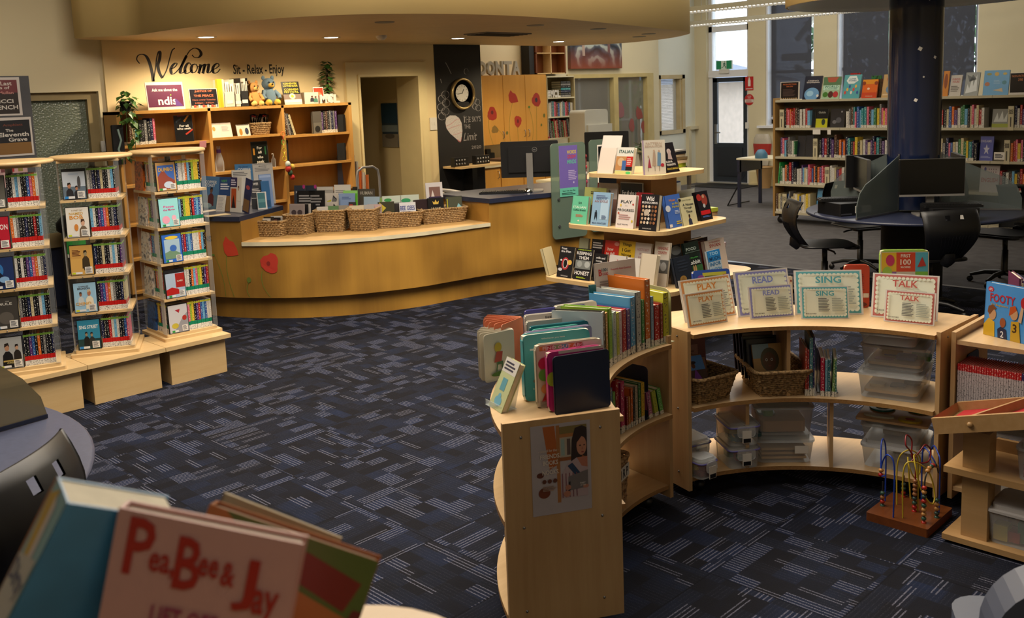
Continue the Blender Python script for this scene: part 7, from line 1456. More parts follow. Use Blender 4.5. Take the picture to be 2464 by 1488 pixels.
# middle tier
T('x',X2,1372,1410,472,537,z2,'mint green book lettered 50 ITALIAN Coffee Breaks','#5fae8c',[('t','50',.5,.75,.3,.08,'#2a4a3a'),('t','ITALIAN',.5,.6,.8,.08,'#c8dcc8'),('t','Coffee Breaks',.5,.5,.8,.06,'#1c4a3a'),('l',.3,.25,.8,.35,3,'#b06a54'),('e',.5,.12,.05,.03,'#d0c8b8')],.2,.03)
T('x',X2+.1,1400,1452,452,530,z2,'olive large-format book at the back of the middle tier left','#8a8c54',[('l',.3,.8,.9,.9,2,'#3a3a24'),('r',0,0,1,.5,'#4a3424')],.18,.03); T('x',X2+.16,1432,1480,441,528,z2,'red-edged white folder at the back of the middle tier left','#b8aca6',[('r',0,0,.05,1,'#a83030'),('r',.1,0,1,.6,'#7a5a50')],.15)
T('x',X2,1420,1462,463,543,z2,'glossy pale blue book with a walking silhouette','#7f9fba',[('r',.5,.2,.95,.8,'#9fb8cc'),('l',.2,.82,.9,.92,2,'#5a6a8a'),('t','THE PATH OF',.5,.8,.6,.04,'#3a4a6a'),('t','AN EXILE',.5,.73,.75,.07,'#8a6a6c'),('e',.27,.43,.04,.03,'#1a2430'),('p',[(.2,.4),(.33,.4),(.36,.14),(.28,.28),(.2,.14)],'#1a2430'),('l',.6,.2,.9,.32,4,'#4a5a7a'),('t','MAX FANTLER',.5,.08,.8,.05,'#3a4a6a')],.2,.03)
T('x',X2,1480,1523,469,548,z2,'white book lettered PLAY to PROGRESS with dots','#c8beb8',[('t','PLAY',.5,.79,.7,.09,'#2a3434'),('t','TO',.5,.67,.15,.04,'#a8a49c'),('t','PROGRESS',.5,.54,.9,.08,'#2a3434'),('e',.88,.72,.05,.03,'#a8403a'),('e',.2,.68,.05,.04,'#c8a84a'),('e',.12,.44,.05,.03,'#a8503a'),('l',.15,.25,.85,.42,3,'#a8807c'),('e',.9,.22,.05,.04,'#b8a43a'),('t','ALLIE TICKTIN',.4,.11,.6,.04,'#4a4a54')],.2,.03)
T('x',X2-.02,1536,1578,468,551,z2,'black book lettered Wild MUSHROOMING with rows of mushrooms','#17161a',[('t','Wild',.5,.88,.45,.12,'#d0ccc8'),('t','MUSHROOMING',.5,.77,.88,.06,'#c8c4c0')]+[('e',.14+.18*(i%5)+.03*(i//5%2),.66-.11*(i//5),.065,.04,['#a88a6a','#c8bcaa','#8a5a3a','#b8a08a','#6a4a34'][(i*3)%5])for i in range(25)]+[('e',.4,.5,.15,.09,'#a89c8c'),('t','MUSHROOM GUIDE',.5,.06,.5,.03,'#a8a4a0')],.2,.04)
T('x',5.32,1494,1548,439,505,z2+.03,'black framed card lettered For all who seek on the stand core','#9a968e',[('r',.03,.03,.97,.97,'#0f1012'),('t','For all who seek',.48,.72,.78,.12,'#d0ccc4'),('e',.5,.45,.4,.04,'#14301c')],.0,.01,name='sign_card',cat='sign',pages=False)
T('x',X2+.12,1524,1562,464,540,z2,'red folder behind the mushroom book','#a02a30',[('e',.6,.9,.3,.04,'#c8a8a4')],.18,.02)
T('y',Y2,1612,1648,468,546,z2,'blue book lettered How to Be Perfect with a white cloud','#3f64b0',[('t','How',.45,.84,.4,.08,'#c87a3c'),('t','to Be',.6,.73,.4,.07,'#b8a83c'),('t','Perfect',.65,.63,.55,.07,'#b8a83c'),('e',.1,.6,.16,.1,'#c8ccd4'),('l',.5,.4,.85,.52,3,'#a8b8d8'),('r',.02,.03,.2,.12,'#c8c4c4'),('l',.5,.08,.9,.2,2,'#b8a03c')],.2,.03)
T('y',Y2-.01,1645,1680,474,538,z2,'cream book lettered A House Through Time','#bcb690',[('t','David Olusoga',.5,.9,.8,.06,'#7a7a60'),('t','A House',.55,.74,.8,.09,'#2c3038'),('t','Through',.5,.61,.86,.09,'#2c3038'),('t','Time',.55,.48,.5,.09,'#2c3038'),*man(.5,.22,.9,'#4a3024','#2a3048'),('e',.05,.93,.09,.05,'#1c1c1c')],.22,.03)
T('y',Y2+.02,1688,1716,459,533,z2,'dark comic-style book with a red figure on the middle tier','#18161e',[('e',.2,.8,.2,.12,'#a02c28'),('e',.6,.7,.25,.2,'#8a3a30'),('e',.55,.82,.1,.06,'#b08a70'),('e',.5,.5,.1,.07,'#a8acb0'),('r',.1,.2,.9,.34,'#b01c24'),('l',.2,.1,.9,.16,2,'#4a6ab0')],.25,.03)
o=thing('acrylic_box','clear empty leaflet box behind the right middle-tier books','holder',(5.80,3.98,z2)); MB().box(-.13,.13,0,.003,0,.2).box(-.13,.13,.12,.123,0,.24).box(-.13,-.127,0,.12,0,.22).box(.127,.13,0,.12,0,.22).build('holder',ACRY,o); MB().box(-.12,.12,.06,.11,0,.17).build('dark_folder',BLACKM,o)
# top tier
T('x',X1+.06,1438,1484,324,414,z1,'tall blank white sheet in a clear leaning holder on the top tier','#c6beb6',None,.28,.004,name='blank_sheet',cat='paper',pages=False); T('x',X1,1436,1474,358,416,z1,'clear leaflet holder in front of the blank white sheet','#c4b8ac',None,.3,.004,name='leaflet_holder',cat='holder',pages=False)
T('x',X1,1479,1519,354,418,z1,'travel book lettered ITALIAN with cliff town photo','#c4c2b8',[('t','ITALIAN',.55,.84,.84,.12,'#2a4a44'),('r',0,.14,.62,.66,'#a8784a'),('e',.3,.45,.2,.16,'#b89a74'),('r',.38,.14,.62,.5,'#3a5a8a'),('r',.62,.28,1,.66,'#a82820'),('r',.62,.14,1,.28,'#1c1816'),('l',.66,.34,.95,.6,4,'#c8a8a0'),('r',0,0,1,.12,'#b8b474'),('e',.8,.05,.15,.05,'#4aa85a')],.22,.03)
pp_=at(1572,415,z=z1); book((5.29,3.87,z1),math.radians(-42),.155,.235,.025,'#b8b0a0','cream book lettered PATTERN BEHAVIOR with drawn ladies, at the stand corner',[('r',0,0,.06,1,'#8a7890'),('t','PATTERN',.5,.90,.7,.07,'#a89480'),('t','BEHAVIOR',.5,.82,.78,.07,'#a89480'),('p',[(.2,.2),(.28,.5),(.36,.2)],'#8a3040'),('p',[(.4,.25),(.46,.65),(.55,.65),(.58,.25)],'#9a8470'),('e',.5,.69,.04,.03,'#a88a74'),('p',[(.62,.25),(.66,.65),(.8,.62),(.78,.25)],'#5a7890'),('e',.72,.68,.04,.03,'#a88a74'),('e',.24,.53,.035,.03,'#a88a74'),('e',.85,.27,.08,.05,'#9a2430'),('r',.2,.1,.22,.22,'#6a5a50'),('r',.5,.1,.52,.25,'#6a5a50'),('r',.7,.1,.72,.25,'#6a5a50')],.14)
T('y',3.86,1606,1636,341,412,z1,'black book with a pale paper figure and gold lettering, lettered FRANTUMAGLIA','#17151a',[('e',.5,.7,.16,.1,'#a89c98'),('p',[(.3,.45),(.45,.75),(.6,.75),(.65,.42)],'#a08c88'),('t','ELENA',.35,.36,.5,.07,'#c8c4bc'),('t','FERRANTE',.45,.26,.7,.07,'#c8c4bc'),('t','FRANTUMAGLIA',.5,.12,.9,.07,'#b09a3c')],.28,.03)
# ================================================================ THINGS ON THE CURVED SHELVES
ZA,ZB_,ZM,ZL=.7255,.7455,.4205,.0955
CHAR='#cfd2bc'
def scal(col,bg,big):
    o=[('r',.0,.0,1,1,'#d4cfc8'),('r',.03,.03,.97,.97,col),('r',.075,.10,.925,.90,bg)]
    for i in range(14):o+=[('e',.10+.8*i/13,.90,.028,.03,bg),('e',.10+.8*i/13,.10,.028,.03,bg)]
    for i in range(8):o+=[('e',.075,.14+.72*i/7,.02,.045,bg),('e',.925,.14+.72*i/7,.02,.045,bg)]
    return o
def wsgn(word,col,l,r,pt,l2,r2,pt2,lc):
    for sz,(a,b,t_)in(('large',(l,r,pt)),('small',(l2,r2,pt2))):
        sh=scal(col,'#dde0cc',0)+[('t',word,.5,.78,.38,.15,lc),('l',.36,.22,.60,.64,9,'#6a6c68'),('l',.64,.22,.90,.64,8,'#9aa094'),('t','WORDS GROW MINDS',.20,.16,.22,.04,'#22201c'),('e',.18,.30,.001,.001,col)]
        card(a,b,t_,ZB_,'%s laminated card lettered %s with a %s scalloped border'%(sz,word,{'PLAY':'orange','READ':'lilac','SING':'turquoise','TALK':'coral'}[word]),'#d4cfc8',sh,.28 if sz=='large' else .22,name='laminated_card',cat='sign')
wsgn('PLAY','#c88a54',(1650,777),(1772,757),674,(1657,790),(1751,774),706,'#c8823c')
wsgn('READ','#8a8ac0',(1778,764),(1908,752),657,(1806,769),(1911,761),692,'#7a84c4')
wsgn('SING','#5fa8ae',(1914,758),(2078,757),658,(1928,768),(2044,767),694,'#4a9aa4')
wsgn('TALK','#b86a64',(2095,762),(2256,774),668,(2126,773),(2248,785),706,'#b8564e')
sp((2032,741),(2092,741),641,ZB_,'orange-red board book behind the turquoise card','#a8361c',[('l',.1,.85,.6,.9,1,'#5a1c14'),('l',.6,.4,.8,.8,8,'#8a2a18'),('r',.75,.24,.97,.34,'#c8c0b0'),('e',.6,.08,.3,.06,'#5a1c14')],.05,.03,rounded=.015)
sp((2118,738),(2234,738),606,ZB_,'chunky board book lettered FIRST 100 MACHINES in coloured squares','#8ab04a',[('r',0,.0,1,.97,'#b8b4a4'),('r',.02,.62,.33,.96,'#c8a428'),('r',.33,.62,.72,.96,'#b83c20'),('r',.72,.62,.98,.96,'#4a9ab0'),('r',.72,.28,.98,.62,'#6aa83c'),('r',.02,.28,.33,.62,'#7a5a90'),('e',.2,.82,.09,.1,'#b02c58'),('e',.14,.6,.10,.11,'#8ab044'),('t','FIRST',.52,.9,.2,.06,'#d8d0c4'),('t','100',.52,.79,.22,.1,'#d8d0c4'),('t','MACHINES',.52,.7,.2,.035,'#d8d0c4'),('l',.37,.4,.7,.56,4,'#6a6a64'),('p',[(.76,.7),(.86,.88),(.94,.72)],'#a03028'),('e',.86,.45,.06,.04,'#4a7a9a')],.05,.035,rounded=.02)
sp((1674,718),(1762,711),653,ZB_,'blue-edged board book lying behind the orange card','#24489a',[('r',.25,.5,.9,.9,'#a8a83c'),('l',.3,.6,.85,.8,2,'#3a4a2c'),('e',.2,.7,.1,.12,'#7a3a8a'),('r',.8,0,.95,.8,'#a82c28')],.25,.03,rounded=.015)
sp((1895,735),(1908,734),668,ZB_,'white board book with a small brown mark between the lilac and turquoise cards','#bcb4a4',[('e',.7,.85,.15,.04,'#7a2c24')],.05,.02)
# middle unit, upper shelf
def kp(px,py,z):p=at(px,py,z=z); return p
def bask2(cx,cy,rz,w,d,h,lb):return basket('woven_basket',(cx,cy,ZM),rz,w,d,h,lb,.80,12)
bask2(3.53,2.38,math.radians(-14),.235,.31,.115,'woven basket of picture books at the left of the middle unit'); bask2(3.83,2.16,math.radians(-42),.25,.33,.115,'woven basket with the portrait book beside the first divider')
def inb(x,y,z,rz,w,h,t,c,lb,sh,lean=.3,**k):return book((x,y,z),rz,w,h,t,c,lb,sh,lean,**k)
inb(3.56,2.44,ZM+.045,math.radians(-28),.20,.245,.035,'#4a1c34','large maroon hardback lettered Animals standing in the left basket',[('t','Everything',.4,.88,.4,.06,'#7a4a5c'),('t','Animals',.4,.80,.45,.08,'#9a7a84'),('r',.1,.25,.8,.65,'#8a6a70'),('l',.15,.4,.75,.6,4,'#5a3a44')],.1)
inb(3.46,2.31,ZM+.085,math.radians(-25),.10,.12,.01,'#2a4a8a','small picture book of a girl in a straw hat, in the left basket',[('r',0,0,1,.45,'#4a3430'),('r',0,.45,1,1,'#4a7ab8'),('e',.45,.62,.1,.1,'#5a3424'),('e',.45,.74,.17,.06,'#2a1c18'),('p',[(.3,.1),(.5,.5),(.7,.1)],'#7a3a9a')],.6); inb(3.45,2.40,ZM+.05,math.radians(-25),.12,.14,.02,'#b0501c','orange booklet behind the girl in a straw hat',None,.45)
for k in range(5):inb(3.53+.018*k,2.36+.03*k,ZM+.02,math.radians(-20+4*k),.13,.14+.005*k,.012,['#6a4434','#8a6a50','#3a3438','#9a5a34','#5a4a50'][k],'booklet in the left basket, %s from the front'%ordn(k),None,.3)
inb(3.77,2.13,ZM+.055,math.radians(-38),.155,.16,.012,'#a8824a','picture book with a painted portrait on sandy blue, in the right basket',[('r',0,0,1,1,'#a88654'),('r',0,.6,.5,1,'#7a94a0'),('e',.5,.55,.28,.34,'#4a4430'),('e',.48,.5,.2,.26,'#5a3a28'),('e',.4,.55,.035,.04,'#c8c0b8'),('e',.56,.55,.035,.04,'#c8c0b8'),('e',.4,.55,.018,.025,'#141010'),('e',.56,.55,.018,.025,'#141010'),('e',.48,.38,.05,.02,'#7a3a34'),('p',[(.2,0),(.3,.25),(.7,.25),(.85,0)],'#8a7a5a')],.3)
for k in range(8):inb(3.77+.016*k,2.17+.018*k,ZM+.05,math.radians(-40),.14+.02*(k%2),.18+.008*k,.012,['#1c2030','#14141a','#6a5444','#2a1c20','#141418','#3a3028','#1a1a20','#2a1418'][k],'dark picture book in the right basket, %s behind the portrait'%ordn(k),None,.22)
# thin books beside the divider
def ring(r,a,z):t=math.radians(a); return(KC[0]+r*math.cos(t),KC[1]+r*math.sin(t),z)
def rspine(a,r,z,t,d,h,c,lb,group=None,mat=None,lean=0):
    """book on a ring shelf: spine looks at the ring centre"""
    return sbook(ring(r,a,z),math.radians(a-90),t,d,h,None,lb,group,mat or SPINE,lean,ccl=c)
def ang_of(px,r,z):
    lo,hi=(0,116)
    for _ in range(40):
        m_=(lo+hi)/2; p=Vector(ring(r,m_,z))-CPOS; x=PCX+FPX*p.dot(RGT)/p.dot(FWD)
        if x>px:lo=m_
        else:hi=m_
    return(lo+hi)/2
def zof(px,pt,r,a):
    """height of the sighted row above the point at ring radius r, angle a"""
    q=Vector(ring(r,a,0)); lo,hi=0,1.6
    for _ in range(40):
        m_=(lo+hi)/2; p=Vector((q.x,q.y,m_))-CPOS; y=PCY-FPX*p.dot(UPV)/p.dot(FWD)
        if y>pt:lo=m_
        else:hi=m_
    return(lo+hi)/2
def spines(lst,r,z,where,d=.19,group=None):
    """lst of (left px, right px, top px, colour, words)"""
    for i,(a,b,pt,c,wd,*ln)in enumerate(lst):
        a0,a1=ang_of(a,r,z),ang_of(b,r,z); am=(a0+a1)/2; t=abs(a0-a1)*math.pi/180*r; h=zof((a+b)/2,pt,r,am)-z
        rspine(am,r,z,min(.034,max(.006,t*.97)),d,h,c,'%s %s'%(wd,where),group,LBSP,ln[0]if ln else 0)
spines([(1937,1942,838,'#a83c28','thin orange-red book beside the divider'),(1942,1947,842,'#8a1c20','thin dark red book beside the divider'),(1947,1956,814,'#4a7a80','tall teal and purple book beside the divider'),(1956,1960,812,'#2c2a5a','tall thin navy book beside the divider'),(1974,1984,862,'#a8203c','dark pink spine left of the pale blue one'),(1985,1991,868,'#7aa8b8','pale blue spine'),(1991,1998,866,'#1c5a64','dark teal spine'),(2000,2008,864,'#6a8a4a','green spine leaning at the right',.05),(2009,2013,870,'#2a6a5a','last thin green spine at the right')],.845,ZM,'on the middle unit',.2)
o=thing('bookend','navy bookend between the tall thin books and the pink spine','bookend',ring(.9,ang_of(1966,.9,ZM),ZM),math.radians(ang_of(1966,.9,ZM)-90)); MB().rbox(-.0015,.0015,0,.15,0,.2,.015,axis='x').build('upright_plate',NAVY,o); MB().box(-.0,.09,0,.13,0,.002).build('foot_plate',NAVY,o)
# clear tubs
def rtub(a,r,z,w,d,h,lb,**k):return tub(ring(r,a,z),math.radians(a-90),w,d,h,lb,**k)
def fillr(o,col,n=4,h=.05,w=.2,d=.2,sd=1):
    q=random.Random(sd)
    for i in range(n):
        x=q.uniform(-w/2,w/2-.05); y=q.uniform(-d/2,d/2-.05); MB().rbox(x,x+q.uniform(.04,.09),y,y+q.uniform(.04,.09),.004+i*.006,.012+i*.006+h*q.random(),.012).build('content_piece',[SOLID],o,col=hx(col[i%len(col)]))
t=rtub(12.5,1.035,ZM,.27,.36,.13,'lower clear tub of wooden inset boards on the middle unit shelf'); MB().rbox(-.11,.11,-.14,.14,.02,.032,.02).build('wooden_board',BIRCHX,t); fillr(t,['#3a3430','#c8b490','#6a6058'],6,.02,sd=2)
t=rtub(12.0,1.055,ZM+.1305,.27,.36,.12,'middle clear tub with blue and red puzzle board on the shelf'); MB().rbox(-.11,.11,-.14,.14,.01,.022,.02).build('wooden_board',BIRCHX,t); fillr(t,['#5a6aa0','#a84a50','#4a8a5a','#c8b490'],6,.02,sd=3)
rtub(12.5,.97,ZM+.2515,.24,.30,.068,'top clear lidded tub with red circle pieces under the shelf top'); fillr(D.objects[-1]if False else t,['#b8a88a'],1,.01,sd=5)
# lower shelf: clip boxes with lilac seals
LIL=plain('lilac_seal','#6f68b0',.4)
def clip(x,y,rz,w,d,h,z,lb,cols,sd):
    o=tub((x,y,z),rz,w,d,h,lb,name='clip_box',taper=.9,lidh=.012)
    n=MB().tube([(px,py,h-.02)for px,py in rrect(-w/2,w/2,-d/2,d/2,.025,3)],.004,5,closed=True); n.build('seal',LIL,o)
    MB().rbox(-w*.28,w*.28,-d/2-.012,-d/2-.006,h-.06,h-.01,.015,axis='y').build('clip_flap',TUBP,o); MB().box(-.02,.022,-d/2-.014,-d/2-.012,h-.085,h-.03).build('label',WPAP,o); MB().box(-.016,.018,-d/2-.0155,-d/2-.014,h-.083,h-.065).build('barcode',BLACK,o)
    fillr(o,cols,5,.04,w*.8,d*.8,sd); return o
clip(3.43,2.30,math.radians(-12),.11,.15,.09,ZL,'front clip box with yellow shapes at the left of the low shelf',['#c8b43c','#7a3030','#8a8478'],3); clip(3.54,2.42,math.radians(-20),.13,.18,.12,ZL,'pale clip box behind the yellow shapes box',['#a8a498','#8a8a84'],4)
clip(3.66,2.245,math.radians(-36),.15,.20,.105,ZL,'lower clip box of green and red blocks',['#1c6a54','#a03034','#1c6a54','#1c7a64'],6); clip(3.66,2.245,math.radians(-36),.15,.20,.105,ZL+.106,'upper clip box with yellow and green blocks',['#c0a83a','#2a4a4c','#3a6a5a'],7)
t=rtub(41,1.03,ZL,.27,.33,.125,'lower clear tub of wooden puzzles at the centre of the low shelf'); fillr(t,['#a8503a','#5a9ab0','#c89a5a','#7a5a40'],7,.03,sd=8)
for k in range(3):MB().box(-.1,.1,-.13,.13,.012+.02*k,.022+.02*k).build('wooden_board',BIRCHX,t)
MB().box(.04,.10,-.168,-.166,.05,.085).build('label',WPAP,t)
t=rtub(41,1.04,ZL+.1255,.27,.33,.15,'upper clear tub with a patterned card on its lid, centre of low shelf'); MB().rbox(-.1,.1,-.13,.13,.01,.06,.02).build('puzzle_box',plain('kraft','#b08a64',.7),t); fillr(t,['#6aa84a','#a83a3a','#8ab0c0'],4,.06,sd=9)
MB().box(-.05,.06,-.06,.07,.1505,.152).build('lid_card',BLACKM,t); g=MB();[g.box(-.045+.014*i,-.036+.014*i,-.055+.03*j,-.035+.03*j,.152,.1525)for i in range(7)for j in range(4)if(i*3+j)%4]; g.build('lid_card_print',WPAP,t,kind='stuff')
t=rtub(12,1.04,ZL,.26,.32,.12,'lower frosted tub at the right of the low shelf',lidcol=clear('frosted_lid',(.8,.8,.8,1),.5,.4)); fillr(t,['#a8a49c','#8a8680'],4,.03,sd=10)
t=rtub(12.5,1.04,ZL+.1205,.25,.30,.09,'upper frosted tub carrying the shape board at the right'); fillr(t,['#b0aca4'],3,.03,sd=12)
o=thing('shape_board','wooden board of coloured number shapes on the right low tubs','toy',ring(1.03,12,ZL+.211),math.radians(-78)); MB().rbox(-.15,.15,-.14,.14,0,.01,.01).build('board',BIRCHX,o)
for(x,y,rx,ry,c,nm)in((-.07,.03,.055,.055,'#3f8a94','ring'),(.08,.05,.045,.035,'#3f7a3a','green_shape'),(.07,-.09,.05,.035,'#c0ac28','yellow_shape'),(-.06,-.09,.065,.02,'#b8c0b8','white_shape')):
    q=MB().prism([(x+rx*math.cos(2*PI*k/20),y+ry*math.sin(2*PI*k/20))for k in range(20)],.01,.018).build(nm,[SOLID],o,col=hx(c))
MB().prism([(-.07+.03*math.cos(2*PI*k/16),.03+.025*math.sin(2*PI*k/16))for k in range(16)],.018,.022).build('centre',WPAP,o); MB().prism([(.07+.02*math.cos(2*PI*k/16),-.09+.012*math.sin(2*PI*k/16))for k in range(16)],.018,.02).build('red_dot',[SOLID],o,col=hx('#a02c24'))
# left unit: upper row on its top
XA='on top of the left curved unit'
spines([(1437,1446,752,'#b8c0c4','white and green spine'),(1447,1459,750,'#15140f','black spine'),(1460,1465,753,'#a87a30','gold and blue striped spine'),(1466,1477,742,'#7fae34','lime green thick spine'),(1478,1485,751,'#a8b4b4','pastel striped spine'),(1486,1492,753,'#b8bc48','yellow-green spine'),(1492,1498,750,'#c8b8bc','white spotted spine'),(1499,1509,745,'#a81e28','red spine'),(1510,1518,744,'#5a3a80','purple and orange spine'),(1519,1530,716,'#4a94c4','tall sky blue spine'),(1531,1546,703,'#b0b4b0','thick pale grey spine'),(1546,1552,722,'#3f8a4a','green spine'),
        (1553,1567,673,'#c4681c','tallest orange spine'),(1568,1574,714,'#8aa8c0','pale blue spine'),(1575,1589,734,'#a81414','wide bright red spine'),(1590,1596,730,'#8a3c20','rust red spine'),(1597,1610,705,'#b4b42c','tall yellow spine')],.85,ZA,XA,.20)
a_=ang_of(1612,.86,ZA); o=thing('bookend','cream metal bookend at the far end of the upper row','bookend',ring(.86,a_-.6,ZA),math.radians(a_-90)); CRB=plain('bookend_cream','#a8a47c',.4); MB().rbox(-.0015,.0015,0,.22,0,.225,.04,axis='x',seg=5).build('upright_plate',CRB,o); MB().box(-.16,0,-.02,.16,0,.002).build('foot_plate',CRB,o)
# face-out row behind each other at the near end
FR=[((1336,1002),(1470,978),853,'navy plain bookend plate facing the room at the near end','#101c38',None,.004,0),((1322,994),(1458,972),843,'hot pink board book behind the navy plate','#b02c74',[('e',.08,.55,.1,.12,'#a8b43a'),('r',.2,.95,1,1,'#c8b8b0')],.02,.02),((1294,984),(1452,962),826,'cream board book lettered FIND OUT ABOUT in coloured squares','#c0b6a2',[('r',.06+.11*i,.9,.155+.11*i,.97,['#c87a3a','#a8403a','#7aae6a','#4aa0a8'][i%4])for i in range(6)]+[('t','FIND OUT ABC',.42,.935,.7,.05,'#d8d0c4'),('r',.72,.88,1,.98,'#cfc8bc'),('e',.13,.7,.10,.1,'#b02c4a'),('e',.13,.52,.10,.1,'#5a9a3a'),('e',.14,.3,.08,.08,'#c88a4a'),('p',[(.06,.1),(.14,.26),(.22,.1)],'#a82c28'),('l',.04,.02,.2,.12,6,'#8a847a')],.02,.02),
      ((1264,968),(1424,946),803,'turquoise board book behind the cream one','#3f9aa4',[('t','Whichever you have',.45,.92,.35,.03,'#c8d8d8'),('l',.1,.75,.5,.8,1,'#c0d4d4'),('t','by day',.2,.18,.2,.04,'#a8c8c8'),('e',.18,.3,.05,.03,'#6a5a44')],.03,.02)]
for l,r,pt,lb,c,sh,t,rd in FR:sp(l,r,pt,ZA,lb,c,sh,0.03,t,'bookend' if sh is None else 'book',cat='bookend' if sh is None else 'book',rounded=rd or .012,pages=sh is not None)
BKR=[((1270,940),(1428,918),795,'#8a84a8','lilac edged board book behind the turquoise one',.02),((1286,928),(1398,912),790,'#4aa894','mint board book in the face-out row',.008),((1280,918),(1420,900),782,'#1c6a7a','dark teal board book in the face-out row',.014),((1272,906),(1420,888),770,'#c0bab0','white board book in the face-out row',.018),((1268,892),(1415,874),755,'#bcb8b4','white book with scribbled title at the back of the face-out row',.018),((1268,876),(1415,858),743,'#3a3c8a','dark blue book at the back of the face-out row',.012),((1342,868),(1440,852),733,'#c4c0b8','white book with black rounded edge at the back of the face-out row',.02)]
for l,r,pt,c,lb,t in BKR:sp(l,r,pt,ZA,lb,c,([('t','little bear',.5,.93,.6,.05,'#3a3a44')]if 'scribbled' in lb else None),.02,t,rounded=.012)
for i,(l,r,pt,c,lb)in enumerate((((1232,900),(1262,884),772,'#c87a5a','fanned open orange board book standing on end'),((1166,925),(1240,905),818,'#c0b8a4','fanned open cream board book with a small seated figure'))):
    cc,rz,w=span(l,r,ZA); h=at(1,1,z=1)and(.185 if i else .205); o=thing('open_board_book',lb,'book',tuple(cc),rz)
    for k in range(7):
        a=math.radians(-20-k*(11 if i==0 else 20))if i==0 else math.radians(178-k*14); q=MB().rbox(0,w*(.95 if i else 1.6),-.001,.001,0,h,.012,axis='y').build('page',[SOLID],o,loc=(w/2,0,0),rot=(0,0,a if i else math.radians(100+k*13)),col=hx(c if(k or not i)else '#c8c2b0'))
    if i:art([('e',.45,.7,.12,.1,'#b8a03a'),('p',[(.3,.4),(.4,.62),(.6,.6),(.55,.4)],'#a84a40'),('p',[(.35,.2),(.4,.4),(.6,.4),(.6,.2),(.56,.2),(.55,.34),(.42,.34),(.4,.2)],'#4a6a4a'),('e',.5,.15,.3,.05,'#3a6a2a')],w*.95,h).build('cover_print',INK,o,loc=(0,-.004,0),rot=(0,0,0))
e1=sp((1176,975),(1206,996),880,ZA,'small picture book with a ladder and teapot leaning on a clear easel','#b0b484',[('r',0,.0,1,1,'#b4ba8c'),('r',0,.72,1,1,'#c8c4bc'),('l',.1,.76,.9,.95,3,'#3a3a4a'),('r',.3,.38,.65,.62,'#5a94a0'),('e',.5,.17,.25,.1,'#6aa4b8'),('e',.5,.27,.1,.06,'#6aa4b8')],.45,.022)
c_,rz_,w_=span((1180,985),(1210,1000),ZA); easel((c_.x+.05,c_.y+.03,ZA),rz_,.11,.13,'clear acrylic easel on the near end of the left unit')
sp((1443,830),(1540,812),634,ZA,'white notice lettered 1001 Books behind the upper row','#b8aeaa',[('t','B',.13,.88,.08,.08,'#a82c34'),('t','1001',.24,.91,.14,.04,'#2a4a5a'),('t','OOKS',.25,.86,.14,.035,'#a82c34'),('t','Frequently Asked Questions',.64,.9,.5,.03,'#a8404a')]+[('l',.1,.12+.18*k,.9,.24+.18*k,4,'#7a7674')for k in range(4)],.08,.006,'notice',cat='notice',pages=False)
for k in range(6):
    a=ang_of(1372,1.12,ZA)-k*1.0; rspine(a,1.05,ZA,.012,.15,.15,['#5a94a8','#8ab04a','#4a6aa0','#c0c4c0','#6a9a54','#7a9ac0'][k],'small board book in the back group left of the 1001 Books notice, %s along'%ordn(k),'small board books',COVER,.3)
sp((1424,832),(1440,830),690,ZA,'tall teal book edge left of the 1001 Books notice','#1f5f66',None,.04,.01)
o=thing('bookend','pale metal bookend foot under the tall orange spine','bookend',ring(.87,ang_of(1560,.87,ZA),ZA-.0),0); MB().box(-.03,.03,-.03,.03,0,.0008).build('foot_plate',CRB,o)
# left unit: middle shelf
spines([(1471,1476,935,'#5a7a9a','grey-blue spine'),(1477,1483,945,'#7aae5a','pale green spine'),(1484,1491,915,'#981a24','dark red spine'),(1492,1508,920,'#b03060','thick pink spine'),(1509,1513,955,'#8a2020','short red spine'),(1514,1518,955,'#b8742c','short gold spine'),(1519,1524,935,'#c8601c','orange and cream spine'),(1525,1528,942,'#18161a','thin black spine'),(1529,1536,929,'#b0a48a','cream spine lettered Farmer Duck'),(1537,1543,923,'#2c6a34','green spine with gold scallops'),(1544,1552,921,'#c8a42c','yellow spine')],.85,ZM,'on the middle shelf of the left unit',.19)
a_=ang_of(1556,.86,ZM); o=thing('bookend','navy bookend on the middle shelf of the left unit','bookend',ring(.85,a_,ZM),math.radians(a_-90)); MB().rbox(-.0015,.0015,0,.19,0,.225,.02,axis='x').build('upright_plate',NAVY,o); MB().box(-.1,0,0,.13,0,.002).build('foot_plate',NAVY,o)
spines([(1562,1572,940,'#a0547a','mauve leaning spine',-.16),(1577,1586,938,'#a8b03c','yellow-green leaning spine lettered THE POOL',-.2),(1589,1598,932,'#5aa04a','green leaning spine lettered GRANNIES',-.2)],.85,ZM,'on the middle shelf of the left unit',.17)
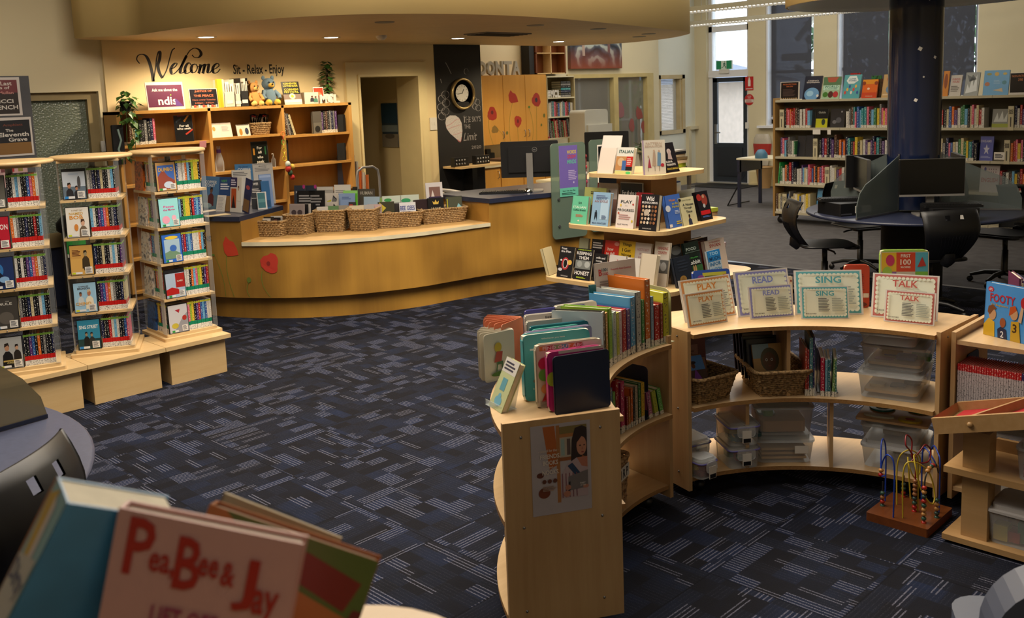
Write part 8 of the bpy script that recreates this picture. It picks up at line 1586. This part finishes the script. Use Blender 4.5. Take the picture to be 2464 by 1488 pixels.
# left unit: low basket and outer basket
b_=basket('rush_basket',ring(.99,103,ZL),math.radians(13+4),.26,.23,.19,'tall open-weave rush basket with a label lettered PURP',.93,5,WICKL,openweave=True)
MB().box(-.06,.10,-.125,-.123,.11,.165).build('label',WPAP,b_); art([('t','P U R P',.5,.5,.8,.7,'#1c1a20')],.16,.055).build('label_lettering',INKM,b_,loc=(.02,-.125,.11)); MB().box(-.1,.1,-.09,.09,.01,.15).build('wrapped_contents',plain('crinkled_plastic','#8a7a6c',.3,var=.4,scale=30),b_); MB().tube([(-.1,-.05,.15),(-.09,0,.26),(-.02,.03,.24),(.06,0,.2)],.01,6).build('dark_strap',BLACKM,b_)
b_=basket('woven_basket',ring(1.09,136,ZL),math.radians(136+90),.22,.20,.16,'brown woven basket on the outer low shelf of the left unit',.78,10)
for k,c in enumerate(('#c4beb4','#b8b4a8','#5a7a34','#a02c30','#26303c')):o=sbook(ring(1.11,133.5+1.3*k,ZL+.02),math.radians(136+78),.022,.16,.24,None,'book standing in the outer basket, %s from the left'%ordn(k),'books in the outer basket',SOLID,-.12,ccl=c)
# poster on the end panel
ta=math.radians(150); nrm=Vector((-math.sin(ta),math.cos(ta),0)); P0=Vector(ring(1.0,150,0))+nrm*.0095
def onp(px,py):d=RGT*((px-PCX)/FPX)-UPV*((py-PCY)/FPX)+FWD; return CPOS+d*((P0-CPOS).dot(nrm)/d.dot(nrm))
a,b,c=onp(1283,1245),onp(1424,1214),onp(1276,1031); w,h=Vector((b.x-a.x,b.y-a.y)).length,c.z-(a.z+b.z)/2+.01
o=thing('poster','colour poster of a woman with a tablet lettered FRIENDS BOOKS and NOOKS','poster',((a.x+b.x)/2+nrm.x*.001,(a.y+b.y)/2+nrm.y*.001,min(a.z,b.z)),math.atan2(b.y-a.y,b.x-a.x))
MB().box(-w/2,w/2,-.0006,0,0,h).build('sheet',plain('poster_paper','#a8a0a4',.6),o)
art([('r',.06,.12,.94,.98,'#8a4420'),('r',.06,.70,.35,.98,'#b8a48a'),('p',[(.2,.98),(.4,.98),(.45,.55),(.3,.5)],'#a85a24'),('r',.45,.84,.94,.88,'#a8703c'),('r',.42,.12,.48,.98,'#a06a3a'),('r',.48,.62,.94,.84,'#a89c8a'),('r',.5,.64,.56,.82,'#8aa09a'),('r',.6,.64,.66,.82,'#5a4a44'),('r',.48,.88,.94,.96,'#7a6a3a'),('r',.45,.58,.94,.62,'#8a5228'),('e',.14,.45,.06,.03,'#5a2c1c'),('e',.2,.25,.1,.06,'#6a3018'),
      ('p',[(.66,.55),(.68,.8),(.74,.93),(.86,.95),(.94,.92),(.94,.58),(.86,.62),(.8,.55)],'#2a1c1a'),('p',[(.48,.16),(.5,.42),(.6,.54),(.76,.60),(.94,.56),(.94,.16)],'#a89498'),('p',[(.76,.60),(.94,.60),(.94,.48),(.84,.5)],'#a86a54'),('e',.845,.725,.085,.105,'#b07a60'),('p',[(.76,.76),(.80,.88),(.94,.9),(.94,.82),(.86,.84)],'#2a1c1a'),('e',.82,.73,.018,.006,'#2a1816'),('e',.89,.73,.016,.006,'#2a1816'),('p',[(.855,.72),(.87,.685),(.845,.685)],'#9a6450'),('e',.86,.655,.024,.008,'#8a3a3a'),
      ('p',[(.60,.52),(.68,.55),(.82,.42),(.78,.36)],'#243a58')]+[('r',.5+.06*i,.17,.515+.06*i,.44,'#7a4a54')for i in range(5)]+[('p',[(.60,.24),(.61,.40),(.94,.45),(.94,.26)],'#6a6464'),('p',[(.60,.24),(.61,.34),(.64,.345),(.635,.245)],'#14141a'),('e',.60,.28,.05,.03,'#a8705a'),('e',.58,.21,.06,.035,'#a8705a'),('e',.90,.27,.05,.02,'#a8705a'),('t','PART',.85,.31,.09,.02,'#c8c0b8'),('t','OF THE',.85,.285,.09,.015,'#c8c0b8'),('t','- council for the -',.28,.72,.34,.03,'#c8b8a8'),('t','FRIENDS.',.31,.655,.34,.05,'#d0c4b8'),('t','BOOKS',.31,.585,.25,.05,'#d0c4b8'),('t','- and -',.31,.535,.13,.02,'#c8b8a8'),('t','NOOKS.',.31,.48,.28,.05,'#d0c4b8'),('e',.2,.38,.035,.024,'#5a3020'),('e',.29,.38,.035,.024,'#5a3020'),('e',.38,.38,.035,.024,'#5a3020'),('l',.17,.27,.42,.33,4,'#a08474')],w,h,.00035).build('print',INKM,o)
# right unit
sp((2366,804),(2466,829),690,ZA,'sky blue picture book lettered FOOTY with three cartoon players','#3f84c4',[('e',.13,.88,.07,.05,'#a8203c'),('t','AFL',.13,.88,.09,.05,'#d0c8c8'),('t','FOOTY',.42,.73,.6,.16,'#a82030'),('t','for Beginners',.36,.60,.4,.05,'#a8903c'),('p',[(0,0),(0,.2),(.12,.34),(.26,.28),(.28,0)],'#c09a28'),('e',.2,.42,.09,.11,'#b08864'),('p',[(.08,.45),(.1,.56),(.2,.6),(.3,.54),(.22,.5),(.14,.4)],'#6a3c20'),('p',[(.36,0),(.34,.16),(.42,.22),(.55,.18),(.58,0)],'#1c2440'),('e',.46,.3,.07,.09,'#8a4a2c'),('t','2',.46,.08,.08,.12,'#c8c8cc'),('p',[(.66,0),(.66,.36),(.84,.38),(.9,0)],'#b08c24'),('t','3',.75,.24,.1,.16,'#3a2414'),('e',.72,.5,.09,.11,'#b08864'),('p',[(.6,.45),(.62,.62),(.74,.66),(.78,.58),(.68,.5)],'#a8481c'),('p',[(.82,.38),(.9,.36),(.94,.66),(.88,.66)],'#b49678'),('e',.93,.74,.07,.1,'#a01c24')],.04,.03)
for k,(px,c,h)in enumerate(((2450,'#5a2444',.24),(2457,'#c8b890',.22),(2461,'#3a4a7a',.23),(2466,'#8a5a3a',.22))):p=at(px,800+k,z=ZA); o=sbook((4.2,p.y-.02,ZA),math.radians(-60),.016,.18,h,None,'book behind the footy book at the photo edge, %s from the left'%ordn(k),'books behind the footy book',SPINE,ccl=c)
RDR=objcol('reader_spine',.35,[(0,.86,hx('#b8aeb0'),True)]); a0=1.402
for k in range(34):
    c='#a81c20' if k<26 else '#1c1c54'
    sbook((3.99,a0-k*.0094,ZM),-PI/2,.0088,.15,.205,None,'%s-topped white reader, %s from the left in the long row'%('red' if k<26 else 'navy',ordn(k)),'thin readers on the right unit',RDR,0,'thin_reader','book',c)
o=thing('bookend','dark bookend behind the first thin readers','bookend',(4.10,1.409,ZM),-PI/2); MB().rbox(-.0015,.0015,0,.14,0,.215,.02,axis='x').build('upright_plate',NAVY,o)
tub((4.17,1.18,ZL),-PI/2,.25,.3,.27,'pale clear tub behind the marble ramp on the right unit')
# ================================================================ BEAD MAZE
bm=thing('bead_maze','wire bead maze on a brown wooden base','toy',(3.775,1.505,0)); BB=wood('maze_base','#7a4420','#54290f','X',3,.3)
MB().rbox(-.13,.13,-.125,.125,0,.035,.006).build('base',BB,bm)
def wire(nm,pts,c,beads=()):
    P=[Vector(p)for p in pts]; Q=[]
    for i in range(len(P)-1):
        p0,p1,p2,p3=P[max(0,i-1)],P[i],P[i+1],P[min(len(P)-1,i+2)]
        for k in range(8):t_=k/8; Q.append(.5*((2*p1)+(p2-p0)*t_+(2*p0-5*p1+4*p2-p3)*t_**2+(3*p1-p0-3*p2+p3)*t_**3))
    Q.append(P[-1]); w=MB().tube(Q,.0032,7).build(nm,plain(nm+'_paint',c,.3),bm)
    cum=[0]
    for a,b in zip(Q,Q[1:]):cum.append(cum[-1]+(b-a).length)
    for(s,col,n)in beads:
        for k in range(n):
            d=s+k*.0185; i=max([j for j in range(len(cum)-1)if cum[j]<=d]or[0]); q=Q[i].lerp(Q[i+1],min(1,(d-cum[i])/max(1e-6,cum[i+1]-cum[i])))
            MB().ball((0,0,0),.0105,10,sz=.85).build('bead',[SOLID],w,loc=q,col=hx(col[k%len(col)]))
BC=['#a02418','#2a4a3c','#a8763c','#a8763c','#2a4a3c','#a02418','#2a3c38','#a8763c']
wire('blue_wire',[(-.11,.02,.035),(-.11,.02,.25),(-.10,.05,.29),(-.08,.08,.25),(-.085,.085,.19),(-.10,.06,.20)],'#1c3c9a',[(.37,['#a8763c','#8a1414'],2)])
wire('blue_arch',[(-.085,.085,.2),(-.05,.10,.31),(.0,.11,.31),(.02,.11,.24),(.02,.11,.035)],'#1c3c9a')
wire('yellow_wire',[(-.09,-.01,.035),(-.09,-.01,.24),(-.06,-.04,.27),(-.01,-.08,.22),(.0,-.10,.13),(-.03,-.1,.10),(-.06,-.07,.16),(-.07,-.05,.25),(-.04,-.03,.29),(.0,-.03,.25),(.01,-.03,.035)],'#b8a02c')
wire('yellow_back',[(.02,.06,.035),(.02,.06,.22),(.05,.03,.27),(.09,.0,.24),(.1,.0,.17),(.07,.01,.15),(.06,.03,.20),(.1,.05,.21),(.11,.04,.035)],'#b8a02c')
wire('red_wire',[(.0,-.02,.035),(.0,-.02,.24),(-.03,-.01,.30),(-.05,.0,.33),(-.02,.01,.36),(.01,0,.33),(-.01,-.01,.27),(.02,-.03,.24),(.06,-.05,.24),(.08,-.05,.28),(.05,-.04,.31),(.02,-.03,.29),(-.02,-.01,.25)],'#7a1418',[(.0,['#a01c18','#a01c18','#2a4a3c','#2a3c38','#8a5a34','#8a5a34','#8a5a34','#8a5a34'],8)])
wire('blue_right',[(.05,-.10,.035),(.05,-.10,.24),(.075,-.08,.28),(.11,-.05,.29),(.12,-.03,.24),(.10,-.05,.21),(.08,-.07,.23),(.11,-.02,.27),(.125,.0,.24),(.125,.0,.035)],'#1c3c9a')
wire('black_wire',[(-.08,-.09,.035),(-.08,-.09,.20),(-.05,-.09,.245),(.0,-.09,.25),(.04,-.09,.235),(.06,-.09,.20)],'#2a2a2a',[(.0,BC,9),(.22,BC[2:],6)])
wire('black_front',[(.0,-.11,.035),(.0,-.11,.12)],'#2a2a2a',[(0,['#2a4a3c','#2a3c38','#a8763c','#a8763c'],5)]); wire('black_right',[(.11,.07,.035),(.11,.07,.13)],'#2a2a2a',[(0,['#a01c18','#8a1418','#2a4a3c','#2a3c38'],4)]); wire('black_back',[(-.03,.1,.035),(-.03,.1,.14)],'#2a2a2a',[(0,['#2a4a3c','#a02418','#8a5a34'],4)])
# ================================================================ MARBLE RAMP BENCH
PN=wood('pine','#b89468','#9c7848','Y',2.6)
rp=thing('ramp_bench','low pine bench of two boards on square posts','bench',(3.655,1.33,0))
MB().box(0,.30,-1.1,0,.012,.034).build('bottom_board',PN,rp); MB().box(0,.30,-1.1,0,.285,.31).build('middle_board',PN,rp)
for y in(-.09,-.95):
    for z0,z1 in((.034,.285),(.31,.46 if y>-.5 else .70)):MB().box(.03,.105,y-.035-.03,y+.03,z0,z1).build('post',PN,rp)
MB().box(.22,.29,-.12,-.06,.034,.285).build('post',PN,rp); MB().box(.28,.30,-.9,-.1,.31,.36).build('back_rail',PN,rp)
A=at(2266,1124,z=.45); rt=thing('marble_ramp','tilted pine ramp tray with red felt panels resting on the bench posts','toy',(3.62,1.35,.456)); rt.rotation_euler=(math.radians(-9),0,0); rt.rotation_euler=(-.0,0,-PI/2); tl=1.0
rt.rotation_euler=Euler((0,-math.radians(16),-PI/2)); RED=plain('red_felt','#a0181c',.9,bump=.3,bscale=200)
MB().box(0,tl,.0,.26,0,.008).build('tray_base',PN,rt); MB().box(.02,tl,.012,.25,.008,.012).build('red_felt',RED,rt)
MB().box(0,tl,-.012,.004,-.012,.05).build('side_rail',PN,rt); MB().box(0,tl,.25,.262,-.0,.045).build('side_rail',PN,rt)
for k in range(3):MB().box(0,.30,0,.014,.012,.045).build('cross_rail',PN,rt,loc=(.14+.3*k,.0,0),rot=(0,0,math.radians(62)))
MB().add([(0,-.012,-.012),(0,-.012,.05),(.0,.262,.045),(0,.262,0)],[(0,1,2,3)]).build('end_stop',PN,rt)
for k in range(3):MB().ball((.14+.3*k,-.016,.018),.011,10,sy=.7).build('knob',PN,rt)
WL=plain('white_tub_lid','#b0acaa',.4)
t=tub((3.80,.98,.3105),-PI/2,.22,.24,.14,'white-lidded tub with a red toy on the middle bench board',lidcol=WL); filler(t,[(-.08,.06,-.1,.05,.01,.06,'#8a2430'),(-.02,.08,.0,.1,.01,.05,'#b8b4b0')])
t=tub((3.81,1.03,.0345),-PI/2,.32,.25,.15,'white-lidded tub of coloured blocks on the bottom bench board',lidcol=WL); filler(t,[(-.13,-.08,-.1,-.05,.01,.07,'#b8a83a'),(-.09,-.04,-.09,-.03,.01,.05,'#a02c34'),(-.05,.0,-.08,-.02,.01,.09,'#1c7a5a'),(.0,.07,-.1,-.04,.01,.08,'#a89a80'),(.08,.13,-.09,-.03,.01,.07,'#2a3a6a'),(-.1,.1,.0,.1,.01,.04,'#8a6a50')])
# grey upholstered seat, near right corner
st=thing('armchair','blurred grey-blue upholstered seat back in the bottom right corner','chair',(2.20,.44,0),math.radians(-60)); GU=plain('grey_vinyl','#4a5060',.5)
MB().rbox(-.24,.24,0,.12,.28,.72,.16,axis='y',seg=8,smooth=False).build('backrest',GU,st); MB().prism(rrect(-.24,.24,.1,.5,.08,5),.28,.42).build('seat',GU,st)
for x in(-.18,.18):
    for y in(.06,.42):MB().lathe([(.015,0),(.02,.29)],10,mat=Matrix.Translation((x,y,0))).build('leg',STEEL,st)
# ================================================================ NEAR BOOKS on a high display top by the camera
nd=thing('display_pedestal','tall birch display pedestal in the bottom left foreground','display stand',(.38,.60,0))
MB().prism([(x+(-.0),y)for x,y in rrect(-.34,.245,-.22,.285,.16,8)],1.216,1.24,side=1).build('top_board',[MAPLE,plain('pale_edge','#cdb083',.4)],nd); MB().box(-.26,.16,-.14,.2,0,1.216).build('cabinet',BIRCH,nd)
def near(tlp,trp,d,h,t,c,lb,sh,yaw=0,lean=.12,zb=1.2405,w=None,name='book',**k):
    r1,r2=RGT*((tlp[0]-PCX)/FPX)-UPV*((tlp[1]-PCY)/FPX)+FWD,RGT*((trp[0]-PCX)/FPX)-UPV*((trp[1]-PCY)/FPX)+FWD
    a,b=CPOS+r1*d,CPOS+r2*(d+k.pop('dd',0)); ax=(b-a); w=w or ax.length; roll=math.asin(-(b.z-a.z)/ax.length); rz=math.atan2(ax.y,ax.x)
    e=Euler((-lean,roll,rz)); top=(a+b)/2; loc=top-e.to_matrix()@Vector((0,0,h)); o=book(tuple(loc),rz,w,h,t,c,lb,sh,lean,name,**k); o.rotation_euler=e; return o
near((287,1222),(730,1310),.80,.205,.02,'#b88a84','near pink book lettered Pea Bee and Jay LIFT OFF',[('r',0,0,1,1,'#b88c86'),('e',.12,.42,.13,.12,'#a06a6c'),('e',.88,.25,.14,.12,'#a06a6c'),('r',0,0,1,.12,'#a88c80'),('t','P',.15,.86,.15,.24,'#9c1c12'),('t','ea,',.28,.80,.14,.1,'#9c1c12'),('t','B',.42,.83,.14,.22,'#9c1c12'),('t','ee',.53,.83,.11,.08,'#9c1c12'),('t','&',.64,.82,.08,.1,'#9c1c12'),('t','J',.74,.79,.12,.22,'#9c1c12'),('t','ay',.86,.71,.14,.16,'#9c1c12'),('t','LIFT OFF',.45,.60,.36,.08,'#8a2c50')],lean=.10)
near((505,1214),(912,1352),.93,.25,.028,'#8a4a24','near picture book with orange and green cover, page edges showing',[('r',0,0,1,1,'#9c5c2c'),('p',[(.1,1),(.5,.82),(1,.75),(1,1)],'#4a5a24'),('p',[(.55,.84),(.9,.78),(.95,.9),(.6,.95)],'#6a1c14'),('p',[(.86,0),(.8,.4),(.95,.8),(1,.8),(1,0)],'#5a1a18'),('r',.4,.3,.44,.6,'#a87434'),('r',.4,.56,.75,.6,'#a87434'),('e',.6,.3,.3,.2,'#a0642e')],lean=.30)
near((538,1186),(822,1296),1.00,.25,.004,'#a8987a','cream back cover behind the near orange picture book',None,lean=.18,pages=False,name='board')
r1=RGT*((168-PCX)/FPX)-UPV*((1212-PCY)/FPX)+FWD; tp_=CPOS+r1*.78; R3=Matrix.Rotation(-YAW,4,'Z')@Matrix.Rotation(.58,4,'Y')@Matrix.Rotation(.62,4,'Z')@Matrix.Rotation(-.12,4,'X'); hb=.25; bw=.10; bt_=.042
nb=thing('book','near thick blue picture book with pale lettered spine at the left edge','book',tuple(tp_-R3.to_3x3()@Vector((-bw/2,0,hb)))); nb.rotation_euler=R3.to_euler()
MB().box(-bw/2,bw/2,0,.0025,0,hb).box(-bw/2,bw/2,bt_-.0025,bt_,0,hb).box(-bw/2-.002,-bw/2,0,bt_,0,hb).build('cover',plain('near_blue','#3a7aa4',.35,var=.25,scale=9),nb); MB().box(-bw/2,bw/2-.004,.0025,bt_-.0025,.004,hb-.001).build('pages',PAPER,nb)
art([('r',0,.0,1,1,'#7aa4b0'),('r',0,0,.08,1,'#a05c34'),('p',[(.1,.95),(.5,1.0),(.55,.78),(.3,.66)],'#b8943a'),('p',[(.45,.98),(.62,.95),(.7,.7),(.5,.72)],'#c8bcbc'),('p',[(.05,.72),(.95,.78),(.95,.42),(.05,.38)],'#b0aca8'),('t','Dirty',.5,.66,.8,.12,'#34406a'),('t','New H',.5,.50,.85,.13,'#34406a'),('r',0,.0,1,.30,'#6a8a34'),('e',.4,.2,.3,.06,'#b8943a')],bt_,hb,.0004).build('spine_print',INK,nb,loc=(-bw/2-.0022,bt_/2,0),rot=-PI/2)
